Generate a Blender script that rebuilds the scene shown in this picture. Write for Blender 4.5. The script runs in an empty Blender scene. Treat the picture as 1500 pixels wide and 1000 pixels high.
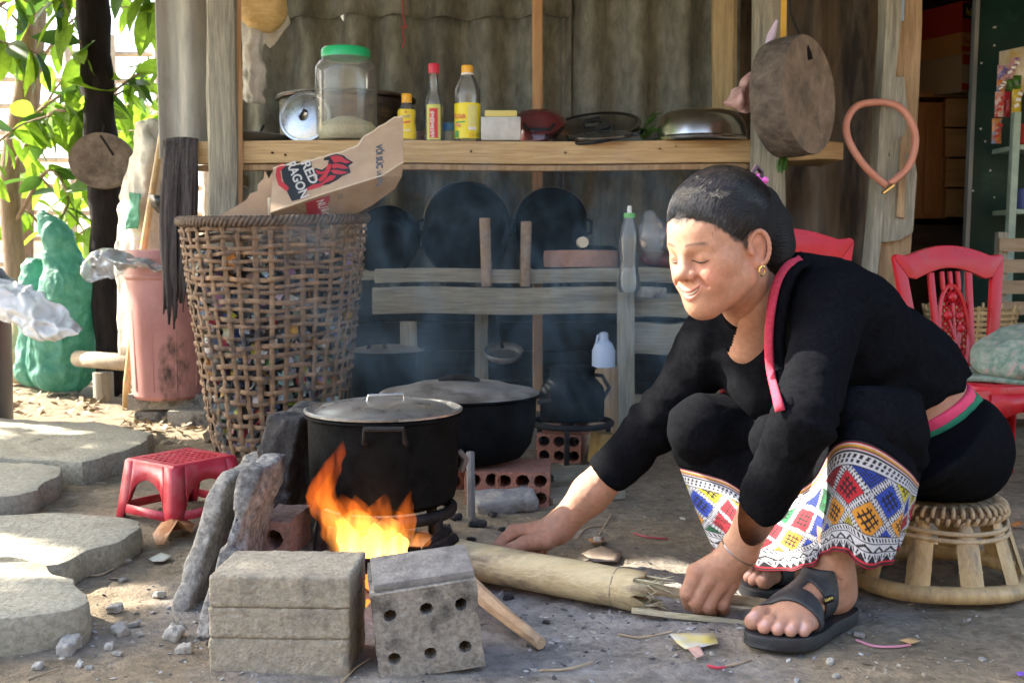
import bpy, bmesh, math, random
import numpy as np
from mathutils import Vector, Matrix, Euler
from mathutils.bvhtree import BVHTree
random.seed(7)
SC = bpy.context.scene
COL = SC.collection
R = math.radians
# ---------------------------------------------------------------- camera
CAM_H, FPX, TILT = 0.60, 1600.0, math.atan(130 / 1600.0)
cam_d = bpy.data.cameras.new('camera')
cam_d.sensor_width = 36.0
cam_d.lens = 36.0 * FPX / 1500.0
cam_d.clip_start, cam_d.clip_end = 0.05, 900
cam = bpy.data.objects.new('camera', cam_d)
cam.location = (0, 0, CAM_H)
cam.rotation_euler = (math.pi / 2 - TILT, 0, 0)
cam_d.dof.use_dof = True
cam_d.dof.focus_distance = 1.9
cam_d.dof.aperture_fstop = 11.0
COL.objects.link(cam)
SC.camera = cam
# ---------------------------------------------------------------- sky, sun, exposure
SUN = Vector((-0.74, 0.30, 0.60)).normalized()
w = bpy.data.worlds.new('World'); SC.world = w; w.use_nodes = True
wn = w.node_tree
sky = wn.nodes.new('ShaderNodeTexSky'); sky.sky_type = 'NISHITA'; sky.sun_disc = False
sky.sun_elevation = math.asin(SUN.z); sky.sun_rotation = math.atan2(SUN.x, SUN.y)
sky.dust_density = 3.0; sky.air_density = 1.0
wn.links.new(sky.outputs[0], wn.nodes['Background'].inputs[0])
wn.nodes['Background'].inputs[1].default_value = 0.15
sl = bpy.data.lights.new('sun', 'SUN'); sl.energy = 4.5; sl.angle = R(0.55); sl.color = (1.0, 0.93, 0.82)
so = bpy.data.objects.new('sun', sl); COL.objects.link(so)
so.rotation_euler = (-SUN).to_track_quat('-Z', 'Y').to_euler()
so.location = SUN * 20
vs = SC.view_settings
vs.view_transform = 'Standard'; vs.look = 'None'; vs.gamma = 1; vs.exposure = 2.35
vs.use_curve_mapping = False
vs.use_white_balance = True; vs.white_balance_temperature = 6600; vs.white_balance_tint = 10
cy = SC.cycles
cy.use_denoising = True
cy.max_bounces = 8; cy.transparent_max_bounces = 16; cy.sample_clamp_indirect = 4.0
cy.volume_step_rate = 1.5; cy.volume_max_steps = 128

# ---------------------------------------------------------------- photo pixel -> direction helpers (1500 x 1000 frame)
_up = Vector((0, math.sin(TILT), math.cos(TILT))); _fw = Vector((0, math.cos(TILT), -math.sin(TILT)))
def ray(x, y): return _fw + Vector((1, 0, 0)) * ((x - 750) / FPX) + _up * ((500 - y) / FPX)
def P(x, y, Y):
    d = ray(x, y); return Vector((0, 0, CAM_H)) + d * (Y / d.y)
def G(x, y, z=0.0):
    d = ray(x, y); return Vector((0, 0, CAM_H)) + d * ((z - CAM_H) / d.z)
def SCL(Y): return FPX / Y          # pixels per metre at distance Y

# ---------------------------------------------------------------- numpy noise
_rng = np.random.RandomState(3)
_lat = _rng.rand(32, 32, 32).astype(np.float32)
def vnoise(p):
    p = np.asarray(p, dtype=np.float32); i = np.floor(p).astype(np.int64); f = p - i
    f = f * f * (3 - 2 * f); a = i & 31; b = (i + 1) & 31
    ax, ay, az = a[..., 0], a[..., 1], a[..., 2]; bx, by, bz = b[..., 0], b[..., 1], b[..., 2]
    fx, fy, fz = f[..., 0], f[..., 1], f[..., 2]
    def L(u, v, t): return u + (v - u) * t
    return L(L(L(_lat[ax, ay, az], _lat[bx, ay, az], fx), L(_lat[ax, by, az], _lat[bx, by, az], fx), fy),
             L(L(_lat[ax, ay, bz], _lat[bx, ay, bz], fx), L(_lat[ax, by, bz], _lat[bx, by, bz], fx), fy), fz) * 2 - 1
def fbm(p, o=4):
    p = np.asarray(p, dtype=np.float32); s = 0; a = 1.0; t = 0
    for k in range(o):
        s = s + a * vnoise(p + 17.3 * k); t += a; a *= 0.5; p = p * 2.03
    return s / t

# ---------------------------------------------------------------- mesh builder
class MB:
    def __init__(s): s.v = []; s.f = []; s.c = None
    def add(s, vs_, fs): 
        o = len(s.v); s.v += [tuple(q) for q in vs_]; s.f += [tuple(i + o for i in q) for q in fs]; return s
    def box(s, c, d, rot=None):
        c = Vector(c); m = rot.to_matrix() if isinstance(rot, Euler) else rot
        q = []
        for z in (-.5, .5):
            for y in (-.5, .5):
                for x in (-.5, .5):
                    p = Vector((x * d[0], y * d[1], z * d[2]))
                    q.append(c + (m @ p if m else p))
        return s.add(q, [(0, 2, 3, 1), (4, 5, 7, 6), (0, 1, 5, 4), (2, 6, 7, 3), (0, 4, 6, 2), (1, 3, 7, 5)])
    def tube(s, pts, r, n=8, caps=True, flat=None, closed=False):
        pts = [Vector(p) for p in pts]; m = len(pts)
        rr = list(r) if hasattr(r, '__len__') else [r] * m
        t = []
        for i in range(m):
            if closed: d = pts[(i + 1) % m] - pts[i - 1]
            else: d = pts[min(i + 1, m - 1)] - pts[max(i - 1, 0)]
            t.append(d.normalized() if d.length > 1e-9 else Vector((0, 0, 1)))
        u = t[0].orthogonal().normalized() if flat is None else None
        q = []
        for i in range(m):
            if flat is not None:
                nrm = Vector(flat[0]); u = (nrm - t[i] * nrm.dot(t[i])).normalized()
            else:
                u = (u - t[i] * u.dot(t[i])).normalized()
            w_ = t[i].cross(u)
            ku = flat[1] if flat is not None else 1.0
            for k in range(n):
                a = 2 * math.pi * (k + .5) / n
                q.append(pts[i] + u * (math.cos(a) * rr[i] * ku) + w_ * (math.sin(a) * rr[i]))
        fs = []
        for i in range(m if closed else m - 1):
            j = (i + 1) % m
            for k in range(n):
                l = (k + 1) % n
                fs.append((i * n + k, i * n + l, j * n + l, j * n + k))
        if caps and not closed:
            fs.append(tuple(range(n - 1, -1, -1))); fs.append(tuple((m - 1) * n + k for k in range(n)))
        return s.add(q, fs)
    def lathe(s, prof, c=(0, 0, 0), n=32, mat=None, sx=1, sy=1):
        c = Vector(c); q = []
        for (r, z) in prof:
            for k in range(n):
                a = 2 * math.pi * k / n
                p = Vector((max(r, 1e-4) * math.cos(a) * sx, max(r, 1e-4) * math.sin(a) * sy, z))
                q.append(c + (mat @ p if mat else p))
        fs = []
        for i in range(len(prof) - 1):
            for k in range(n):
                l = (k + 1) % n
                fs.append((i * n + k, i * n + l, (i + 1) * n + l, (i + 1) * n + k))
        return s.add(q, fs)
    def prism(s, poly, a, b, fn):
        """poly: 2d points, fn(u, v, t) -> 3d; extruded from t=a to t=b"""
        n = len(poly)
        s.add([fn(u, v, a) for u, v in poly] + [fn(u, v, b) for u, v in poly],
              [tuple(range(n - 1, -1, -1)), tuple(range(n, 2 * n))] + [(k, (k + 1) % n, n + (k + 1) % n, n + k) for k in range(n)])
        return s
    def sheet(s, rows, wrap=False):
        m, n = len(rows), len(rows[0]); fs = []
        for i in range(m - 1):
            for k in range(n if wrap else n - 1):
                l = (k + 1) % n
                fs.append((i * n + k, i * n + l, (i + 1) * n + l, (i + 1) * n + k))
        return s.add([p for r_ in rows for p in r_], fs)
    def build(s, name, mat, parent=None, smooth=True, solid=0, bevel=0, loc=None, sharp=38, fix=False, sub=0):
        me = bpy.data.meshes.new(name)
        v = np.array([tuple(q) for q in s.v], dtype=np.float64)
        if parent is not None: o = np.array(ORG.get(parent.name, (0, 0, 0)))
        elif loc is not None: o = np.array(loc)
        else: o = np.array([(v[:, 0].min() + v[:, 0].max()) / 2, (v[:, 1].min() + v[:, 1].max()) / 2, v[:, 2].min()])
        me.from_pydata((v - o).tolist(), [], s.f)
        if bevel or fix:
            bm = bmesh.new(); bm.from_mesh(me)
            if bevel:
                es = [e for e in bm.edges if len(e.link_faces) == 2 and e.calc_face_angle(0) > 0.6]
                bmesh.ops.bevel(bm, geom=es, offset=bevel, segments=2, affect='EDGES', profile=.6, clamp_overlap=True)
            if fix: bmesh.ops.recalc_face_normals(bm, faces=bm.faces)
            bm.to_mesh(me); bm.free()
        if s.c is not None:
            at = me.color_attributes.new('Col', 'FLOAT_COLOR', 'POINT')
            at.data.foreach_set('color', np.asarray(s.c, dtype=np.float32).ravel())
        if smooth:
            me.polygons.foreach_set('use_smooth', [True] * len(me.polygons)); 
            if sharp: me.set_sharp_from_angle(angle=R(sharp))
        me.materials.append(mat)
        ob = bpy.data.objects.new(name, me); COL.objects.link(ob)
        if parent is not None:
            ob.parent = parent; ORG[ob.name] = tuple(o)
        else:
            ob.location = tuple(o); ORG[ob.name] = tuple(o)
        if solid:
            md = ob.modifiers.new('solid', 'SOLIDIFY'); md.thickness = solid; md.offset = 0
        if sub:
            md = ob.modifiers.new('sub', 'SUBSURF'); md.levels = sub; md.render_levels = sub
        return ob
ORG = {}
def tag(o, label=None, cat=None, group=None, kind=None):
    if label: o['label'] = label
    if cat: o['category'] = cat
    if group: o['group'] = group
    if kind: o['kind'] = kind
    return o
def thing(name, label, cat, loc=(0, 0, 0), group=None, kind=None):
    o = bpy.data.objects.new(name, None); COL.objects.link(o); o.location = loc; o.empty_display_size = .05
    ORG[o.name] = tuple(loc)
    return tag(o, label, cat, group, kind)
def copy_tree(o, parent=None):
    c = o.copy(); COL.objects.link(c); c.parent = parent
    for ch in list(o.children): copy_tree(ch, c)
    return c
def spline(pts, n):
    """Catmull-Rom through points, n samples per span"""
    p = [Vector(q) for q in pts]; p = [p[0] * 2 - p[1]] + p + [p[-1] * 2 - p[-2]]; out = []
    for i in range(1, len(p) - 2):
        for k in range(n):
            t = k / n; a, b, c, d = p[i - 1], p[i], p[i + 1], p[i + 2]
            out.append(.5 * ((2 * b) + (c - a) * t + (2 * a - 5 * b + 4 * c - d) * t * t + (3 * b - a - 3 * c + d) * t ** 3))
    out.append(p[-2]); return out

# ---------------------------------------------------------------- materials
MATS = {}
def M(name, c1, c2=None, rough=.6, metal=0., scale=6., detail=5., bump=0., bscale=None, stretch=(1, 1, 1), spec=.5,
      attr=False, c3=None, s3=1.6, t3=(.55, .7), coat=0., rvar=0., sss=0., obj_rand=0., trans=0., sheen=0., dist=0.4, strm=None):
    if name in MATS: return MATS[name]
    m = bpy.data.materials.new(name); m.use_nodes = True; nt = m.node_tree; N = nt.nodes; L = nt.links
    b = N['Principled BSDF']; c2 = c2 or c1
    tc = N.new('ShaderNodeTexCoord'); mp = N.new('ShaderNodeMapping'); mp.inputs['Scale'].default_value = stretch
    L.new(tc.outputs['Object'], mp.inputs[0])
    nz = N.new('ShaderNodeTexNoise'); nz.inputs['Scale'].default_value = scale * 2.4; nz.inputs['Detail'].default_value = detail
    nz.inputs['Roughness'].default_value = .62; nz.inputs['Distortion'].default_value = dist
    L.new(mp.outputs[0], nz.inputs['Vector'])
    rp = N.new('ShaderNodeValToRGB'); rp.color_ramp.elements[0].position = .32; rp.color_ramp.elements[1].position = .68
    if attr:
        g = (.72, .72, .72, 1) if c1 is None else (*c1, 1)
        rp.color_ramp.elements[0].color = g; rp.color_ramp.elements[1].color = (1, 1, 1, 1) if c2 is None else (*c2, 1)
    else:
        rp.color_ramp.elements[0].color = (*c1, 1); rp.color_ramp.elements[1].color = (*c2, 1)
    L.new(nz.outputs[0], rp.inputs[0]); col = rp.outputs[0]
    if c3 is not None:
        n3 = N.new('ShaderNodeTexNoise'); n3.inputs['Scale'].default_value = s3 * 1.6; n3.inputs['Detail'].default_value = 7; n3.inputs['Roughness'].default_value = .65
        L.new(mp.outputs[0], n3.inputs['Vector'])
        mr = N.new('ShaderNodeMapRange'); mr.inputs[1].default_value = t3[0]; mr.inputs[2].default_value = t3[1]
        L.new(n3.outputs[0], mr.inputs[0])
        mx = N.new('ShaderNodeMix'); mx.data_type = 'RGBA'; L.new(mr.outputs[0], mx.inputs[0]); L.new(col, mx.inputs[6]); mx.inputs[7].default_value = (*c3, 1)
        col = mx.outputs[2]
    if attr:
        at = N.new('ShaderNodeAttribute'); at.attribute_name = 'Col'
        mx = N.new('ShaderNodeMix'); mx.data_type = 'RGBA'; mx.blend_type = 'MULTIPLY'; mx.inputs[0].default_value = 1
        L.new(at.outputs['Color'], mx.inputs[6]); L.new(col, mx.inputs[7]); col = mx.outputs[2]
    if obj_rand:
        oi = N.new('ShaderNodeObjectInfo'); mr = N.new('ShaderNodeMapRange'); L.new(oi.outputs['Random'], mr.inputs[0])
        mr.inputs[3].default_value = 1 - obj_rand; mr.inputs[4].default_value = 1 + obj_rand
        hs = N.new('ShaderNodeHueSaturation'); L.new(mr.outputs[0], hs.inputs['Value']); L.new(col, hs.inputs['Color']); col = hs.outputs[0]
    L.new(col, b.inputs['Base Color'])
    b.inputs['Roughness'].default_value = rough; b.inputs['Metallic'].default_value = metal
    b.inputs['Specular IOR Level'].default_value = spec; b.inputs['Coat Weight'].default_value = coat
    if sheen: b.inputs['Sheen Weight'].default_value = sheen; b.inputs['Sheen Roughness'].default_value = .5
    if sss:
        b.inputs['Subsurface Weight'].default_value = sss; b.inputs['Subsurface Radius'].default_value = (.9, .35, .2); b.inputs['Subsurface Scale'].default_value = .006
    if trans: b.inputs['Transmission Weight'].default_value = trans
    if rvar:
        mr = N.new('ShaderNodeMapRange'); L.new(nz.outputs[0], mr.inputs[0]); mr.inputs[1].default_value = .3; mr.inputs[2].default_value = .7
        mr.inputs[3].default_value = max(rough - rvar, .02); mr.inputs[4].default_value = min(rough + rvar, 1); L.new(mr.outputs[0], b.inputs['Roughness'])
    if bump:
        nb = N.new('ShaderNodeTexNoise'); nb.inputs['Scale'].default_value = (bscale or scale * 4) * 2.2; nb.inputs['Detail'].default_value = 6; nb.inputs['Roughness'].default_value = .65
        L.new(mp.outputs[0], nb.inputs['Vector'])
        bp = N.new('ShaderNodeBump'); bp.inputs['Strength'].default_value = min(bump, 1); bp.inputs['Distance'].default_value = .007 * max(1, bump)
        L.new(nb.outputs[0], bp.inputs['Height']); L.new(bp.outputs[0], b.inputs['Normal'])
    MATS[name] = m; return m
def Mthin(name, tint, fac, rough=.08, glossy=(1, 1, 1)):
    """thin clear plastic or glass: tinted transparency with a fresnel gloss"""
    if name in MATS: return MATS[name]
    m = bpy.data.materials.new(name); m.use_nodes = True; nt = m.node_tree; N = nt.nodes; L = nt.links
    N.remove(N['Principled BSDF']); out = N['Material Output']
    tr = N.new('ShaderNodeBsdfTransparent'); tr.inputs[0].default_value = (*tint, 1)
    df = N.new('ShaderNodeBsdfDiffuse'); df.inputs[0].default_value = (*glossy, 1)
    gl = N.new('ShaderNodeBsdfGlossy'); gl.inputs[1].default_value = rough
    a = N.new('ShaderNodeMixShader'); a.inputs[0].default_value = fac; L.new(tr.outputs[0], a.inputs[1]); L.new(df.outputs[0], a.inputs[2])
    fr = N.new('ShaderNodeFresnel'); fr.inputs[0].default_value = 1.5
    c = N.new('ShaderNodeMixShader'); L.new(fr.outputs[0], c.inputs[0]); L.new(a.outputs[0], c.inputs[1]); L.new(gl.outputs[0], c.inputs[2])
    L.new(c.outputs[0], out.inputs[0]); MATS[name] = m; return m
def Mtransl(name, c1, c2, amount=.5, scale=5, rough=.5, obj_rand=.25, **kw):
    """leaf or thin cloth: diffuse plus translucent"""
    m = M(name, c1, c2, rough=rough, scale=scale, obj_rand=obj_rand, **kw); nt = m.node_tree; N = nt.nodes; L = nt.links
    b = N['Principled BSDF']; src = b.inputs['Base Color'].links[0].from_socket
    t = N.new('ShaderNodeBsdfTranslucent'); L.new(src, t.inputs[0]); x = N.new('ShaderNodeMixShader'); x.inputs[0].default_value = amount
    L.new(b.outputs[0], x.inputs[1]); L.new(t.outputs[0], x.inputs[2]); L.new(x.outputs[0], N['Material Output'].inputs[0]); return m

WOODZ = M('grey_timber', (.20, .19, .15), (.40, .37, .28), rough=.85, scale=17, stretch=(3, 3, .22), bump=.8, bscale=34, c3=(.10, .09, .07), s3=4, t3=(.56, .75))
WOODX = M('grey_plank', (.22, .20, .15), (.40, .36, .26), rough=.85, scale=17, stretch=(.22, 3, 3), bump=.8, bscale=34, c3=(.10, .085, .06), s3=4, t3=(.57, .75))
PINE = M('pale_pine_plank', (.40, .25, .11), (.62, .45, .23), rough=.7, scale=13, stretch=(.22, 3, 4), bump=.25, bscale=30, c3=(.34, .20, .09), s3=3, t3=(.6, .72))
POLE = M('orange_pole', (.40, .22, .10), (.58, .36, .18), rough=.65, scale=8, stretch=(3, 3, .3), bump=.2)
BROWNZ = M('brown_timber', (.24, .15, .075), (.45, .31, .17), rough=.85, scale=8, stretch=(3, 3, .3), bump=.6, bscale=25, c3=(.09, .06, .035), s3=5, t3=(.58, .75))
BAMBOO = M('bamboo', (.38, .25, .11), (.60, .43, .20), rough=.5, scale=12, stretch=(2, 2, .4), bump=.25, c3=(.17, .125, .08), s3=9, t3=(.52, .70))
STRAND = M('basket_cane', (.10, .055, .028), (.29, .175, .09), rough=.75, scale=22, bump=.4, c3=(.045, .035, .03), s3=7, t3=(.55, .64), obj_rand=.25)
SOOT = M('sooty_metal', (.003, .0035, .004), (.010, .011, .012), rough=.62, spec=.05, scale=10, rvar=.14, bump=.25, bscale=60, c3=(.030, .033, .035), s3=14, t3=(.66, .78))
ALU = M('aluminium', (.42, .43, .43), (.62, .62, .60), rough=.32, metal=.9, scale=12, rvar=.1, bump=.06, c3=(.22, .20, .18), s3=9, t3=(.6, .75))
DULLALU = M('stained_aluminium', (.20, .18, .16), (.36, .34, .31), rough=.5, metal=.6, scale=9, rvar=.1, bump=.15, c3=(.10, .08, .065), s3=6, t3=(.5, .68))
STEEL = M('steel_basin', (.55, .53, .50), (.66, .64, .60), rough=.25, metal=1, scale=6)
IRON = M('black_iron', (.008, .008, .009), (.022, .021, .020), rough=.6, spec=.25, scale=20, bump=.4)
STONE = M('rough_stone', (.15, .14, .12), (.42, .39, .33), rough=.95, scale=40, bump=1, bscale=40, c3=(.12, .11, .10), s3=5, t3=(.55, .72))
SOOTSTONE = M('sooted_stone', (.12, .11, .10), (.38, .36, .32), rough=.95, scale=40, bump=1, bscale=36, c3=(.03, .027, .026), s3=5, t3=(.44, .58))
PAVE = M('paving_stone', (.24, .22, .16), (.44, .41, .31), rough=.95, scale=42, bump=.8, bscale=45, c3=(.19, .17, .12), s3=3, t3=(.55, .75))
CEMENT = M('cement_block', (.30, .255, .18), (.50, .44, .33), rough=.95, scale=40, detail=9, bump=1, bscale=80, c3=(.075, .07, .065), s3=5, t3=(.50, .70))
GREYBRICK = M('grey_brick', (.21, .185, .15), (.43, .39, .32), rough=.95, scale=50, bump=1, bscale=60, c3=(.035, .032, .03), s3=9, t3=(.50, .66))
REDBRICK = M('red_brick', (.30, .115, .075), (.50, .23, .15), rough=.9, scale=45, bump=1, bscale=60, c3=(.22, .16, .13), s3=5, t3=(.55, .72))
REDPL = M('red_plastic', (.42, .010, .018), (.52, .016, .026), rough=.34, scale=5, coat=.05, spec=.35, c3=(.36, .07, .065), s3=7, t3=(.55, .8), rvar=.12)
STOOLRED = M('worn_red_plastic', (.42, .016, .032), (.55, .04, .06), rough=.42, scale=6, bump=.1, c3=(.52, .16, .15), s3=8, t3=(.52, .78), rvar=.14)
BARREL = M('faded_pink_plastic', (.36, .15, .135), (.50, .24, .21), rough=.55, scale=4, stretch=(1, 1, .5), bump=.12, c3=(.05, .03, .025), s3=3.0, t3=(.57, .66))
BLACKCL = M('black_cloth', (.0032, .0035, .0045), (.0075, .008, .010), rough=.95, scale=60, bump=.3, bscale=260, spec=.04)
REDTRIM = M('red_trim', (.42, .02, .05), (.58, .04, .08), rough=.8, scale=60, bump=.4, bscale=200)
CARD = M('cardboard', (.40, .27, .17), (.48, .34, .22), rough=.85, scale=5, bump=.15, bscale=60, c3=(.33, .21, .12), s3=5, t3=(.58, .8))
CARDEDGE = M('torn_cardboard', (.62, .50, .34), (.72, .60, .44), rough=.9, scale=30, bump=.5)
FIBRO = M('fibre_cement_sheet', (.14, .142, .115), (.28, .285, .24), rough=.9, scale=9, detail=10, stretch=(1.4, 1.4, .7), bump=.5, bscale=50, c3=(.05, .05, .040), s3=1.2, t3=(.48, .68))
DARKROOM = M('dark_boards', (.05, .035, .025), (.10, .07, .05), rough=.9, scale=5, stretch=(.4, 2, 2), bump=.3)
DIRT = None
GREENSACK = Mtransl('green_sack', (.05, .26, .19), (.16, .42, .32), .4, scale=8, rough=.45, obj_rand=0, bump=1, bscale=24)
WHITEBAG = Mthin('white_plastic_bag', (.92, .94, .96), .68, .30, (.84, .84, .84))
CLEARBAG = Mthin('clear_plastic_bag', (.93, .95, .96), .22, .14)
PETCLEAR = Mthin('clear_pet', (.90, .93, .91), .10, .05)
JARCLEAR = Mthin('cloudy_jar', (.90, .92, .88), .16, .10, (.85, .85, .78))
LEAF = Mtransl('green_leaf', (.13, .27, .02), (.28, .44, .04), .65, scale=14, rough=.6, bump=.3, bscale=30)
LEAFD = Mtransl('dark_leaf', (.045, .12, .02), (.10, .20, .03), .4, scale=4)
BARK = M('bark', (.20, .13, .09), (.34, .24, .17), rough=.95, scale=9, stretch=(2, 2, .5), bump=.7)
CHAR = M('charred_timber', (.006, .005, .005), (.024, .019, .017), rough=.85, spec=.15, scale=8, stretch=(2, 2, .4), bump=.6)
def PL(name, c, rough=.35, coat=0.): return M(name, c, tuple(min(1, q * 1.12) for q in c), rough=rough, scale=5, coat=coat)
# ================================================================ signed-distance modelling (surface nets)
def snet(f, lo, h):
    f = f.astype(np.float32); ins = f < 0
    nx, ny, nz = f.shape
    cnt = np.zeros((nx - 1, ny - 1, nz - 1), np.int8)
    for a in (0, 1):
        for b in (0, 1):
            for c in (0, 1):
                cnt += ins[a:nx - 1 + a, b:ny - 1 + b, c:nz - 1 + c]
    act = (cnt > 0) & (cnt < 8)
    ci = np.argwhere(act); idx = -np.ones(act.shape, np.int64); idx[act] = np.arange(len(ci))
    pos = np.zeros((len(ci), 3)); num = np.zeros(len(ci))
    cor = [(a, b, c) for a in (0, 1) for b in (0, 1) for c in (0, 1)]
    for p in cor:
        for ax in range(3):
            if p[ax] == 0:
                q = list(p); q[ax] = 1
                va = f[ci[:, 0] + p[0], ci[:, 1] + p[1], ci[:, 2] + p[2]]; vb = f[ci[:, 0] + q[0], ci[:, 1] + q[1], ci[:, 2] + q[2]]
                cr = (va < 0) != (vb < 0); t = np.where(cr, va / np.where(cr, va - vb, 1), 0)
                for k in range(3):
                    pos[:, k] += np.where(cr, p[k] + (t if k == ax else 0), 0)
                num += cr
    pos = (pos / num[:, None] + ci) * h + np.asarray(lo)
    fs = []
    for ax in range(3):
        s0 = [slice(1, -1)] * 3; s1 = [slice(1, -1)] * 3; s0[ax] = slice(0, -1); s1[ax] = slice(1, None)
        a = ins[tuple(s0)]; b = ins[tuple(s1)]
        for sg in (0, 1):
            e = np.argwhere(a & ~b if sg == 0 else ~a & b)
            if not len(e): continue
            for k in range(3):
                if k != ax: e[:, k] += 1
            u, v = [(1, 2), (2, 0), (0, 1)][ax]
            def I(du, dv):
                g = e.copy(); g[:, u] -= du; g[:, v] -= dv; return idx[g[:, 0], g[:, 1], g[:, 2]]
            q = np.stack([I(1, 1), I(0, 1), I(0, 0), I(1, 0)], 1)
            fs.append(q if sg == 0 else q[:, ::-1])
    return pos, np.concatenate(fs)
class Grid:
    def __init__(s, lo, hi, h):
        s.lo = np.array(lo, float); s.h = h
        n = np.ceil((np.array(hi) - s.lo) / h).astype(int) + 1
        ax = [s.lo[k] + h * np.arange(n[k]) for k in range(3)]
        s.p = np.stack(np.meshgrid(*ax, indexing='ij'), -1).astype(np.float32)
    def mesh(s, f): return snet(f, s.lo, s.h)
def cap(p, a, b, ra, rb=None):
    a = np.array(a, np.float32); b = np.array(b, np.float32); rb = ra if rb is None else rb
    ab = b - a; t = np.clip(((p - a) @ ab) / max(float(ab @ ab), 1e-12), 0, 1)
    return np.linalg.norm(p - a - t[..., None] * ab, axis=-1) - (ra + (rb - ra) * t)
def ell(p, c, r, rot=None):
    q = p - np.array(c, np.float32)
    if rot is not None: q = q @ np.array(rot, np.float32)      # rot columns = local axes
    r = np.array(r, np.float32); k0 = np.linalg.norm(q / r, axis=-1); k1 = np.linalg.norm(q / (r * r), axis=-1)
    return k0 * (k0 - 1) / np.maximum(k1, 1e-9)
def sbox(p, c, d, r=0., rot=None):
    q = p - np.array(c, np.float32)
    if rot is not None: q = q @ np.array(rot, np.float32)
    q = np.abs(q) - (np.array(d, np.float32) / 2 - r)
    return np.linalg.norm(np.maximum(q, 0), axis=-1) + np.minimum(q.max(-1), 0) - r
def smin(a, b, k): 
    h = np.maximum(k - np.abs(a - b), 0) / k; return np.minimum(a, b) - h * h * k * .25
def smax(a, b, k): return -smin(-a, -b, k)
def chain(p, pts, rs, k=.01):
    d = None
    for i in range(len(pts) - 1):
        e = cap(p, pts[i], pts[i + 1], rs[i], rs[i + 1]); d = e if d is None else smin(d, e, k)
    return d
def from_sdf(gr, f, name, mat, parent=None, col=None, xf=None, loc=None):
    v, q = gr.mesh(f); m = MB()
    if col is not None: 
        c = col(v); m.c = np.concatenate([c, np.ones((len(c), 1))], 1) if c.shape[1] == 3 else c
    if xf is not None: v = xf(v)
    m.v = v.tolist(); m.f = q.tolist()
    return m.build(name, mat, parent, sharp=0, loc=loc)
def stone(name, c, d, rot, mat, parent=None, amp=.12, rnd=.3, h=None, seed=0, freq=2.2, col=None):
    """a rough rounded block with its centre at c"""
    d = np.array(d, float); h = h or max(d) / 22; pad = max(d) * .12 + 2 * h
    gr = Grid(-d / 2 - pad, d / 2 + pad, h); p = gr.p
    f = sbox(p, (0, 0, 0), d, min(d) * rnd) + fbm(p / max(d) * freq * 2 + seed * 3.7, 4) * min(d) * amp
    m3 = np.array(rot.to_matrix() if isinstance(rot, Euler) else rot); c = np.array(c)
    return from_sdf(gr, f, name, mat, parent, col=col, xf=lambda v: v @ m3.T + c)

# ================================================================ ground
def axis(lo, hi, st, far):
    a = list(np.arange(lo, hi + 1e-6, st)); g = st * 2; x = a[-1]
    while x < far: x += g; g *= 1.45; a.append(x)
    g = st * 2; x = a[0]
    while x > -far: x -= g; g *= 1.45; a.insert(0, x)
    return np.array(a)
gx = axis(-2.2, 2.2, .016, 400); gy = axis(1.3, 4.9, .016, 400)
X, Y = np.meshgrid(gx, gy); near = np.clip(1 - (np.hypot(X, Y - 2.6) - 3) / 2, 0, 1)
q3 = np.stack([X, Y, X * 0], -1)
def ground_h(q):
    return .012 * fbm(q * 2.3, 4) + .0065 * fbm(q * 16 + 5, 4) + .004 * fbm(q * 45 + 9, 2)
Z = ground_h(q3) * near - .004
ash = np.clip(1.25 - np.hypot((X + .05) / .62, (Y - 1.86) / .40) + .55 * fbm(q3 * 6, 4), 0, 1)
ash = np.clip(ash * 1.2, 0, 1) * .85
n1 = fbm(q3 * 5 + 30, 5)[..., None]; n2 = fbm(q3 * 28 + 50, 3)[..., None]
dirt = np.array([.29, .235, .165]) * (1 + .35 * n1 + .25 * n2)
dark = np.clip(n1 * 1.3 - .15, 0, 1); dirt = dirt * (1 - .5 * dark)
ashc = np.array([.30, .305, .315]) * (1 + .3 * n1 + .55 * n2)
gc = dirt * (1 - ash[..., None]) + ashc * ash[..., None]
far_ = (1 - near)[..., None]; gc = gc * (1 - far_) + np.array([.36, .30, .21]) * far_
GROUND = M('packed_dirt', (.62, .62, .62), (1.15, 1.12, 1.05), attr=True, rough=.97, scale=22, detail=8, bump=1, bscale=60, c3=(.5, .47, .42), s3=9, t3=(.56, .7), spec=.2)
m = MB(); m.sheet([[(X[i, k], Y[i, k], Z[i, k]) for k in range(X.shape[1])] for i in range(X.shape[0])])
m.c = np.concatenate([np.clip(gc, 0, 1).reshape(-1, 3), np.ones((X.size, 1))], 1)
tag(m.build('ground', GROUND, sharp=0, loc=(0, 0, 0)), 'packed brown dirt yard with grey ash round the fire', kind='structure')

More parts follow.
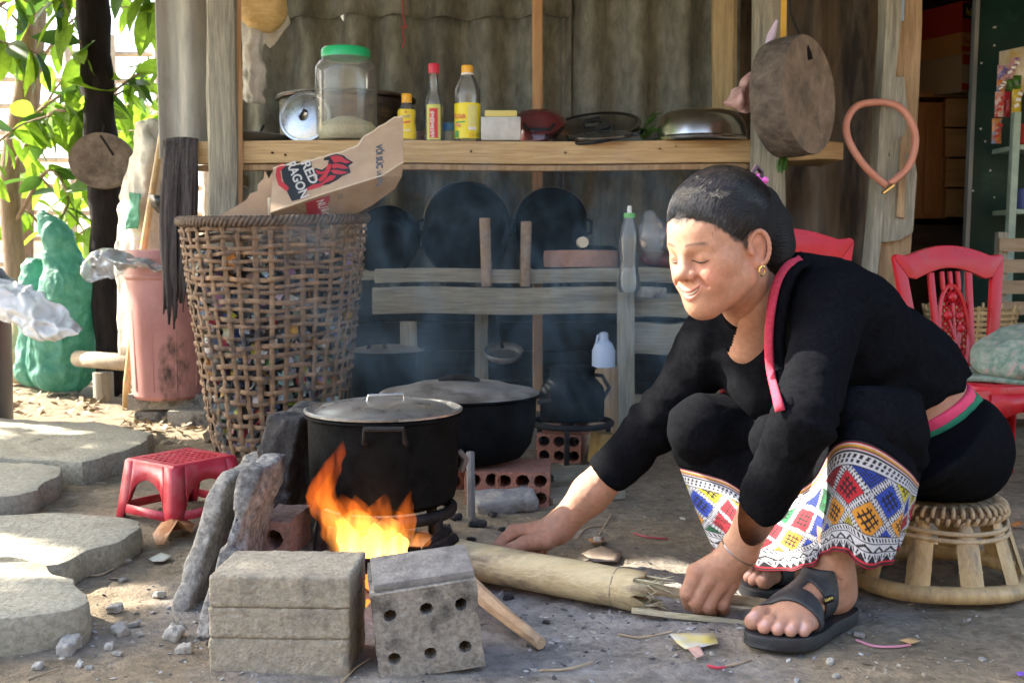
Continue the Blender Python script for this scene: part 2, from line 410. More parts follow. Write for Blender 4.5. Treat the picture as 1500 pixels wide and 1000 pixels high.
# ---- stone paving
path = thing('path', 'irregular stone paving slabs set in the dirt', None, G(60, 760), kind='structure')
def pave(poly, zt, th):
    pts = [G(x, y, zt) for x, y in poly]; out = []
    for i, a in enumerate(pts):
        b = pts[(i + 1) % len(pts)]; n = max(2, int((b - a).length / .025))
        for k in range(n): out.append(a.lerp(b, k / n))
    sm = [(out[i - 1] + out[i] * 3 + out[(i + 1) % len(out)]) / 5 for i in range(len(out))]
    jit = 1.3 * fbm(np.array([tuple(p * 17) for p in sm]), 4); cen = sum(sm, Vector()) / len(sm); rings = []
    for (ins, z) in ((.006, zt - th), (-.003, zt - th * .5), (0, zt - .006), (.002, zt - .001), (.006, zt), (.05, zt + .002)):
        rings.append([p + (cen - p).normalized() * (ins + .016 * j) + Vector((0, 0, z - p.z + .004 * jj)) for p, j, jj in zip(sm, jit, np.roll(jit, 7))])
    for f_ in (.35, .65): rings.append([p.lerp(cen, f_) + Vector((0, 0, .004 * j)) for p, j in zip(rings[5], np.roll(jit, 13))])
    m = MB(); m.sheet(rings, wrap=True); m.f.append(tuple(range(len(m.v) - len(sm), len(m.v))))
    m.build('paving_slab', PAVE, path, sharp=45)
pave([(-160, 616), (0, 612), (60, 616), (140, 617), (226, 634), (214, 645), (195, 655), (165, 664), (118, 676), (60, 672), (-170, 668)], .055, .075)
pave([(-170, 676), (0, 675), (60, 679), (92, 683), (90, 694), (66, 706), (60, 717), (0, 727), (-190, 738)], .05, .07)
pave([(-230, 760), (0, 753), (62, 748), (150, 754), (205, 762), (206, 772), (168, 792), (100, 818), (62, 826), (35, 817), (-250, 815)], .045, .065)
pave([(-300, 828), (0, 823), (58, 821), (72, 838), (98, 841), (118, 862), (140, 881), (110, 892), (40, 902), (-300, 925)], .055, .085)

# ================================================================ corrugated back wall
wall = thing('corrugated_wall', 'stained fibre cement corrugated wall behind the cooking shelves', 'wall', (0, 4.25, 0))
def corr(x0, x1, z0, z1, Yb, amp=.042, pitch=.177, ph=0., parent=wall, mat=FIBRO, lean=0.):
    nx_ = max(8, int((x1 - x0) / .0148)); nz_ = 14; rows = []
    for j in range(nz_ + 1):
        z = z0 + (z1 - z0) * j / nz_; r_ = []
        for i in range(nx_ + 1):
            x = x0 + (x1 - x0) * i / nx_
            r_.append((x, Yb + amp * math.sin(2 * math.pi * (x + ph) / pitch) + lean * (z - z0) + .004 * math.sin(z * 5 + x * 3), z + .006 * math.sin(x * 9)))
        rows.append(r_)
    m = MB(); m.sheet(rows); return m.build('corrugated_sheet', mat, parent, sharp=0, solid=.006)
xw = lambda px, Yd=4.25: (px - 750) / FPX * Yd
corr(xw(345), xw(560), -.02, 1.53, 4.25, ph=.02)
corr(xw(530), xw(835), -.02, 1.51, 4.262, ph=.05)
corr(xw(822), xw(1075), -.02, 2.3, 4.238, ph=.01)
corr(xw(1060), xw(1310), -.02, 2.3, 4.252, ph=.04, mat=M('brown_stained_sheet', (.10, .075, .055), (.20, .16, .12), rough=.9, scale=3, stretch=(2, 2, .4), bump=.3, c3=(.03, .025, .02), s3=2, t3=(.5, .65)))
corr(xw(345), xw(835), 1.49, 2.3, 4.225, ph=.035)
corr(xw(238, 3.95), xw(320, 3.95), .93, 2.3, 3.95, ph=.03, mat=M('grey_fibre_sheet', (.27, .27, .25), (.42, .41, .37), rough=.9, scale=4, stretch=(2, 2, .5), bump=.3))
# ---- roof over the kitchen (above the frame)
roof = thing('roof', 'corrugated roof over the open kitchen', 'roof', (0, 3.5, 2.1))
for k in range(6):
    x0 = -1.5 + k * .92; rows = []
    for j in range(8):
        yy = 2.55 + 3.6 * j / 7
        rows.append([(x0 + .95 * i / 48, yy, 2.02 + .13 * (yy - 2.5) + .02 * math.sin(2 * math.pi * (x0 + .95 * i / 48) / .177) + .008 * (k % 2)) for i in range(49)])
    m = MB(); m.sheet(rows); m.build('roof_sheet', FIBRO, roof, sharp=0, solid=.006)
    if k:
        rows = [[(x0 + .95 * i / 48, 1.92 + .75 * j / 3, 1.93 + .13 * .75 * j / 3 + .02 * math.sin(2 * math.pi * (x0 + .95 * i / 48) / .177) + .008 * (k % 2)) for i in range(49)] for j in range(4)]
        m = MB(); m.sheet(rows); m.build('shade_eave_sheet', FIBRO, roof, sharp=0, solid=.006)  # front eave out of view, added to keep sky light off the interior

# ================================================================ posts
def post(px_top, px_bot, y_top, z_bot, wpx, Yd, mat, label, group=None, depth=None, name='timber_post', jag=.004, n=14, cat='post'):
    """a hewn vertical timber, slightly uneven"""
    a = P(px_top, y_top, Yd); wd = wpx / SCL(Yd); dp = depth or wd * .7; rows = []
    b = P(px_bot, 500, Yd); b.z = z_bot
    for i in range(n + 1):
        t = i / n; c = b.lerp(a, t); j = [jag * v for v in fbm(np.array([[i * .7 + wpx, k * 3.1, px_top] for k in range(8)]), 3) * 2]
        pr = [(-.5, -.35), (-.35, -.5), (.35, -.5), (.5, -.35), (.5, .35), (.35, .5), (-.35, .5), (-.5, .35)]
        rows.append([(c.x + u * wd + jj, c.y + v * dp + jj, c.z) for (u, v), jj in zip(pr, j)])
    m = MB(); m.sheet(rows, wrap=True); m.f.append(tuple(range(7, -1, -1))); m.f.append(tuple(n * 8 + k for k in range(8)))
    o = m.build(name, mat, sharp=30); return tag(o, label, cat, group)
post(323, 329, -150, -.02, 41, 3.60, WOODZ, 'grey green weathered timber post in front of the shelf end')
o = post(348, 350, -150, 0.0, 9, 3.615, POLE, 'thin orange batten nailed along the grey weathered post', name='batten', cat='batten')
post(787, 788, -150, -.02, 15, 4.14, POLE, 'slim round orange pole against the corrugated wall', name='slim_pole', jag=.001, cat='pole')
post(1061, 1060, -150, -.02, 33, 4.1, M('yellow_timber', (.33, .24, .12), (.52, .40, .22), rough=.8, scale=8, stretch=(3, 3, .3), bump=.3), 'yellowish sawn post behind the upturned steel basin')
post(1128, 1124, -150, -.02, 46, 3.60, WOODZ, 'pale timber post carrying the hung chopping block')
# big split post by the doorway
pr_ = thing('door_post', 'rough split timber post by the doorway with the looped hose', 'post', G(1305, 640))
def splank(pxs, Yd, th, mat, name='plank'):
    """plank outline given in photo pixels on a vertical plane at Yd"""
    n = len(pxs); a = [P(x, y, Yd) for x, y in pxs]; b = [q + Vector((0, th, 0)) for q in a]
    m = MB(); m.add([tuple(q) for q in a + b], [tuple(range(n)), tuple(range(2 * n - 1, n - 1, -1))] + [(k, n + k, n + (k + 1) % n, (k + 1) % n) for k in range(n)])
    return m.build(name, mat, pr_, bevel=.004, fix=True)
splank([(1299, -120), (1322, -120), (1322, 20), (1312, 120), (1300, 250), (1292, 350), (1284, 420), (1278, 560), (1270, 640), (1256, 640), (1266, 520), (1270, 420), (1282, 300), (1290, 150), (1298, 40)], 3.50, .08, WOODZ, 'split_timber')
splank([(1318, -120), (1353, -120), (1351, 40), (1346, 150), (1340, 260), (1336, 350), (1330, 420), (1326, 640), (1268, 640), (1278, 480), (1290, 360), (1303, 200), (1314, 60)], 3.53, .09, BROWNZ, 'split_timber')
splank([(1306, 112), (1325, 112), (1330, 160), (1326, 200), (1323, 225), (1304, 232), (1299, 200), (1303, 140)], 3.505, .02, WOODZ)
splank([(1299, 228), (1339, 225), (1344, 255), (1338, 340), (1318, 352), (1288, 356), (1290, 300)], 3.505, .022, WOODZ)
splank([(1320, 200), (1329, 198), (1326, 320), (1314, 318)], 3.488, .012, BROWNZ)
m = MB(); m.box(P(1320, 14, 3.515), (.018, .006, .07)); m.build('sticker', PL('blue_sticker', (.20, .34, .55)), pr_)
# ---- dark boards added to paint in the shade below the rack
bb_ = thing('shade_boards', 'dark boards added to stand for the shade behind the hearth pots', 'boards', (0, 4.19, 0))
SHADEW = M('shade_dark_wood', (.010, .009, .008), (.035, .030, .026), rough=.95, scale=12, stretch=(.25, 3, 3), bump=.6, spec=.1)
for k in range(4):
    m = MB(); m.box((.08, 4.185 - .003 * (k % 2), .055 + k * .112), (2.3, .016, .108)); m.build('board', SHADEW, bb_, bevel=.003)
# ---- house added out of view behind the camera to block sky light
hs_ = thing('sky_block_house', 'plank house added out of view to block sky light', 'house', (3, -5, 0))
for k in range(14):
    m = MB(); m.box((3.2, -5, .13 + k * .25), (11, .04, .245)); m.build('wall_plank', BROWNZ, hs_)
m = MB(); m.sheet([[(-2.8, -4.4, 3.5), (9.2, -4.4, 3.5)], [(-2.8, -8, 5.6), (9.2, -8, 5.6)]]); m.build('house_roof', FIBRO, hs_, solid=.02)
for sx_ in (-2.5, 2.5):
    m = MB(); m.box((sx_ + 2, -4.96, 1.7), (1.0, .04, 1.1)); m.build('window', DARKROOM, hs_)
# ================================================================ upper shelf
YS = 3.62
zs1 = P(700, 206, YS).z; zs0 = P(700, 239, YS).z
shelf = thing('upper_shelf', 'long pale pine plank shelf carrying bottles and pans', 'shelf', P(755, 239, YS))
def plank(x0, x1, z0, z1, y0, y1, mat, parent, name='plank', bev=.004, skew=0.):
    m = MB(); n = 10; rows = []
    for i in range(n + 1):
        t = i / n; x = x0 + (x1 - x0) * t; jz = .003 * math.sin(t * 9 + x0); s_ = skew * t
        rows.append([(x, y0, z0 + jz + s_), (x, y0 + .002 * math.sin(t * 13), z1 + jz + s_), (x, y1, z1 + jz + s_), (x, y1, z0 + jz + s_)])
    m.sheet(rows, wrap=True); m.f.append((3, 2, 1, 0)); m.f.append(tuple(n * 4 + k for k in range(4)))
    return m.build(name, mat, parent, bevel=bev, fix=True)
xs_ = lambda px, Yd=YS: (px - 750) / FPX * Yd
plank(xs_(275), xs_(1103), zs0, zs1, YS + .002, YS + .045, PINE, shelf, 'front_plank')
plank(xs_(1103), xs_(1232), zs0 + .012, zs1 - .004, YS + .01, YS + .3, PINE, shelf, 'end_plank')
plank(xs_(278), xs_(1100), zs1 - .026, zs1 - .003, YS + .047, YS + .24, WOODX, shelf, 'shelf_board')
plank(xs_(278), xs_(1100), zs1 - .024, zs1 - .004, YS + .243, YS + .47, WOODX, shelf, 'shelf_board')
plank(xs_(290), xs_(1100), zs0 - .022, zs0 - .003, YS + .012, YS + .05, BROWNZ, shelf, 'under_batten')
for px in (310, 1090):
    m = MB(); m.box((xs_(px), YS + .27, zs0 - .03), (.04, .40, .04)); m.build('bearer', WOODX, shelf, bevel=.003)
rd = random.Random(14)
for px, y_ in ((399, 224), (418, 227), (828, 224), (966, 218), (990, 214), (690, 222), (560, 220)):
    m = MB(); m.lathe([(.001, -.002), (.0035, -.0015), (.0035, .004)], P(px, y_, YS), n=8, mat=Matrix.Rotation(R(90), 3, 'X')); m.build('nail_head', CHAR, shelf)
# ================================================================ lower rack
YR = 3.66
rack = thing('wooden_rack', 'low grey plank rack holding sooty pots and the round chopping board', 'rack', P(740, 632, YR))
zr = lambda y, Yd=YR: P(740, y, Yd).z
xr = lambda px, Yd=YR: (px - 750) / FPX * Yd
plank(xr(545), xr(925), zr(415), zr(394), YR + .07, YR + .10, WOODX, rack, 'back_rail')
plank(xr(545), xr(905), zr(460), zr(421), YR, YR + .03, WOODX, rack, 'front_plank')
plank(xr(929), xr(1115), zr(465), zr(430), YR + .012, YR + .04, WOODX, rack, 'front_plank')
plank(xr(925), xr(1100), zr(415), zr(393), YR + .075, YR + .105, WOODX, rack, 'back_rail')
plank(xr(924), xr(1040), zr(520), zr(474), YR + .03, YR + .05, WOODX, rack, 'side_plank')
plank(xr(921), xr(1040), zr(608), zr(581), YR + .03, YR + .05, WOODX, rack, 'side_plank')
for i, y0 in enumerate((.105, .225, .345)):
    plank(xr(430), xr(1110), zr(412), zr(399), YR + y0, YR + y0 + .112, WOODX, rack, 'rack_board')
for px, w_, yt in ((917, 25, 398), (600, 24, 470)):
    a = P(px, yt, YR); m = MB(); m.box((a.x, YR - .016, a.z / 2 - .01), (w_ / SCL(YR), .028, a.z + .02), Euler((0, R(-.6), 0))); m.build('leg', WOODZ, rack, bevel=.003)
for px in (440, 700, 1095):
    m = MB(); m.box((xr(px), YR + .44, zr(413) / 2 - .01), (.05, .045, zr(413) + .02)); m.build('leg', WOODZ, rack, bevel=.003)
for (x0, yt, x1, yb) in ((710, 320, 713, 414), (771, 325, 769, 414)):
    a = P(x0, yt, YR + .04); b = P(x1, yb + 5, YR + .05); m = MB()
    m.tube([b, b.lerp(a, .5), a, a + (a - b).normalized() * .002], [.0175, .018, .0185, .016], n=12)
    m.build('peg', M('round_peg_wood', (.22, .15, .10), (.36, .27, .19), rough=.85, scale=20, bump=.4), rack)
# ================================================================ trees, fence (left, outdoors)
def leaf_mesh(name, ln, wd, bend, mat):
    rows = []
    for i in range(7):
        t = i / 6; w_ = wd * math.sin(math.pi * min(1, t * .97 + .02)) ** .75 * (1 - .25 * t)
        z = -bend * t * t * ln
        rows.append([(-w_ / 2, t * ln, z + .12 * w_), (0, t * ln, z), (w_ / 2, t * ln, z + .12 * w_)])
    m = MB(); m.sheet(rows); me = bpy.data.meshes.new(name); me.from_pydata([tuple(q) for q in m.v], [], m.f)
    me.polygons.foreach_set('use_smooth', [True] * len(me.polygons)); me.materials.append(mat); return me
LM = [leaf_mesh('leaf', .185, .098, .22, LEAF), leaf_mesh('leaf', .155, .085, .35, LEAF), leaf_mesh('leaf', .165, .085, .15, LEAFD)]
def put_leaf(parent, p, d, me, sc, roll):
    d = d.normalized(); o = bpy.data.objects.new('leaf', me); COL.objects.link(o)
    q = d.to_track_quat('Y', 'Z') @ Euler((0, roll, 0)).to_quaternion()
    o.parent = parent; o.rotation_mode = 'QUATERNION'; o.rotation_quaternion = q
    o.location = p - Vector(ORG[parent.name]); o.scale = (sc, sc, sc); return o
# openings shaped in the crown along sun rays, to put sun on chosen spots
GAPS = [(P(1000, 300, 1.74), .045), (P(1010, 602, 1.90), .04), (P(1250, 588, 1.63), .04), (P(1160, 575, 1.60), .035), (P(1240, 690, 1.61), .02), (P(192, 634, 3.6), .05), (P(202, 500, 3.88), .04), (P(868, 742, 2.05), .02), (P(1340, 372, 2.85), .05), (P(285, 605, 3.8), .04), (P(60, 860, 1.9), .04)]
def leafy(name, label, base, trunk, branches, dens, crown=None, seed=1, lm=(0, 1, 2)):
    rd = random.Random(seed); t = thing(name, label, 'tree', base, group='leafy trees beside the kitchen')
    m = MB(); pts = spline([p for p, r in trunk], 5)
    rs = np.interp(np.linspace(0, len(trunk) - 1, len(pts)), range(len(trunk)), [r for p, r in trunk]); m.tube(pts, list(rs), n=9)
    m.build('trunk', BARK, t, sharp=0)
    for br in branches:
        pts = spline(br, 8); n = len(pts); m = MB(); m.tube(pts, [max(.003, .011 * (1 - .8 * i / n)) for i in range(n)], n=6)
        m.build('branch', BARK, t, sharp=0)
        L_ = sum((pts[i + 1] - pts[i]).length for i in range(n - 1)); k = max(3, int(L_ * dens))
        for j in range(k):
            f = .12 + .88 * (j + rd.random()) / k; i = min(n - 2, int(f * (n - 1))); p = pts[i].lerp(pts[i + 1], rd.random())
            ax = (pts[i + 1] - pts[i]).normalized()
            d = ax * rd.uniform(-.1, .8) + Vector((rd.uniform(-1, 1), rd.uniform(-.6, .4), rd.uniform(-1.5, .25)))
            put_leaf(t, p, d, LM[rd.choice(lm)], rd.uniform(.75, 1.2), rd.uniform(-1.2, 1.2))
    if crown:
        (c, r_, cnt) = crown; me = MB(); src = LM[0]; sv = [v.co.copy() for v in src.vertices]; sf = [tuple(q.vertices) for q in src.polygons]
        for j in range(cnt):
            while True:
                u = Vector((rd.uniform(-1, 1), rd.uniform(-1, 1), rd.uniform(-1, 1)))
                if u.length < 1: break
            p = Vector((c[0] + u.x * r_[0], c[1] + u.y * r_[1], c[2] + u.z * r_[2]))
            q = Vector((rd.uniform(-1, 1), rd.uniform(-1, 1), rd.uniform(-1, .2))).to_track_quat('Y', 'Z') @ Euler((0, rd.uniform(-3, 3), 0)).to_quaternion()
            s_ = rd.uniform(.8, 1.3); pm = p + q @ Vector((0, .09, -.01)) * s_
            if any((pm - g_ - SUN * (pm - g_).dot(SUN)).length < r_g + .115 * s_ for g_, r_g in GAPS): continue
            me.add([q @ (v * s_) + p for v in sv], sf)
        o = me.build('crown', LEAF, t, sharp=0); o['kind'] = 'stuff'
    return t
# near tree: its drooping branches fill the upper left; its crown shades the yard
T1 = leafy('leafy_tree', 'broad leaved tree with a thin pinkish trunk beyond the paving', P(35, 590, 5.2) * 1, 
      [(Vector((P(25, 590, 5.2).x, 5.2, 0)), .055), (P(22, 400, 5.2), .05), (P(14, 250, 5.2), .045), (P(40, 60, 5.2), .04), (P(10, -200, 5.2), .035)],
      [[P(30, 60, 5.2), P(80, -30, 4.9), P(150, -60, 4.5), P(250, 20, 4.4)],
       [P(20, 200, 5.2), P(60, 160, 4.9), P(110, 120, 4.7), P(118, 60, 4.5)],
       [P(15, 250, 5.2), P(70, 170, 4.8), P(130, 160, 4.7), P(200, 110, 4.6), P(250, 90, 4.8)],
       [P(40, 60, 5.2), P(20, -30, 4.9), P(60, -60, 4.5), P(110, 40, 4.3)],
       [P(10, 0, 5.2), P(-40, 40, 4.8), P(0, 60, 4.5), P(60, 80, 4.4)],
       [P(22, 220, 5.2), P(50, 170, 5.0), P(130, 155, 4.9), P(185, 130, 5.0), P(200, 100, 5.0)],
       [P(20, 330, 5.2), P(70, 250, 5.0), P(100, 290, 4.9), P(85, 330, 4.8)],
       [P(22, 300, 5.2), P(-20, 240, 4.9), P(20, 190, 4.7), P(85, 165, 4.6)]], 22, crown=((-3.1, 3.6, 2.85), (1.8, 1.6, 1.0), 4300), seed=4)
T2 = leafy('leafy_shrub', 'sunlit young shrub with large pale leaves behind the green sack', G(90, 560),
      [(G(60, 560), .02), (P(70, 470, 5.6), .018), (P(80, 360, 5.6), .014), (P(120, 250, 5.6), .01), (P(170, 160, 5.6), .006)],
      [[P(70, 470, 5.6), P(40, 420, 5.5), P(10, 400, 5.4), P(-20, 440, 5.4)], [P(75, 400, 5.6), P(110, 350, 5.4), P(135, 330, 5.2)],
       [P(80, 360, 5.6), P(40, 310, 5.5), P(15, 330, 5.3)], [P(100, 300, 5.6), P(60, 260, 5.5), P(30, 210, 5.4)], [P(120, 250, 5.6), P(150, 200, 5.5), P(215, 190, 5.3)],
       [P(90, 330, 5.6), P(120, 290, 5.4), P(118, 270, 5.2)], [P(150, 180, 5.6), P(200, 150, 5.5), P(235, 170, 5.3)], [P(65, 520, 5.6), P(20, 470, 5.5), P(-10, 500, 5.4)],
       [P(140, 220, 5.6), P(190, 230, 5.5), P(232, 140, 5.4)]], 19, seed=9, lm=(0, 1))
leafy('leafy_tree', 'thin stemmed tree by the bamboo lattice fence', G(35, 545),
      [(G(38, 545), .06), (P(36, 420, 6.6), .055), (P(40, 250, 6.6), .05), (P(60, 0, 6.6), .04)],
      [[P(45, 200, 6.6), P(90, 120, 6.5), P(150, 100, 6.4)], [P(50, 100, 6.6), P(120, 20, 6.5), P(220, 10, 6.4)], [P(50, 60, 6.6), P(0, 10, 6.5), P(-40, 40, 6.4)], [P(40, 260, 6.6), P(0, 220, 6.5), P(-30, 260, 6.4)], [P(60, 0, 6.6), P(150, -40, 6.5), P(230, 60, 6.4)]], 12, seed=12)
fence = thing('bamboo_fence', 'split bamboo lattice fence beyond the leafy trees', 'fence', (-3.2, 8.0, 0))
FB = M('sun_bleached_bamboo', (.46, .36, .25), (.62, .50, .37), rough=.8, scale=8, bump=.2)
for k in range(11):
    z = .12 + k * .19; m = MB(); m.tube([(-6.5, 8.0, z), (-4, 8.02, z + .02), (-1.6, 8.0, z - .01)], .022, n=6); m.build('rail', FB, fence)
for k in range(16):
    x = -6.4 + k * .32; m = MB(); m.tube([(x, 7.97, -.02), (x + .03, 7.96, 1.1), (x + .01, 7.97, 2.15)], .026, n=6); m.build('stake', FB, fence)
# ================================================================ charred pole and hanging round board
a = G(160, 590); m = MB()
pts = [Vector((P(165, 500, 4.62).x, 4.62, -.02)), P(158, 420, 4.62), P(154, 290, 4.62), P(144, 150, 4.62), P(136, 0, 4.62), P(128, -200, 4.62)]
pp = spline(pts, 6); m.tube(pp, [.066 + .006 * math.sin(i * 1.7) for i in range(len(pp))], n=12)
tag(m.build('charred_pole', CHAR, sharp=0), 'thick blackened wooden pole beside the green sack', 'pole')
ENDG = M('end_grain_wood', (.10, .075, .055), (.22, .17, .13), rough=.9, scale=9, bump=.6, bscale=30, c3=(.045, .035, .028), s3=4, t3=(.5, .68))
def slab_log(c, r, th, axis_, mat_face, mat_side, name, label, cat, parent_loc=None, squash=1.0, seed=1, jag=.03, zsq=1.0):
    """a slice of a tree trunk: bark wall and two sawn faces"""
    ax = Vector(axis_).normalized(); u = Vector((0, 0, 1)); u = (u - ax * u.dot(ax)).normalized(); v = ax.cross(u)
    n = 40; t = thing(name, label, cat, c); jt = fbm(np.array([[2.2 * math.cos(2 * math.pi * k / n) + seed, 2.2 * math.sin(2 * math.pi * k / n), seed * 2.1] for k in range(n)]), 3) * jag * 3
    def ring(rad, off): return [Vector(c) + u * (math.cos(2 * math.pi * k / n) * rad * (1 + jt[k]) * zsq) + v * (math.sin(2 * math.pi * k / n) * rad * (1 + jt[k]) * squash) + ax * off for k in range(n)]
    m = MB(); m.sheet([ring(r * .985, -th / 2), ring(r, -th / 2 + .006), ring(r * 1.012, 0), ring(r, th / 2 - .006), ring(r * .985, th / 2)], wrap=True); m.build('bark', mat_side, t, sharp=0, fix=True)
    for sg in (-1, 1):
        m = MB(); rr = [ring(r * f, sg * (th / 2 - .001 * (1 - f))) for f in (.988, .8, .55, .3, .08)]
        m.sheet(rr, wrap=True); m.f.append(tuple(len(m.v) - n + k for k in range(n))); m.build('sawn_face', mat_face, t, sharp=0, fix=True)
    return t, u, v, ax
DBARK = M('dark_bark', (.07, .055, .045), (.18, .145, .115), rough=.95, scale=12, bump=1, bscale=30)
c1 = P(150, 236, 4.52)
t, u, v, ax = slab_log(c1, .128, .05, (.12, -1, .05), ENDG, DBARK, 'round_chopping_board', 'dark round board hung on the blackened pole', 'chopping board', seed=3, jag=.012, zsq=.88)
m = MB(); m.tube([c1 + u * .10 + ax * .026, c1 + u * .02 + v * -.05 + ax * .028], .004, n=5); m.build('crack', CHAR, t)
m = MB(); m.tube([c1 + u * .115, c1 + u * .15 - ax * .03], .003, n=5); m.build('hanging_wire', IRON, t)
# ================================================================ sacks and bin
def sack(name, label, cat, c, size, mat, seed, neck=None, lumps=.02, h=.011):
    """a stuffed sack, modelled round a chain of (pixel x, pixel y, distance, radius)"""
    pts = [np.array(P(x, y, Yd)) for x, y, Yd, r_ in c]; rs = [r_ for *_, r_ in c]
    lo = np.min([p - r_ for p, r_ in zip(pts, rs)], 0) - .03; hi = np.max([p + r_ for p, r_ in zip(pts, rs)], 0) + .03; lo[2] = min(lo[2], -.02)
    gr = Grid(lo, hi, h); p = gr.p; f = chain(p, pts, rs, .05)
    f = f + lumps * fbm(p * np.array([7, 7, 9]) + seed, 3) + lumps * .9 * (np.abs(vnoise(p * np.array([16, 16, 7]) + 2 * fbm(p * 6, 2)[..., None] + seed)) - .3) + lumps * .30 * np.abs(vnoise(p * np.array([46, 46, 16]) + seed))
    f = smax(f, -(p[..., 2] - .004), .03)
    return tag(from_sdf(gr, f, name, mat), label, cat)
sack('green_sack', 'tall stuffed green woven sack leaning by the blackened pole', 'sack', [(92, 535, 4.66, .135), (95, 470, 4.66, .135), (102, 420, 4.64, .11), (78, 345, 4.62, .06), (62, 318, 4.62, .02)], None, GREENSACK, 2, lumps=.022, h=.007)
sack('green_sack', 'slack dark green sack folded against the tall one', 'sack', [(60, 540, 4.86, .11), (62, 440, 4.82, .09), (48, 395, 4.8, .05)], None, GREENSACK, 8, lumps=.022, h=.008)
sack('tan_sack', 'small dusty tan sack on leaf litter', 'sack', [(36, 550, 5.0, .085), (34, 505, 5.0, .075), (30, 475, 5.0, .04)], None, M('tan_sack', (.34, .26, .15), (.50, .40, .25), rough=.9, scale=9, bump=.5), 5)
b = Vector((P(-42, 500, 3.7).x, 3.7, 0)); zt = P(0, 408, 3.7).z
t = thing('grey_bin', 'dark grey plastic bin with a lid at the end of the paving', 'bin', b)
BIN = PL('grey_bin_plastic', (.045, .06, .07), .45)
m = MB(); m.lathe([(.001, .01), (.115, .01), (.122, .03), (.128, zt - .05), (.130, zt - .02)], b, n=32); m.build('body', BIN, t, fix=True)
m = MB(); m.lathe([(.138, zt - .03), (.150, zt - .026), (.150, zt - .005), (.132, zt), (.118, zt + .012), (.105, zt + .035), (.098, zt + .037), (.09, zt + .02), (.001, zt + .018)], b, n=32); m.build('lid', BIN, t, fix=True)
# white plastic bag draped over the bin
def drape(name, label, cat, rows_px, mat, wob=.006, seed=1, parent=None, n=10, solid=0.0015):
    """sheet through rows of (px, py, distance) control points"""
    cols = [spline([P(*q) for q in r_], n) for r_ in rows_px]; rows = []
    for k in range(len(cols[0])): rows.append(spline([c[k] for c in cols], n))
    q = np.array([[tuple(p) for p in r_] for r_ in rows]); q += np.stack([fbm(q * 22 + seed, 3), 1.5 * (np.abs(vnoise(q * 19 + seed + 9)) + .4 * np.abs(vnoise(q * 41 + seed)) - .5), fbm(q * 22 + seed + 19, 3)], -1) * wob
    m = MB(); m.sheet(q.tolist()); o = m.build(name, mat, parent, sharp=0, solid=solid)
    return tag(o, label, cat) if label else o
drape('white_plastic_bag', 'crumpled white plastic bag hanging over the grey bin', 'plastic bag',
      [[(-60, 412, 3.62), (-10, 405, 3.56), (40, 418, 3.53), (85, 448, 3.5), (126, 477, 3.49)],
       [(-60, 424, 3.53), (-10, 420, 3.50), (36, 442, 3.47), (75, 470, 3.45), (122, 486, 3.45)],
       [(-60, 440, 3.51), (-12, 442, 3.49), (22, 470, 3.46), (60, 484, 3.44), (100, 492, 3.44)],
       [(-60, 452, 3.51), (-12, 462, 3.50), (20, 478, 3.48), (52, 500, 3.46), (66, 498, 3.46)]], WHITEBAG, wob=.022, seed=3, n=14)
# ================================================================ pink barrel on blocks
bY = 3.98; bx = P(246, 500, bY).x; zb = P(246, 581, bY).z; ztop = P(246, 366, bY).z
t = thing('pink_barrel', 'faded pink plastic water barrel with black stains on concrete blocks', 'barrel', (bx, bY, zb))
rb = 51 / SCL(bY); H_ = ztop - zb
m = MB(); m.lathe([(.001, 0), (rb * .92, 0), (rb, .012), (rb * 1.04, H_ * .30), (rb * 1.08, H_ * .62), (rb * 1.10, H_ * .66), (rb * 1.10, H_ * .80), (rb * 1.15, H_ * .815), (rb * 1.15, H_ * .83), (rb * 1.13, H_ * .835), (rb * 1.12, H_ * .90)], (bx, bY, zb), n=40)
m.build('body', BARREL, t, fix=True)
m = MB(); m.lathe([(rb * 1.12, H_ * .90), (rb * 1.16, H_ * .905), (rb * 1.17, H_ * .935), (rb * 1.12, H_ * .945), (rb * 1.10, H_ * .99), (rb * 1.02, H_), (rb * .4, H_ * 1.005), (.001, H_ * 1.005)], (bx, bY, zb), n=40); m.build('lid', BARREL, t, fix=True)
for k in range(10):
    a_ = 2 * math.pi * k / 10 + .2; m = MB()
    m.tube([(bx + math.cos(a_) * rb * (1.0 + .085 * f), bY + math.sin(a_) * rb * (1.0 + .085 * f), zb + H_ * f) for f in (.06, .2, .35, .5, .6)], .0035, n=5); m.build('seam', BARREL, t)
drape('clear_plastic_bag', 'crumpled clear plastic bag tucked under the pink barrel lid', 'plastic bag',
      [[(118, 388, 3.86), (150, 366, 3.84), (190, 372, 3.84), (225, 384, 3.82), (246, 388, 3.80)], [(122, 402, 3.85), (155, 385, 3.80), (195, 386, 3.78), (225, 392, 3.785), (246, 392, 3.79)], [(134, 414, 3.86), (165, 408, 3.80), (190, 396, 3.79), (222, 396, 3.80), (246, 397, 3.80)]], CLEARBAG, wob=.018, seed=11, n=14)
for (x0, x1, y0, y1, Yd, lab, dp) in ((186, 310, 577, 600, 3.92, 'flat concrete block under the pink barrel', .22), (196, 262, 603, 640, 3.93, 'dark lower brick supporting the concrete block', .2), (246, 312, 602, 641, 3.80, 'grey brick with a sunlit top beside the pink barrel', .09)):
    a = P(x0, y1, Yd); b = P(x1, y0, Yd); m = MB(); zlow = -.01 if y1 > 620 else a.z
    m.box(((a.x + b.x) / 2, Yd + dp / 2, (zlow + b.z) / 2), (b.x - a.x, dp, b.z - zlow), Euler((0, 0, R(2 if x0 < 200 else -5))))
    tag(m.build('concrete_block', GREYBRICK, bevel=.006), lab, 'block')
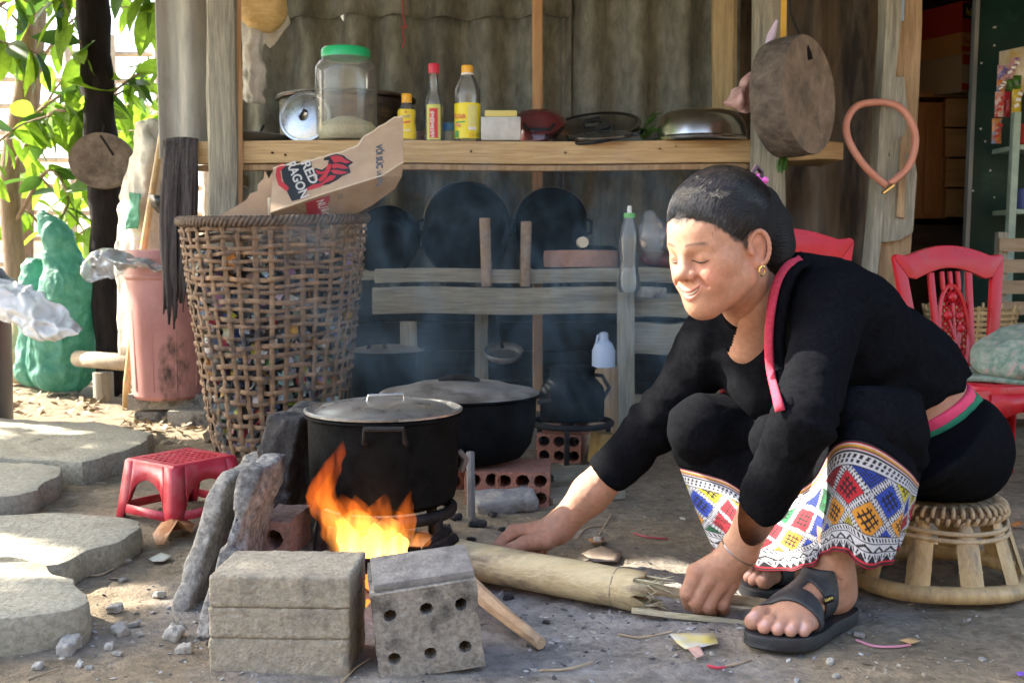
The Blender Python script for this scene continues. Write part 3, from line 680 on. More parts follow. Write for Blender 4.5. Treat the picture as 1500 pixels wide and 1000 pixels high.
# bamboo length lying on a stub, leaning sticks, hanging sack
m = MB(); m.tube([P(114, 525, 4.5), P(150, 528, 4.4), P(215, 533, 4.2)], .034, n=12); tag(m.build('bamboo_length', M('old_bamboo', (.24, .19, .13), (.36, .30, .21), rough=.8, scale=8, bump=.3), sharp=0), 'short grey bamboo length resting on a stub by the barrel', 'bamboo')
a = P(151, 545, 4.4); m = MB(); m.tube([(a.x, 4.4, -.02), (a.x, 4.4, a.z * .5), tuple(a)], .04, n=10); tag(m.build('wood_stub', WOODZ), 'short grey stub under the bamboo length', 'stub')
m = MB(); m.tube([P(250, 90, 4.02), P(238, 190, 4.04), P(222, 290, 4.08), P(208, 380, 4.12), P(186, 560, 4.2), Vector((P(184, 590, 4.2).x, 4.2, -.01))], [.010, .011, .013, .014, .014, .014], n=9)
tag(m.build('bamboo_stick', BAMBOO, sharp=0), 'tall thin bamboo stick leaning behind the pink barrel', 'stick')
RICE = M('woven_rice_sack', (.50, .46, .37), (.66, .62, .53), rough=.8, scale=7, bump=.4, c3=(.26, .22, .17), s3=4, t3=(.55, .75))
o = drape('rice_sack', 'dirty white rice sack with green print hung behind the barrel', 'sack',
      [[(196, 182, 4.30), (215, 176, 4.26), (248, 178, 4.30)], [(196, 215, 4.28), (218, 222, 4.18), (250, 225, 4.28)], [(176, 290, 4.28), (205, 300, 4.2), (246, 300, 4.3)], [(170, 360, 4.28), (205, 370, 4.2), (246, 370, 4.3)], [(176, 520, 4.3), (205, 520, 4.24), (246, 520, 4.3)]], RICE, wob=.016, seed=5, solid=.004)
drape('green_print', None, None, [[(190, 282, 4.17), (206, 284, 4.145)], [(188, 310, 4.17), (205, 306, 4.14)], [(182, 336, 4.18), (200, 336, 4.15)]], PL('green_print', (.05, .22, .13), .7), wob=.008, parent=o)
m = MB(); m.sheet([[P(220, 284, 3.93), P(240, 288, 3.90)], [P(224, 300, 3.93), P(242, 300, 3.9)], [P(234, 310, 3.94), P(242, 308, 3.92)]]); tag(m.build('black_scoop', PL('black_plastic', (.012, .012, .013), .3), solid=.02), 'small black plastic scoop hanging by the shelf end', 'scoop')
# dark cloth strips over the shelf end
RAG = M('dark_brown_rag', (.035, .028, .026), (.10, .085, .08), rough=.9, scale=30, stretch=(3, 3, .15), bump=.8, bscale=40)
t = thing('dark_rag', 'dark brown dried fibre strips draped over the shelf end', 'fibre bundle', P(262, 480, 3.56)); rd = random.Random(31)
for k in range(26):
    f = (k + rd.uniform(-.4, .4)) / 25; x0 = 246 + 40 * f; x1 = 244 + 36 * f + rd.uniform(-3, 3); yb = rd.uniform(430, 488) - 25 * f; Yk = 3.555 + rd.uniform(-.012, .02); pts = spline([P(x0 + 2, 226, 3.69), P(x0, 206 - 4 * math.sin(3 * f), 3.655), P(x0 - 1, 214, 3.60), P((x0 + x1) / 2 + rd.uniform(-3, 3), 290, Yk), P(x1 + rd.uniform(-2, 2), 380, Yk + rd.uniform(-.01, .01)), P(x1 + rd.uniform(-4, 4), yb, Yk + .005)], 5)
    rows = []; n = len(pts); ang = rd.uniform(-.7, .7); wd = rd.uniform(.008, .017)
    for i, q_ in enumerate(pts):
        an = ang + .5 * math.sin(i * .5 + k); w_ = wd * (1 if i < n - 4 else (n - i) / 4.5); d_ = Vector((math.cos(an), math.sin(an) * .6, 0)) * w_; rows.append([q_ - d_, q_ - d_ * .3 + Vector((0, -.003, 0)), q_ + d_ * .35 + Vector((0, .002, 0)), q_ + d_])
    m = MB(); m.sheet(rows); m.build('strip', RAG, t, sharp=0, solid=.0015)
# ================================================================ things on the upper shelf
ZS = zs1 + .001
def at_shelf(px, Yd): 
    p = P(px, 206, Yd); p.z = ZS; return p
def hgt(y0, y1, Yd): return (y1 - y0) / FPX * Yd
def label_band(m, c, prof, n=32, a0=0, a1=2 * math.pi):
    rows = []
    for (r_, z) in prof: rows.append([(c[0] + r_ * math.cos(a0 + (a1 - a0) * k / n), c[1] + r_ * math.sin(a0 + (a1 - a0) * k / n), c[2] + z) for k in range(n + 1)])
    return m.sheet(rows)
def text(s_, size, origin, xdir, ydir, mat, parent, name='lettering', ext=.0006, bold=0.):
    cu = bpy.data.curves.new(name, 'FONT'); cu.body = s_; cu.size = size; cu.extrude = ext; cu.offset = bold
    o = bpy.data.objects.new(name, cu); COL.objects.link(o)
    dg = bpy.context.evaluated_depsgraph_get(); me = bpy.data.meshes.new_from_object(o.evaluated_get(dg)); bpy.data.objects.remove(o)
    x = Vector(xdir).normalized(); y = Vector(ydir); y = (y - x * x.dot(y)).normalized(); z = x.cross(y); 
    mt = Matrix((x, y, z)).transposed().to_4x4(); mt.translation = Vector(origin) - Vector(ORG[parent.name]); me.transform(mt)
    me.materials.clear(); me.materials.append(mat); q = bpy.data.objects.new(name, me); COL.objects.link(q); q.parent = parent; return q
def marks(o, xd, yd, length, h_, n, mat, parent, seed):
    """a row of small printed strokes too fine to read"""
    r_ = random.Random(seed); x = Vector(xd).normalized(); y = Vector(yd); y = (y - x * x.dot(y)).normalized(); z = x.cross(y); m = MB(); st = length / n
    for i in range(n):
        a = Vector(o) + x * (i * st); w_ = st * r_.uniform(.2, .34)
        for (u, v0, v1) in ((0, r_.uniform(0, .2), r_.uniform(.75, 1)), (st * .5, r_.uniform(0, .3), r_.uniform(.5, .9))): m.add([a + x * u + y * v0 * h_ + z * .0006, a + x * (u + w_) + y * v0 * h_ + z * .0006, a + x * (u + w_) + y * v1 * h_ + z * .0006, a + x * u + y * v1 * h_ + z * .0006], [(0, 1, 2, 3)])
        v0 = r_.choice((.05, .4, .75)); m.add([a + y * v0 * h_ + z * .0007, a + x * st * .75 + y * v0 * h_ + z * .0007, a + x * st * .75 + y * (v0 + .18) * h_ + z * .0007, a + y * (v0 + .18) * h_ + z * .0007], [(0, 1, 2, 3)])
    return m.build('print', mat, parent, smooth=False)
YELL = PL('yellow_label', (.78, .60, .03), .45); REDINK = PL('red_ink', (.62, .04, .05), .5); GREENINK = PL('green_ink', (.10, .35, .08), .5)
BLUEINK = PL('blue_ink', (.05, .10, .40), .5); WHITEINK = PL('white_ink', (.75, .75, .72), .5); BLACKINK = PL('black_ink', (.012, .015, .02), .6)
YCAP = PL('orange_yellow_cap', (.82, .42, .04), .4); REDCAP = PL('red_cap', (.60, .03, .06), .35)
# big jar
Yj = 3.70; c = at_shelf(508, Yj); r_ = 45 / SCL(Yj); h_ = hgt(72, 207, Yj)
t = thing('plastic_jar', 'large cloudy plastic jar with a bright green screw lid', 'jar', c)
m = MB(); m.lathe([(.001, .004), (r_ * .9, .004), (r_ * .97, .012), (r_, .03), (r_ * 1.0, h_ * .72), (r_ * .99, h_ * .78), (r_ * .9, h_ * .84), (r_ * .78, h_ * .87), (r_ * .76, h_ * .90)], c, n=40); m.build('body', JARCLEAR, t)
m = MB(); m.lathe([(r_ * .74, h_ * .885), (r_ * .78, h_ * .885), (r_ * .785, h_ * .965), (r_ * .74, h_ * .985), (r_ * .4, h_ * .99), (.001, h_ * .99)], c, n=40); m.build('lid', PL('green_lid', (.02, .45, .17), .3), t)
m = MB(); m.lathe([(.001, .008), (r_ * .94, .008), (r_ * .95, h_ * .16), (r_ * .80, h_ * .21), (r_ * .3, h_ * .27), (.001, h_ * .25)], c, n=32); m.build('contents', M('pale_grain', (.55, .52, .32), (.72, .70, .52), rough=.9, scale=40, bump=.6), t)
# bottles
def bottle(name, label, px, Yd, prof, y0, mat, capmat, capn, cw):
    c = at_shelf(px, Yd); k = SCL(Yd); h_ = hgt(y0, 206, Yd); t = thing(name, label, 'bottle', c)
    m = MB(); m.lathe([(.001, .002)] + [(r_ / k, .002 + f * h_) for r_, f in prof], c, n=32); m.build('body', mat, t)
    zc = prof[-1][1]; m = MB(); rc = cw / k
    m.lathe([(rc * .92, h_ * (zc - .012)), (rc, h_ * (zc - .01)), (rc, h_ * .985), (rc * .9, h_), (.001, h_)], c, n=24); m.build('cap', capmat, t)
    return t, c, k, h_
t, c, k, h_ = bottle('small_drink_bottle', 'small yellow labelled drink bottle with an orange cap', 596, 3.69, [(12.5, 0), (13.5, .04), (13, .3), (11.5, .42), (13, .6), (12, .66), (7, .80), (6, .82)], 137, PETCLEAR, YCAP, 7.5, 7.5)
m = MB(); label_band(m, c, [(13.4 / k, .05 * h_), (13.9 / k, .1 * h_), (13.4 / k, .3 * h_), (12 / k, .42 * h_), (13.4 / k, .6 * h_), (12.4 / k, .67 * h_)]); m.build('label', YELL, t)
marks(c + Vector((-.003, -.0345, h_ * .57)), (1, 0, 0), (0, 0, 1), .007, .011, 2, REDINK, t, 1); marks(c + Vector((-.017, -.035, h_ * .485)), (1, 0, .1), (0, 0, 1), .034, .006, 7, BLUEINK, t, 2); marks(c + Vector((-.014, -.0345, h_ * .2)), (1, 0, .05), (0, 0, 1), .03, .007, 6, WHITEINK, t, 3)
m = MB(); m.box(c + Vector((.004, -.0335, h_ * .40)), (.024, .002, .004), Euler((0, R(-8), 0))); m.build('stripe', REDINK, t)
t, c, k, h_ = bottle('sauce_bottle', 'slim clear sauce bottle with a red cap and yellow label', 636, 3.68, [(13, 0), (13.5, .03), (13.5, .5), (11, .57), (7.5, .63), (6.8, .7), (6.6, .88), (7, .89)], 95, PETCLEAR, REDCAP, 8.2, 8.2)
m = MB(); label_band(m, c, [(13.9 / k, .02 * h_), (13.9 / k, .40 * h_), (13.9 / k, .47 * h_)], n=12, a0=R(225), a1=R(315)); m.build('label', PL('lime_label', (.60, .62, .16), .5), t)
m = MB(); label_band(m, c, [(14.3 / k, .04 * h_), (14.3 / k, .42 * h_)], n=8, a0=R(246), a1=R(296)); m.build('label_panel', REDINK, t)
marks(c + Vector((.004, -.0345, .012)), (0, 0, 1), (-1, 0, 0), h_ * .34, .015, 9, WHITEINK, t, 4)
t, c, k, h_ = bottle('cooking_oil_bottle', 'clear cooking oil bottle with broad yellow label and orange cap', 685, 3.69, [(17, 0), (18.5, .03), (18.5, .5), (19, .60), (18, .68), (12, .82), (8, .88), (7.5, .9)], 97, PETCLEAR, YCAP, 9, 8.6)
m = MB(); label_band(m, c, [(18.9 / k, .04 * h_), (19 / k, .5 * h_)]); m.build('label', PL('lemon_label', (.80, .68, .02), .4), t)
m = MB(); m.lathe([(8.9 / k, .875 * h_), (9.2 / k, .875 * h_), (9.2 / k, .90 * h_), (8.9 / k, .90 * h_)], c, n=24); m.build('cap_band', WHITEINK, t)
m = MB(); label_band(m, c, [(19.2 / k, .20 * h_), (19.2 / k, .47 * h_)], n=8, a0=R(272), a1=R(318)); m.build('label_panel', PL('pale_lime', (.70, .66, .22), .5), t)
m = MB(); label_band(m, c, [(19.4 / k, .145 * h_), (19.4 / k, .19 * h_)], n=8, a0=R(275), a1=R(312)); m.build('barcode', WHITEINK, t)
marks(c + Vector((-.038, -.0425, h_ * .28)), (1, -.12, .12), (0, 0, 1), .034, .018, 6, REDINK, t, 5); marks(c + Vector((-.036, -.043, h_ * .18)), (1, -.1, 0), (0, 0, 1), .014, .014, 3, PL('magenta_ink', (.6, .06, .25), .5), t, 6)
m = MB(); label_band(m, c, [(19.3 / k, .24 * h_), (19.3 / k, .26 * h_)], n=8, a0=R(215), a1=R(262)); m.build('stripe', GREENINK, t)
m = MB(); label_band(m, c, [(19.3 / k, .05 * h_), (19.3 / k, .14 * h_)], n=6, a0=R(205), a1=R(232)); m.build('leaf_mark', GREENINK, t)
for (dx, f, mt) in ((.034, .09, BLACKINK), (.014, .08, REDINK)):
    m = MB(); ang = math.asin(dx / (19.6 / k)); 
    m.lathe([(.0055, -.0006), (.0065, -.0006), (.0065, .0006), (.0055, .0006)], c + Vector((dx, -math.cos(ang) * 19.5 / k, h_ * f)), n=14, mat=Matrix.Rotation(ang, 3, 'Z') @ Matrix.Rotation(R(90), 3, 'X')); m.build('round_mark', mt, t)
# little blue capped bottle and brown cup behind
c = at_shelf(659, 3.8); m = MB(); k = SCL(3.8); t = thing('small_blue_capped_bottle', 'tiny bottle with a blue cap standing behind the cooking oil', 'bottle', c)
m.lathe([(.001, 0), (9 / k, 0), (9 / k, 18 / k), (8 / k, 21 / k)], c, n=20); m.build('body', Mthin('blue_pet', (.35, .55, .70), .3), t)
m = MB(); m.lathe([(9.6 / k, 21 / k), (9.6 / k, 30 / k), (8 / k, 32 / k), (.001, 32 / k)], c, n=20); m.build('cap', PL('blue_cap', (.04, .18, .48)), t)
c = at_shelf(622, 3.86); m = MB(); m.lathe([(.001, 0), (.05, 0), (.062, .03), (.060, .05), (.055, .052), (.05, .03), (.001, .01)], c, n=24); tag(m.build('brown_cup', PL('brown_plastic', (.13, .06, .06), .4)), 'dull maroon cup behind the sauce bottle', 'cup')
# square box with yellow lid
c = at_shelf(734, 3.69); k = SCL(3.69); t = thing('square_food_box', 'cloudy square plastic box with a yellow lid', 'box', c)
m = MB(); m.box(c + Vector((0, 0, 17 / k)), (57 / k, 55 / k, 34 / k)); m.build('body', M('frosted_plastic', (.42, .43, .40), (.58, .58, .55), rough=.35, scale=9, bump=.2), t, bevel=.008)
m = MB(); m.box(c + Vector((0, 0, 38.5 / k)), (46 / k, 46 / k, 9 / k)); m.build('lid', PL('yellow_lid', (.60, .52, .16), .4), t, bevel=.004)
# big dark pot behind the jar, with leaning aluminium lid
c = at_shelf(508, 3.965); k = SCL(3.965) * 1.06; t = thing('large_dark_pot', 'large dark cooking pot behind the green lidded jar', 'pot', c)
CU = M('coppery_sooted_metal', (.02, .016, .014), (.09, .05, .03), rough=.4, metal=.6, scale=6, stretch=(1, 1, 3), c3=(.01, .01, .01), s3=5, t3=(.45, .6))
m = MB(); m.lathe([(.001, 0), (92 / k, 0), (100 / k, 8 / k), (101 / k, 70 / k), (106 / k, 73 / k), (106 / k, 76 / k), (98 / k, 76 / k), (96 / k, 10 / k), (.001, 6 / k)], c, n=48); m.build('body', CU, t)
m = MB(); m.lathe([(107 / k, 76 / k), (104 / k, 79 / k), (60 / k, 86 / k), (.001, 90 / k)], c, n=48); m.build('lid', DULLALU, t)
def disc_lid(name, label, c, r_, nrm, mat, dome=.18, hmat=None, hang=35):
    nrm = Vector(nrm).normalized(); q = nrm.to_track_quat('Z', 'Y').to_matrix(); t = thing(name, label, 'pan' if 'pan' in name else 'lid', c)
    m = MB(); m.lathe([(r_, -.004), (r_ * 1.01, 0), (r_, .006), (r_ * .93, .007), (r_ * .90, .004), (r_ * .6, r_ * dome * .75), (r_ * .25, r_ * dome), (.001, r_ * dome * 1.02)], c, n=44, mat=q); m.build('plate', mat, t, solid=.002)
    m = MB(); a = q @ Vector((math.cos(R(hang)), math.sin(R(hang)), 0)); top = Vector(c) + nrm * (r_ * dome)
    m.tube([top - a * r_ * .18, top - a * r_ * .16 + nrm * .016, top + a * r_ * .16 + nrm * .016, top + a * r_ * .18], .005, n=8); m.build('handle', hmat or IRON, t); return t
c = at_shelf(446, 3.66); rl = 38 / SCL(3.66)
disc_lid('aluminium_lid', 'round aluminium pan lid leaning behind the plastic jar', c + Vector((0, .02, rl * .95)), rl, (-.15, -1, .25), ALU, hang=60)
# frying pan edge at the left
c = at_shelf(378, 3.74); t = thing('frying_pan', 'dark shallow frying pan beside the weathered post', 'pan', c)
m = MB(); m.lathe([(.001, .004), (.085, .004), (.118, .026), (.122, .028), (.121, .031), (.112, .028), (.08, .009), (.001, .009)], c, n=40, mat=Matrix.Rotation(R(4), 3, 'Y')); m.build('dish', PL('grey_steel', (.10, .10, .10), .35), t)
m = MB(); m.tube([c + Vector((.0, -.02, .012)), c + Vector((.03, -.05, .055))], .0045, n=8); m.build('handle', IRON, t)
# maroon pot with handle, black lids, upturned basin, herbs
c = at_shelf(790, 3.86); k = SCL(3.86); t = thing('maroon_pan', 'upturned dark maroon pan with a loop handle', 'pan', c)
m = MB(); m.lathe([(46 / k, 3 / k), (48 / k, 6 / k), (46 / k, 20 / k), (40 / k, 38 / k), (28 / k, 50 / k), (10 / k, 54 / k), (.001, 54 / k)], c, n=44); m.build('bowl', M('maroon_enamel', (.10, .02, .022), (.16, .035, .035), rough=.15, scale=4, coat=.6), t, fix=True)
m = MB(); m.tube([c + Vector((-22 / k, -40 / k, 28 / k)), c + Vector((-18 / k, -52 / k, 20 / k)), c + Vector((14 / k, -54 / k, 20 / k)), c + Vector((20 / k, -42 / k, 28 / k))], .005, n=8); m.build('handle', IRON, t)
GLOSSB = M('black_enamel', (.006, .006, .006), (.012, .012, .012), rough=.18, scale=8, coat=.3)
for (px, py, Yd, rp, nrm, lab) in ((868, 190, 3.76, 70, (-.15, -.42, 1), 'large black enamel lid lying on the shelf'), (885, 198, 3.70, 56, (-.08, -.25, 1), 'smaller black lid lying in front of the large one')):
    c = P(px, py - 2, Yd); disc_lid('black_pan', lab, c, rp / SCL(Yd), nrm, GLOSSB, dome=.10)
c = at_shelf(1026, 3.72); k = SCL(3.72); t = thing('steel_basin', 'shiny steel basin turned upside down on the shelf', 'basin', c)
m = MB(); m.lathe([(72 / k, 0), (74 / k, 2 / k), (73 / k, 5 / k), (68 / k, 8 / k), (66 / k, 20 / k), (60 / k, 34 / k), (50 / k, 43 / k), (38 / k, 46 / k), (.001, 46 / k)], c, n=56); m.build('bowl', STEEL, t)
t = thing('herb_sprig', 'small sprig of green leaves by the steel basin', 'herbs', at_shelf(948, 3.68)); b = Vector(ORG[t.name]) + Vector((-.01, 0, .004)); rd = random.Random(5)
m = MB(); m.tube([b, b + Vector((.0, 0, .04)), b + Vector((.02, 0, .08))], .002, n=5); m.build('stem', LEAFD, t)
for i in range(13):
    f = rd.random(); o = put_leaf(t, b + Vector((.02 * f, 0, .075 * f + .005)), Vector((rd.uniform(-1, 1.2), rd.uniform(-1, .5), rd.uniform(.2, 1.3))), LM[2], rd.uniform(.2, .34), rd.uniform(-1, 1))
# hanging rags, bag and red string at the top
drape('white_rag', 'greyish white rag hanging behind the weathered post', 'rag', [[(352, 28, 3.76), (372, 30, 3.72), (392, 44, 3.74)], [(356, 70, 3.74), (372, 80, 3.70), (386, 80, 3.73)], [(354, 110, 3.74), (371, 115, 3.70), (388, 112, 3.73)], [(358, 145, 3.74), (371, 152, 3.71), (386, 152, 3.73)]], M('off_white_cloth', (.42, .40, .36), (.58, .56, .52), rough=.9, scale=12, bump=.5), wob=.02, seed=31, solid=.003)
sack('straw_bag', 'yellow straw bag hanging above the white rag', 'bag', [(384, 12, 3.74, .085), (372, -40, 3.74, .10)], None, M('yellow_straw', (.55, .36, .12), (.72, .52, .24), rough=.6, scale=12, stretch=(1, 1, 3), bump=.6), 14, lumps=.008, h=.009)
drape('grey_rag', 'grey cloth flap hanging beside the straw bag', 'rag', [[(388, 20, 3.80), (408, 18, 3.78), (424, 22, 3.8)], [(384, 50, 3.80), (404, 54, 3.78), (422, 40, 3.8)], [(388, 60, 3.8), (393, 70, 3.79), (398, 62, 3.8)]], M('off_white_cloth', (.5, .5, .5)), wob=.01, seed=33, solid=.003)
m = MB(); q = spline([P(590, -60, 4.1), P(591, 20, 4.1), P(594, 38, 4.1), P(590, 48, 4.1), P(592, 60, 4.1), P(589, 71, 4.1)], 5); m.tube(q, .003, n=5); m.tube([P(587, 42, 4.1), P(592, 38, 4.1), P(598, 40, 4.1)], .003, n=5)
tag(m.build('red_string', PL('red_string', (.30, .04, .04), .8)), 'knotted red string hanging before the corrugated wall', 'string')
# ---- right post: hung chopping block, bag, clip, strap
OAK = M('weathered_block_face', (.14, .10, .07), (.30, .22, .15), rough=.85, scale=7, bump=.5, bscale=28, c3=(.07, .055, .04), s3=4, t3=(.5, .7))
c = P(1162, 143, 3.40); ax = Vector((.74, -.67, .06))
t, u, v, ax = slab_log(c, .172, .11, ax, OAK, DBARK, 'hanging_chopping_block', 'thick round tree slice chopping block hung on the pale post', 'chopping block', seed=7, jag=.012, zsq=1.05)
m = MB(); m.tube([c + u * .165 + ax * .04, c + u * .12 + ax * .058, c + u * .105 + v * -.004 + ax * .058], .009, n=6); m.build('knot_hole', CHAR, t)
m = MB(); m.tube([P(1152, -60, 3.46), P(1158, 20, 3.46), P(1170, 50, 3.42), c + u * .15], .004, n=6); m.build('hanging_wire', IRON, t)
m = MB(); m.box(P(1148, 10, 3.55), (.018, .004, .28)); tag(m.build('yellow_strap', PL('yellow_strap', (.62, .36, .05), .6)), 'narrow yellow strap nailed on the pale post', 'strap')
drape('pink_plastic_bag', 'pinkish plastic bag bulging beside the hung chopping block', 'plastic bag', [[(1118, 98, 3.47), (1100, 108, 3.44), (1090, 120, 3.44)], [(1116, 118, 3.46), (1090, 128, 3.40), (1070, 140, 3.44)], [(1114, 140, 3.46), (1088, 145, 3.39), (1061, 152, 3.43)], [(1114, 162, 3.46), (1095, 166, 3.41), (1070, 160, 3.44)]], Mtransl('pink_film', (.70, .42, .38), (.80, .62, .58), .4, obj_rand=0, rough=.25), wob=.02, seed=44)
m = MB(); m.tube([P(1138, 30, 3.5), P(1130, 52, 3.5), P(1119, 78, 3.5)], [.004, .014, .003], n=8); tag(m.build('lilac_paper_twist', PL('lilac_paper', (.60, .50, .66), .6)), 'small lilac paper twist pinned on the pale post', 'paper')
t = thing('hanging_herbs', 'small bunch of dry greens hanging below the chopping block', 'herbs', P(1150, 235, 3.42)); b = Vector(ORG[t.name])
for i in range(9): put_leaf(t, b + Vector((0, 0, .02)), Vector((rd.uniform(-.5, .5), rd.uniform(-.4, .2), -1)), LM[2], rd.uniform(.25, .4), rd.uniform(-1, 1))
# hose loop on the door post
HOSE = M('orange_rubber_hose', (.52, .20, .13), (.62, .28, .19), rough=.4, scale=5)
t = thing('rubber_hose', 'orange rubber hose looped round the split door post', 'hose', P(1300, 270, 3.44))
q = spline([P(1298, 272, 3.44), P(1268, 245, 3.43), P(1245, 210, 3.44), P(1240, 180, 3.46), P(1255, 156, 3.48), P(1285, 150, 3.48), P(1315, 156, 3.46), P(1335, 180, 3.45), P(1341, 210, 3.45), P(1330, 245, 3.45), P(1303, 270, 3.44)], 6); m = MB(); m.tube(q, .0115, n=10); m.build('tube', HOSE, t, sharp=0)
m = MB(); m.tube([P(1293, 283, 3.43), P(1309, 271, 3.43)], .0065, n=8); m.build('brass_joint', M('brass', (.55, .42, .18), (.7, .56, .28), rough=.3, metal=1), t)
# ================================================================ things on the lower rack
ZR = zr(394)
def rpot(name, label, px, w_, y0, y1, Yd, tilt, mat=SOOT):
    c = P(px, y1, Yd); k = SCL(Yd); r_ = w_ / 2 / k; h_ = (y1 - y0) / k; t = thing(name, label, 'pot', c)
    q = Matrix.Rotation(R(tilt), 3, 'X') @ Matrix.Rotation(R(px % 7 - 3), 3, 'Y'); cc = Vector(c) + Vector((0, .03, r_ * .98 if abs(tilt) > 45 else 0))
    prof = [(.001, h_ * .5), (r_ * .85, h_ * .5), (r_ * .97, h_ * .42), (r_, h_ * .2), (r_, -h_ * .3), (r_ * 1.04, -h_ * .32), (r_ * .97, -h_ * .33), (r_ * .95, h_ * .2), (r_ * .8, h_ * .44), (.001, h_ * .46)]
    m = MB(); m.lathe(prof, cc, n=44, mat=q); m.build('body', mat, t)
    m = MB(); m.lathe([(r_ * 1.04, -h_ * .315), (r_ * 1.055, -h_ * .325), (r_ * 1.04, -h_ * .335)], cc, n=44, mat=q); m.build('rim', DULLALU, t)
    for sg in (-1, 1):
        m = MB(); m.tube([cc + q @ Vector((sg * r_, -.03, -h_ * .1)), cc + q @ Vector((sg * r_ * 1.14, -.025, -h_ * .1)), cc + q @ Vector((sg * r_ * 1.14, .025, -h_ * .1)), cc + q @ Vector((sg * r_, .03, -h_ * .1))], .006, n=6); m.build('handle', IRON, t)
    return t
rpot('sooty_pot', 'sooty black pot on its side next to the cane basket', 566, 92, 300, 398, 3.92, 100)
rpot('sooty_pot', 'wide sooty pot leaning behind the first wooden peg', 682, 124, 290, 398, 3.93, 108)
rpot('sooty_pot', 'blackened pot propped up behind the round board', 808, 104, 290, 388, 4.0, 118)
rpot('sooty_pot', 'small black pot half hidden behind the round board', 872, 66, 330, 390, 3.98, 0)
c = P(851, 378, 3.86); c.z = ZR + .032
slab_log(c, 54 / SCL(3.86), .058, (0, .02, 1), ENDG, M('painted_board_edge', (.30, .15, .10), (.42, .24, .17), rough=.8, scale=12, bump=.5, c3=(.62, .60, .55), s3=9, t3=(.66, .74)), 'round_chopping_board', 'thick reddish round chopping board lying on the rack', 'chopping board', seed=9, jag=.006)
c = P(853, 355, 3.78); m = MB(); m.lathe([(.001, -.045), (.019, -.045), (.0195, .04), (.018, .045), (.001, .045)], c, n=20, mat=Matrix.Rotation(R(90), 3, 'X')); tag(m.build('rolling_pin', M('pale_wood', (.62, .52, .36), (.72, .62, .46), scale=20)), 'pale wooden rolling pin end lying on the round board', 'pin')
c = P(921, 428, 3.58); k = SCL(3.58); t = thing('empty_plastic_bottle', 'empty clear plastic bottle with a green neck ring on the rack', 'bottle', c)
m = MB(); m.lathe([(.001, .003), (13 / k, 0), (16 / k, 5 / k), (16 / k, 20 / k), (14 / k, 28 / k), (12.5 / k, 45 / k), (15 / k, 75 / k), (13 / k, 92 / k), (8.5 / k, 106 / k), (8 / k, 112 / k)], c, n=28); m.build('body', PETCLEAR, t)
m = MB(); m.lathe([(8.4 / k, 108 / k), (8.6 / k, 108 / k), (8.6 / k, 115 / k), (8.4 / k, 115 / k)], c, n=20); m.build('neck_ring', PL('green_ring', (.12, .45, .12)), t)
m = MB(); m.lathe([(5 / k, 112 / k), (3.4 / k, 116 / k), (3.2 / k, 125 / k), (.001, 126 / k)], c, n=16); m.build('spout', WHITEINK, t)
sack('clear_food_bag', 'clear plastic bag of dark food beside the empty bottle', 'plastic bag', [(958, 370, 3.84, .035), (955, 345, 3.84, .045), (952, 318, 3.84, .02)], None, CLEARBAG, 17, lumps=.012, h=.008)
sack('dark_food', 'dark maroon food lumps lying on the rack', 'food', [(950, 380, 3.86, .03), (985, 382, 3.86, .03)], None, M('dark_food', (.10, .03, .03), (.2, .08, .06), rough=.3), 19, lumps=.016, h=.008)
m = MB(); m.box(P(955, 428, 3.6), (.085, .05, .035), Euler((0, R(3), R(8)))); tag(m.build('stone_whetstone', GREYBRICK, bevel=.004), 'grey whetstone on the rack end beside the empty bottle', 'whetstone')
# ================================================================ cane basket
bc = Vector((P(405, 500, 3.23).x, 3.23, 0)); RZ = P(405, 322, 3.23).z; NS = 36
def brad(z): 
    t = max(0, min(1, z / RZ)); return .178 + .090 * t ** .8
t = basket = thing('cane_basket', 'tall open weave cane basket full of rubbish', 'basket', bc)
rd = random.Random(2)
jw = [rd.uniform(-.35, .35) for _ in range(NS)]
def sag(a): return .012 * math.cos(a - 1.2)
def strip(pts, nrm, wid, th, closed):
    """flat strip: pts with per-point outward normal"""
    n = len(pts); rows = []
    for i in range(n):
        d = (pts[(i + 1) % n] - pts[i - 1]) if closed else (pts[min(i + 1, n - 1)] - pts[max(i - 1, 0)]); b = d.normalized().cross(nrm[i]).normalized()
        rows.append([pts[i] + b * wid * u + nrm[i] * th * v for u, v in ((-.5, 0), (-.3, .5), (.3, .5), (.5, 0), (.3, -.5), (-.3, -.5))])
    m = MB(); m.sheet(rows + ([rows[0]] if closed else []), wrap=True)
    if not closed: m.f += [tuple(range(5, -1, -1)), tuple((n - 1) * 6 + k for k in range(6))]
    return m
rows_z = []; y = 334.0
while y < 668: rows_z.append(y); y += (10. if y < 430 else 11.5 + 5 * min(1, (y - 430) / 120)) + rd.uniform(-1.5, 1.5)
zz = [RZ * (1 - (y - 322) / (672 - 322)) for y in rows_z]
for k in range(NS):
    a = 2 * math.pi * (k + jw[k] * .35) / NS; pts = []; nr = []
    for i in range(40):
        z = RZ * i / 39; w_ = .003 * math.sin(i * 2.1 + k * math.pi); aa = a + .012 * math.sin(z * 9 + k); n_ = Vector((math.cos(aa), math.sin(aa), 0))
        pts.append(bc + n_ * (brad(z) + w_) + Vector((0, 0, z + .004 + sag(aa)))); nr.append(n_)
    strip(pts, nr, rd.uniform(.0130, .0165), .0035, False).build('stake', STRAND, t, sharp=50)
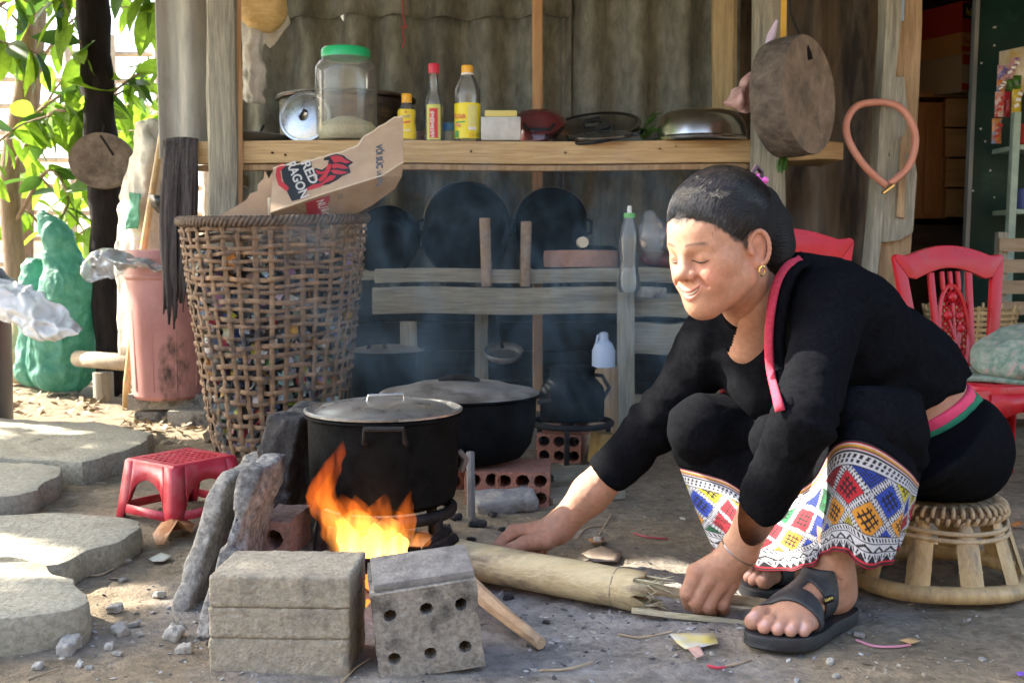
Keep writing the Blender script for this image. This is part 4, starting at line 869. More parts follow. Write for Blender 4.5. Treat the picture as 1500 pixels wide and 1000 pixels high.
for j, z0 in enumerate(zz):
    pts = []; nr = []; N_ = NS * 5; ph = rd.uniform(0, 6)
    for i in range(N_):
        a = 2 * math.pi * i / N_; n_ = Vector((math.cos(a), math.sin(a), 0)); z = z0 + sag(a) + .004 * math.sin(2 * a + ph) + .003 * math.sin(7 * a + ph * 2)
        pts.append(bc + n_ * (brad(z) + .0055 * math.cos(a * NS / 2 + j * math.pi)) + Vector((0, 0, z))); nr.append(n_)
    strip(pts, nr, rd.uniform(.0105, .0145) * (.95 if j < 9 else 1.0), .004, True).build('weft', STRAND, t, sharp=50)
RIMC = M('dark_cane', (.05, .035, .025), (.19, .13, .085), rough=.8, scale=30, bump=.5)
for s_ in range(3):
    pts = []
    for i in range(360):
        a = 2 * math.pi * i / 360; q_ = a * 40 + s_ * 2.094; pts.append(bc + Vector((math.cos(a), math.sin(a), 0)) * (brad(RZ) + .008 * math.cos(q_)) + Vector((0, 0, RZ + .010 * math.sin(q_) + sag(a))))
    m = MB(); m.tube(pts, .0062, n=6, closed=True); m.build('rim_braid', RIMC, t, sharp=0)
m = MB(); m.lathe([(.001, .012), (.185, .012), (.188, .016), (.001, .02)], bc, n=36); m.build('base', STRAND, t)
# rubbish inside: crumpled wrappers
rd = random.Random(11); m = MB(); cols = []
pal = [(.65, .66, .68), (.75, .76, .78), (.55, .56, .55), (.40, .48, .52), (.50, .45, .05), (.42, .05, .07), (.06, .12, .32), (.09, .30, .09), (.35, .2, .38), (.58, .30, .05), (.20, .20, .22), (.62, .6, .55), (.30, .36, .40), (.26, .16, .10), (.10, .10, .11), (.08, .08, .09)]
for i in range(1150):
    a = rd.uniform(math.pi, 2 * math.pi) if rd.random() < .8 else rd.uniform(0, math.pi); z = rd.uniform(.02, RZ * .86); rr = (brad(z) - .014) * math.sqrt(rd.uniform(.62, 1)); s_ = rd.uniform(.014, .034)
    p = bc + Vector((math.cos(a) * rr, math.sin(a) * rr, z)); q = Euler((rd.uniform(0, 6), rd.uniform(0, 6), rd.uniform(0, 6))).to_matrix()
    g = [[q @ Vector((u * s_ * .8, v * s_ * .8, s_ * .35 * rd.uniform(-1, 1))) * .85 + p for u in (-.8, 0, .8)] for v in (-.7, 0, .7)]
    for r_ in g:
        for p_ in r_:
            d = p_ - bc; d.z = 0; lim = brad(p_.z) - .009
            if d.length > lim: p_ -= d * (1 - lim / d.length)
    m.sheet(g); cc = rd.choice(pal if z < RZ * .62 else pal[:2] + pal[8:]); 
    if z > RZ * .62 and rd.random() < .4: cc = (.05, .05, .05)
    cols += [(*[min(1, c_ * rd.uniform(.95, 1.35)) for c_ in cc], 1)] * 9
m.c = np.array(cols)
tag(m.build('rubbish', M('wrappers', (.75, .75, .75), (1, 1, 1), attr=True, rough=.3, scale=30, bump=.3), sharp=0, loc=bc + Vector((0, 0, .03))), 'colourful crumpled wrappers and bags filling the cane basket', 'rubbish', kind='stuff')
m = MB(); m.lathe([(.001, .022), (.12, .022), (.18, .55 * RZ), (.19, .80 * RZ), (.001, .84 * RZ)], bc, n=30); tag(m.build('basket_core', PL('dark_core', (.02, .022, .025), .4)), 'dark inner core added inside the cane basket', 'bag')  # plain dark core added to close the view through the weave
# ================================================================ torn cardboard with print
t = card = thing('torn_cardboard', 'torn brown cardboard carton with red dragon print standing in the basket', 'cardboard', P(480, 318, 3.2))
A_, B_, C_ = P(400, 250, 3.12), P(590, 172, 3.20), P(591, 238, 3.08)
pn = (B_ - A_).cross(C_ - A_).normalized(); pn = pn if pn.y < 0 else -pn
def onp(x, y, off=.0):
    d = ray(x, y); o_ = Vector((0, 0, CAM_H)); k = (A_ - o_).dot(pn) / d.dot(pn); return o_ + d * k + pn * off
def jag(a, b, n, amp, seed):
    r_ = random.Random(seed); return [(a[0] + (b[0] - a[0]) * i / n + r_.uniform(-amp, amp), a[1] + (b[1] - a[1]) * i / n + r_.uniform(-amp, amp)) for i in range(n)]
tear = jag((402, 246), (438, 240), 4, 2.2, 1) + jag((438, 240), (500, 224), 7, 1.2, 2) + jag((500, 224), (526, 214), 4, 1.2, 3) + jag((526, 214), (534, 200), 3, 1, 4) + jag((534, 200), (586, 169), 7, 1, 5) + [(590, 172)]
crease = [(591, 238), (560, 258), (515, 272), (470, 286), (430, 300), (396, 312)]
up_ = [onp(x, y) for x, y in tear] + [onp(x, y) for x, y in crease]
lowp = [P(591, 238, 3.08)] + [onp(*c_) for c_ in crease[1:]] + [P(396, 322, 3.10), P(430, 324, 3.12), P(470, 322, 3.14), P(510, 318, 3.16), P(545, 300, 3.15), P(578, 276, 3.12), P(588, 258, 3.10)]
for nm, pl_ in (('panel', up_), ('folded_panel', lowp)):
    m = MB(); m.add(pl_, [tuple(range(len(pl_)))]); o = m.build(nm, CARD, t, solid=.004, smooth=False)
    bm = bmesh.new(); bm.from_mesh(o.data); bmesh.ops.triangulate(bm, faces=bm.faces); bm.to_mesh(o.data); bm.free()
m = MB(); m.tube([onp(x, y, .001) for x, y in tear], .0032, n=6); m.build('torn_edge', CARDEDGE, t)
m = MB(); m.tube([onp(x, y, .002) for x, y in crease], .0022, n=6); m.build('crease', CARDEDGE, t)
fl = [(388, 250), (394, 262), (399, 252), (401, 290), (396, 322), (318, 318), (345, 303), (362, 292), (366, 284), (377, 280), (378, 270), (386, 262)]
m = MB(); pl_ = [P(x, y, 3.08 + (x - 318) * .0002) for x, y in fl]; m.add(pl_, [tuple(range(len(pl_)))]); o = m.build('side_flap', CARD, t, solid=.004, smooth=False)
m = MB(); pl_ = [P(x, y, 3.075) for x, y in ((392, 290), (398, 288), (397, 318), (393, 318))]; m.add(pl_, [(0, 1, 2, 3)]); m.build('frayed_edge', CARDEDGE, t, solid=.004)
def flat(pxs, mat, name, off): 
    m = MB(); q = [onp(x, y, off) for x, y in pxs]; m.add(q, [tuple(range(len(q)))]); o = m.build(name, mat, t, smooth=False)
    bm = bmesh.new(); bm.from_mesh(o.data); bmesh.ops.triangulate(bm, faces=bm.faces); bm.to_mesh(o.data); bm.free()
DRED = PL('dragon_red', (.42, .025, .035), .7); GREYINK = PL('grey_ink', (.52, .50, .46), .7); FADEINK = PL('faded_ink', (.17, .15, .13), .8)
flat([(412, 246), (416, 241), (436, 238), (456, 238), (460, 262), (466, 270), (452, 278), (446, 288), (442, 292), (428, 296), (420, 280), (414, 262)], BLACKINK, 'print_backing', .0028)
flat([(406, 244), (414, 240), (420, 243), (411, 252), (413, 266), (424, 276), (421, 282), (408, 272), (404, 258)], DRED, 'emblem', .0030)
flat([(446, 279), (458, 272), (478, 268), (470, 275), (452, 280)], DRED, 'emblem', .0031)
# winged emblem: black outline then red feathers
flat([(476, 232), (492, 226), (504, 229), (508, 233), (518, 239), (511, 244), (514, 254), (502, 259), (494, 265), (482, 271), (466, 274), (462, 266), (466, 258), (459, 252), (462, 247), (472, 250), (480, 244), (482, 236), (474, 236)], BLACKINK, 'emblem_outline', .0028)
for f in ([(484, 231), (492, 229), (502, 231), (506, 235), (515, 239), (507, 241), (499, 238), (490, 240), (487, 236)], [(486, 242), (494, 241), (504, 243), (511, 248), (503, 249), (494, 247), (488, 249)], [(484, 251), (492, 250), (502, 252), (511, 254), (500, 257), (490, 256)], [(480, 244), (484, 240), (486, 246), (482, 254), (478, 262), (470, 268), (466, 265), (473, 258)], [(484, 258), (493, 259), (488, 265), (476, 270), (470, 271), (477, 264)], [(462, 250), (470, 253), (477, 252), (472, 257), (465, 256)]):
    flat(f, DRED, 'emblem_feather', .0036)
def ptext(s_, p0, p1, hpx, mat, off, bold=.0):
    a = onp(*p0, off); b = onp(*p1, off); dx = b - a; y_ = pn.cross(dx); size = hpx / SCL(3.12) / .70
    o = text(s_, size, a, dx, y_, mat, t, bold=bold, ext=.0002); w_ = max(v.co.dot(dx.normalized()) for v in o.data.vertices) - min(v.co.dot(dx.normalized()) for v in o.data.vertices)
    f = dx.length / w_; lo = a - Vector(ORG[t.name]); d = dx.normalized()
    for v in o.data.vertices:
        q = v.co - lo; v.co = lo + q + d * (q.dot(d) * (f - 1))
    return o
ptext('RAGON', (420, 241), (441, 292), 13, GREYINK, .0042, bold=.0007)
ptext('RED', (441, 240), (455, 271), 13, GREYINK, .0042, bold=.0007)
BBI = PL('blue_black_ink', (.05, .075, .10), .7); ptext('VỚI SÚC', (551, 214), (552, 249), 9, BBI, .003, bold=.0009); marks(onp(552, 252, .002), onp(552, 284) - onp(552, 252), pn.cross(onp(552, 284) - onp(552, 252)), 31 / SCL(3.12), 9 / SCL(3.12), 6, BBI, t, 8)
# lower strip print
L0, L1, L2 = onp(430, 300), onp(515, 272), P(470, 322, 3.14); ln_ = (L1 - L0).cross(L2 - L0).normalized(); ln_ = ln_ if ln_.y < 0 else -ln_
def onl(x, y, off=.0):
    d = ray(x, y); o_ = Vector((0, 0, CAM_H)); k = (L0 - o_).dot(ln_) / d.dot(ln_); return o_ + d * k + ln_ * off
m = MB(); m.add([onl(x, y, .0032) for x, y in ((447, 296), (482, 285), (487, 318), (451, 322))], [(0, 1, 2, 3)]); m.build('red_print_box', PL('print_red', (.50, .04, .06), .7), t)
a = onl(463, 293, .0040); b = onl(472, 320, .0040); text('NƯỚC', 11 / SCL(3.1) / .7, a, b - a, onl(480, 288, .0040) - a, WHITEINK, t, ext=.0002, bold=.0006)
a = onl(492, 285, .0036); b = onl(499, 308, .0036); marks(a, b - a, onl(502, 282, .0036) - a, (b - a).length, 9 / SCL(3.1), 6, FADEINK, t, 9)
# ================================================================ hearth: slabs, blocks, bricks
def shear_slab(label, base, dims, shx, shy, mat, seed, yaw=0):
    d = np.array(dims); h = .0058; pad = .03; gr = Grid(-d / 2 - pad, d / 2 + pad, h); p = gr.p
    f = sbox(p, (0, 0, 0), d, .006) + .012 * fbm(p * 9 + seed * 3.1, 4) + .009 * fbm(p * 38 + seed, 3) + .03 * np.maximum(0, fbm(p * np.array([0, 5, 5]) + seed * 7, 2)) * (p[..., 2:3][..., 0] > 0)
    def xf(v):
        z = v[:, 2] + d[2] / 2; x = v[:, 0] + shx * z; y_ = v[:, 1] + shy * z; c_, s_ = math.cos(yaw), math.sin(yaw)
        return np.stack([base[0] + c_ * x - s_ * y_, base[1] + s_ * x + c_ * y_, base[2] + z - .012], 1)
    return tag(from_sdf(gr, f, 'hearth_slab', mat, xf=xf), label, 'stone slab')
b0 = G(290, 930); shear_slab('leaning rough stone slab right beside the cement block', (b0.x + .008, b0.y + .10, 0), (.036, .20, .245), .18, .62, SOOTSTONE, 1, yaw=R(-3))
b0 = G(268, 892); shear_slab('thinner rough stone slab leaning behind the red stool', (b0.x - .002, b0.y + .09, 0), (.030, .18, .205), .16, .62, STONE, 2, yaw=R(-5))
b0 = G(415, 800); shear_slab('tall soot blackened slab standing beside the boiling pot', (P(398, 700, 2.18).x, 2.20, 0), (.075, .26, .295), .20, .10, M('black_sooted_stone', (.02, .019, .018), (.07, .065, .06), rough=.95, scale=12, bump=1, bscale=36, c3=(.20, .19, .17), s3=6, t3=(.6, .72)), 3, yaw=R(-8))
shear_slab('low grey stone propped between slabs and basket', (P(365, 690, 2.3).x, 2.34, 0), (.08, .10, .17), .1, .1, STONE, 5)
# cement block: three courses with thin open joints
z1 = .138; t = thing('cement_block', 'stained three course cement block in front of the fire', 'block', G(412, 981))
mt = Matrix.Rotation(R(-2), 3, 'Z'); c0 = Vector((G(412, 981).x, G(412, 981).y + .069, 0))
for k, (za, zb_) in enumerate(((-.012, .045), (.0462, .091), (.0922, z1))):
    stone('course', c0 + Vector((.0012 * (k - 1), -.001 * k, (za + zb_) / 2)), (.204, .138, zb_ - za + .001), mt, CEMENT, t, amp=.034, rnd=.03, h=.0030, seed=k + 60, freq=9)
for zj in (.0456, .0916):
    m = MB(); m.box(c0 + Vector((0, 0, zj)), (.199, .133, .003), mt); m.build('joint', GREYBRICK, t)
def hollow(w_, d_, h_, nx_, nz_, r_, n=10):
    """extruded brick: holes run along local y"""
    m = MB(); cw, ch = w_ / nx_, h_ / nz_
    for ix in range(nx_):
        for iz in range(nz_):
            cx, cz = -w_ / 2 + cw * (ix + .5), -h_ / 2 + ch * (iz + .5)
            sq = [(.5, 0), (.5, .5), (0, .5), (-.5, .5), (-.5, 0), (-.5, -.5), (0, -.5), (.5, -.5)]
            for sg in (-1, 1):
                o = [(cx + u * cw, sg * d_ / 2, cz + v * ch) for u, v in sq]; i_ = [(cx + r_ * math.cos(k * math.pi / 4), sg * d_ / 2, cz + r_ * math.sin(k * math.pi / 4)) for k in range(8)]
                m.add(o + i_, [(k, (k + 1) % 8, 8 + (k + 1) % 8, 8 + k) if sg < 0 else (8 + k, 8 + (k + 1) % 8, (k + 1) % 8, k) for k in range(8)])
            a = [(cx + r_ * math.cos(k * math.pi / 4), -d_ / 2, cz + r_ * math.sin(k * math.pi / 4)) for k in range(8)]; b = [(x, d_ / 2, z) for x, y_, z in a]
            m.add(a + b, [(k, 8 + k, 8 + (k + 1) % 8, (k + 1) % 8) for k in range(8)])
    for (a, b, c_, d__) in (((-1, -1), (1, -1), (1, -1), (-1, -1)), ((-1, 1), (1, 1), (1, 1), (-1, 1))):
        z = a[1] * h_ / 2; m.add([(-w_ / 2, -d_ / 2, z), (w_ / 2, -d_ / 2, z), (w_ / 2, d_ / 2, z), (-w_ / 2, d_ / 2, z)], [(0, 1, 2, 3)])
    for sx_ in (-1, 1): m.add([(sx_ * w_ / 2, -d_ / 2, -h_ / 2), (sx_ * w_ / 2, d_ / 2, -h_ / 2), (sx_ * w_ / 2, d_ / 2, h_ / 2), (sx_ * w_ / 2, -d_ / 2, h_ / 2)], [(0, 1, 2, 3)])
    me = bpy.data.meshes.new('hollow_brick'); me.from_pydata([tuple(q) for q in m.v], [], m.f); bm = bmesh.new(); bm.from_mesh(me)
    bmesh.ops.remove_doubles(bm, verts=bm.verts, dist=.0002); bmesh.ops.recalc_face_normals(bm, faces=bm.faces)
    bmesh.ops.subdivide_edges(bm, edges=[e for e in bm.edges if e.calc_length() > .03], cuts=2, use_grid_fill=True)
    for v in bm.verts: v.co += Vector(vnoise(np.array([[*(v.co * 60)], [*(v.co * 60 + Vector((9, 0, 0)))], [*(v.co * 60 + Vector((0, 9, 0)))]]))) * .0022
    bm.to_mesh(me); bm.free(); me.polygons.foreach_set('use_smooth', [True] * len(me.polygons)); me.set_sharp_from_angle(angle=R(35)); return me
def brick(me, mat, loc, rot, label, name='hollow_brick'):
    me = me.copy() if me.materials else me; me.materials.clear(); me.materials.append(mat); o = bpy.data.objects.new(name, me); COL.objects.link(o); o.location = loc; o.rotation_euler = rot; ORG[o.name] = tuple(loc)
    return tag(o, label, 'brick')
BM = hollow(.152, .13, .132, 3, 2, .0098); c = G(617, 984)
brick(BM, GREYBRICK, (c.x + .0, c.y + .06, .066), (R(4), R(-6), R(9)), 'grey six hole brick tilted at the hearth front')
m = MB(); m.box((c.x - .004, c.y + .058, .137), (.146, .118, .012), Euler((R(4), R(-6), R(9)))); o = m.build('brick_cap', M('scorched_tile', (.14, .13, .12), (.30, .28, .25), rough=.95, scale=14, bump=1, bscale=50), bevel=.004); tag(o, 'scorched flat tile lying on the six hole brick', 'tile')
RB = hollow(.085, .18, .083, 2, 2, .0165); RB2 = hollow(.128, .18, .083, 3, 2, .0165)
p = G(768, 741); brick(RB2, REDBRICK, (p.x, p.y + .09, .0395), (0, 0, R(-3)), 'red hollow brick with round holes under the large pot')
p = G(712, 741); brick(RB, REDBRICK, (p.x - .012, p.y + .10, .0395), (0, 0, R(3)), 'narrow red hollow brick beside the flat stone')
p = G(660, 735); brick(RB, REDBRICK, (p.x + .01, p.y + .24, .0395), (0, 0, R(8)), 'red brick hidden in shadow below the large pot')
p = G(828, 690); brick(RB2, REDBRICK, (p.x, p.y + .22, .0395), (0, 0, R(-8)), 'red hollow brick behind the kettle tripod')
p = G(848, 690); brick(RB, REDBRICK, (p.x, p.y + .22, .124), (0, 0, R(-4)), 'red brick stacked on top behind the kettle tripod')
p = P(414, 790, 1.98); brick(hollow(.062, .12, .066, 1, 1, .018), M('ashy_red_brick', (.20, .13, .11), (.36, .25, .21), rough=.95, scale=40, bump=1, bscale=60), (p.x, 2.0, .085), (R(2), 0, R(-8)), 'small ash covered red brick by the fire')
p = P(414, 790, 1.98); stone('stone', (p.x, 2.01, .025), (.10, .14, .055), Euler((0, 0, .2)), SOOTSTONE, amp=.2, seed=4); tag(bpy.data.objects['stone'], 'sooty stone under the small ash covered brick', 'stone')
p = G(738, 752); o = stone('stone', (p.x, p.y + .05, .018), (.155, .10, .042), Euler((R(8), R(-4), .15)), M('pale_hearth_stone', (.24, .23, .21), (.38, .36, .33), rough=.95, scale=14, bump=1, bscale=40, c3=(.10, .09, .09), s3=6, t3=(.55, .7)), amp=.25, seed=6); tag(o, 'flat pale stone in front of the red bricks', 'stone')
# ================================================================ pots on the hearth
pc = Vector((P(562, 603, 2.05).x, 2.05, 0)); pr = 112 / SCL(2.05); zr1 = P(562, 604, 2.05).z; zb0 = .128
t = thing('boiling_pot', 'sooty black pot with shiny lid boiling over the open fire', 'pot', pc + Vector((0, 0, zb0)))
m = MB(); m.lathe([(.001, zb0), (pr * .80, zb0), (pr * .93, zb0 + .012), (pr * .975, zb0 + .04), (pr * .99, zr1 - .012), (pr * 1.0, zr1 - .006), (pr * 1.03, zr1 - .003), (pr * 1.03, zr1 + .001), (pr * .97, zr1 + .002), (pr * .95, zr1 - .02), (.001, zr1 - .03)], pc, n=64); m.build('body', SOOT, t)
m = MB(); m.lathe([(pr * .99, zr1 + .003), (pr * 1.035, zr1 + .004), (pr * 1.04, zr1 + .008), (pr * 1.01, zr1 + .010), (pr * .95, zr1 + .006), (pr * .90, zr1 + .006), (pr * .84, zr1 + .012), (pr * .6, zr1 + .020), (pr * .3, zr1 + .024), (.001, zr1 + .025)], pc, n=64); lid = m.build('lid', ALU, t)
h0 = pc + Vector((0, 0, zr1 + .021)); m = MB(); m.tube([h0 + Vector((-.048, -.01, 0)), h0 + Vector((-.03, -.01, .002)), h0 + Vector((-.028, -.01, .013)), h0 + Vector((.036, .012, .013)), h0 + Vector((.038, .012, .002)), h0 + Vector((.056, .014, 0))], .0025, n=7); m.build('lid_handle', ALU, lid)
f = pc + Vector((.02, -pr * .98, zr1 - .022)); m = MB(); q = [f + Vector((-.036, .003, -.014)), f + Vector((-.036, -.02, -.008)), f + Vector((-.034, -.030, .018)), f + Vector((.034, -.030, .018)), f + Vector((.036, -.02, -.008)), f + Vector((.036, .003, -.014))]
m.tube(q, .0048, n=8); m.build('handle', IRON, t)
f = pc + Vector((.03, pr * .99, zr1 - .022)); m = MB(); m.tube([f + Vector((x, abs(y_), z)) for x, y_, z in ((-.036, -.003, -.014), (-.036, -.02, -.008), (-.034, -.03, .018), (.034, -.03, .018), (.036, -.02, -.008), (.036, -.003, -.014))], .0048, n=8); m.build('handle', IRON, t)
# iron stand
st = thing('iron_stand', 'blackened iron ring stand holding the boiling pot', 'stand', pc); zs = zb0 - .012
m = MB(); m.tube([pc + Vector((math.cos(a) * .128, math.sin(a) * .128, zs)) for a in np.linspace(0, 2 * math.pi, 48, endpoint=False)], .0115, n=8, closed=True); m.build('ring', IRON, st, sharp=0)
for a in (-.62, math.pi + .62, .9, 2.3):
    q = Vector((math.cos(a), math.sin(a), 0)); m = MB(); m.tube([pc + q * .128 + Vector((0, 0, zs)), pc + q * .137 + Vector((0, 0, zs * .5)), pc + q * .142 + Vector((0, 0, -.02))], .0115, n=8); m.build('leg', IRON, st)
m = MB(); m.tube([P(672, 660, 2.12), P(682, 672, 2.12), P(676, 690, 2.12)], [.006, .008, .006], n=6); m.build('hook', M('ashy_iron', (.12, .11, .10), (.2, .19, .18), bump=.5), st)
# large pot behind
pc2 = Vector((P(673, 580, 2.72).x, 2.72, 0)); r2 = 114 / SCL(2.72); z2 = P(673, 577, 2.72).z
t = thing('large_sooty_pot', 'large sooty pot with dull domed lid resting on red bricks', 'pot', pc2 + Vector((0, 0, .083)))
m = MB(); m.lathe([(.001, .083), (r2 * .62, .083), (r2 * .82, .095), (r2 * .93, .125), (r2 * .98, .17), (r2 * 1.0, z2 - .006), (r2 * 1.04, z2), (r2 * 1.04, z2 + .004), (r2 * .97, z2 + .003), (r2 * .9, z2 - .02)], pc2, n=64); m.build('body', SOOT, t)
m = MB(); m.lathe([(r2 * 1.035, z2 + .004), (r2 * 1.0, z2 + .008), (r2 * .9, z2 + .010), (r2 * .7, z2 + .020), (r2 * .66, z2 + .021), (r2 * .60, z2 + .026), (r2 * .3, z2 + .033), (.001, z2 + .036)], pc2, n=64); lid = m.build('lid', DULLALU, t)
h0 = pc2 + Vector((0, -.01, z2 + .034)); m = MB(); m.tube([h0 + Vector((-.05, .01, 0)), h0 + Vector((-.03, .005, .008)), h0 + Vector((.03, -.005, .008)), h0 + Vector((.05, -.01, 0))], .007, n=8); m.build('lid_handle', CHAR, lid)
for sg in (-1, 1):
    f = pc2 + Vector((sg * r2 * 1.0, -.02, z2 - .012)); m = MB(); m.tube([f + Vector((0, -.05, 0)), f + Vector((sg * .03, -.05, .006)), f + Vector((sg * .03, .05, .006)), f + Vector((0, .05, 0))], .006, n=7); m.build('handle', IRON, t)
p = G(690, 758); m = MB(); m.tube([Vector((p.x, p.y, -.02)), P(690, 705, p.y + .02), P(689, 662, p.y + .05)], .010, n=7); tag(m.build('iron_bar', M('ashy_iron', (.1, .1, .1))), 'upright ashy iron bar between the two big pots', 'bar')
# pot at the back left, kettle on tripod
pc3 = Vector((P(566, 520, 3.50).x, 3.50, 0)); r3 = 54 / SCL(3.5); z3 = P(566, 514, 3.5).z
t = thing('steel_pot', 'smoky grey pot with a handle standing behind the basket', 'pot', pc3)
m = MB(); m.lathe([(.001, 0), (r3 * .9, 0), (r3 * .98, .015), (r3, z3 - .005), (r3 * 1.05, z3), (r3 * .98, z3 + .003), (r3 * .95, .03), (.001, .03)], pc3, n=48); m.build('body', SOOT, t)
m = MB(); m.lathe([(r3 * 1.05, z3 + .003), (r3 * .95, z3 + .007), (r3 * .5, z3 + .018), (.001, z3 + .022)], pc3, n=48); m.build('lid', DULLALU, t)
m = MB(); m.tube([pc3 + Vector((-.05, -.06, z3 + .01)), pc3 + Vector((-.045, -.07, z3 + .035)), pc3 + Vector((.0, -.08, z3 + .035)), pc3 + Vector((.005, -.07, z3 + .01))], .007, n=7); m.build('handle', IRON, t)
kc = Vector((P(838, 600, 3.08).x, 3.08, 0)); zk = P(838, 614, 3.08).z; kk = SCL(3.08); t = thing('sooty_kettle', 'soot black shouldered kettle on an iron tripod', 'kettle', kc + Vector((0, 0, zk)))
m = MB(); m.lathe([(.001, zk), (40 / kk, zk), (47 / kk, zk + 5 / kk), (48 / kk, zk + 40 / kk), (45 / kk, zk + 50 / kk), (36 / kk, zk + 60 / kk), (32 / kk, zk + 66 / kk), (34 / kk, zk + 74 / kk), (36 / kk, zk + 76 / kk)], kc, n=44); m.build('body', SOOT, t)
m = MB(); m.lathe([(37 / kk, zk + 76 / kk), (30 / kk, zk + 79 / kk), (6 / kk, zk + 82 / kk), (5 / kk, zk + 87 / kk), (.001, zk + 88 / kk)], kc, n=36); m.build('lid', SOOT, t)
m = MB(); m.tube([kc + Vector((.04, 0, zk + .13)), kc + Vector((.085, 0, zk + .125)), kc + Vector((.105, 0, zk + .09)), kc + Vector((.088, 0, zk + .06))], .006, n=7); m.build('handle', IRON, t)
t = thing('iron_tripod', 'round iron tripod under the soot black kettle', 'tripod', kc)
m = MB(); m.tube([kc + Vector((math.cos(a) * .112, math.sin(a) * .112, zk - .009)) for a in np.linspace(0, 2 * math.pi, 40, endpoint=False)], .009, n=8, closed=True); m.build('ring', IRON, t)
for a in (-1.75, .35, 2.5):
    q = Vector((math.cos(a), math.sin(a), 0)); m = MB(); m.tube([kc + q * .112 + Vector((0, 0, zk - .009)), kc + q * .118 + Vector((0, 0, -.02))], .008, n=7); m.build('leg', IRON, t)
for k in range(3):
    a = .5 + k * 2.094; q = Vector((math.cos(a), math.sin(a), 0)); m = MB(); m.tube([kc + q * .112 + Vector((0, 0, zk - .009)), kc + q * .05 + Vector((0, 0, zk - .009))], .006, n=6); m.build('prong', IRON, t)
# white jug on a stump, yellow carton, hanging ladle
c = P(884, 537, 3.42); k = SCL(3.42); t = thing('white_jug', 'pale bluish plastic jug standing on a stump in the shade', 'jug', c)
m = MB(); m.lathe([(.001, 0), (17 / k, 0), (17 / k, 24 / k), (13 / k, 34 / k), (7 / k, 40 / k), (6.5 / k, 50 / k), (.001, 52 / k)], c, n=28); m.build('body', PL('bluish_white_plastic', (.42, .50, .62), .4), t)
m = MB(); m.tube([c + Vector((-8 / k, -.005, 26 / k)), c + Vector((-11 / k, -.012, 36 / k)), c + Vector((-9 / k, -.008, 46 / k)), c + Vector((-3 / k, 0, 48 / k))], .004, n=7); m.build('handle', PL('bluish_white_plastic', (.4, .5, .6)), t)
m = MB(); m.tube([(c.x, 3.42, -.02), (c.x + .004, 3.42, .12), (c.x, 3.42, c.z)], [.05, .045, .046], n=14); tag(m.build('wood_stump', BROWNZ), 'upright brown stump carrying the pale jug', 'stump')
p = G(886, 684); m = MB(); m.box((p.x, p.y + .04, .045), (.06, .07, .09), Euler((0, R(8), R(20)))); tag(m.build('yellow_carton', M('yellow_carton', (.30, .19, .05), (.45, .30, .10), rough=.7, scale=20, c3=(.08, .05, .03), s3=12), bevel=.002), 'crumpled yellow carton beside the kettle tripod', 'carton')
c = P(738, 520, 3.9); t = thing('hanging_ladle', 'blackened ladle hanging under the rack', 'ladle', c)
m = MB(); m.tube([P(730, 462, 3.9), P(731, 490, 3.9), P(736, 510, 3.9)], .007, n=7); m.build('handle', IRON, t)
m = MB(); m.lathe([(.07, .02), (.06, -.005), (.03, -.02), (.001, -.022)], c, n=30, mat=Matrix.Rotation(R(20), 3, 'X')); m.build('bowl', DULLALU, t, solid=.003)
for (x0, y0, x1, y1, lab) in ((800, 700, 925, 690, 'long weathered board lying on the ground by the kettle'), (795, 735, 900, 722, 'short weathered board half buried behind the flat stone')):
    a = G(x0, y0); b = G(x1, y1); m = MB(); d = b - a; m.box((a + b) / 2 + Vector((0, 0, .008)), (d.length, .10, .022), Euler((R(1), 0, math.atan2(d.y, d.x)))); tag(m.build('ground_board', WOODX, bevel=.003), lab, 'board')
# ================================================================ red stool
STL = thing('red_plastic_stool', 'small worn red plastic stool behind the leaning slabs', 'stool', (0, 0, 0))
sh, sa, sb = .158, .118, .142      # height, half top, half base
def scorner(sx_, sy_, z): f = sa + (sb - sa) * (1 - z / sh); return Vector((sx_ * f, sy_ * f, z))
top = [Vector((x * sa, y_ * sa, sh)) for x, y_ in ((-1, -1), (1, -1), (1, 1), (-1, 1))]
m = MB(); nb = 9
for i in range(nb):          # lattice top with small slots
    for j in range(nb):
        u0, u1 = -sa + 2 * sa * i / nb, -sa + 2 * sa * (i + 1) / nb; v0, v1 = -sa + 2 * sa * j / nb, -sa + 2 * sa * (j + 1) / nb
        if 0 < i < nb - 1 and 0 < j < nb - 1:
            e = (u1 - u0) * .17; m.add([(u0, v0, sh), (u1, v0, sh), (u1, v1, sh), (u0, v1, sh), (u0 + e, v0 + e, sh), (u1 - e, v0 + e, sh), (u1 - e, v1 - e, sh), (u0 + e, v1 - e, sh), (u0 + e, v0 + e, sh - .006), (u1 - e, v0 + e, sh - .006), (u1 - e, v1 - e, sh - .006), (u0 + e, v1 - e, sh - .006)],
                      [(0, 1, 5, 4), (1, 2, 6, 5), (2, 3, 7, 6), (3, 0, 4, 7), (4, 5, 9, 8), (5, 6, 10, 9), (6, 7, 11, 10), (7, 4, 8, 11)] + ([(8, 9, 10, 11)] if (i + j) % 2 else []))
        else: m.add([(u0, v0, sh), (u1, v0, sh), (u1, v1, sh), (u0, v1, sh)], [(0, 1, 2, 3)])
m.sheet([[(x * (sa + .000), y_ * (sa + .000), sh) for x, y_ in ((-1, -1), (1, -1), (1, 1), (-1, 1))], [(x * (sa + .005), y_ * (sa + .005), sh - .005) for x, y_ in ((-1, -1), (1, -1), (1, 1), (-1, 1))]], wrap=True)
m.build('seat', STOOLRED, STL)
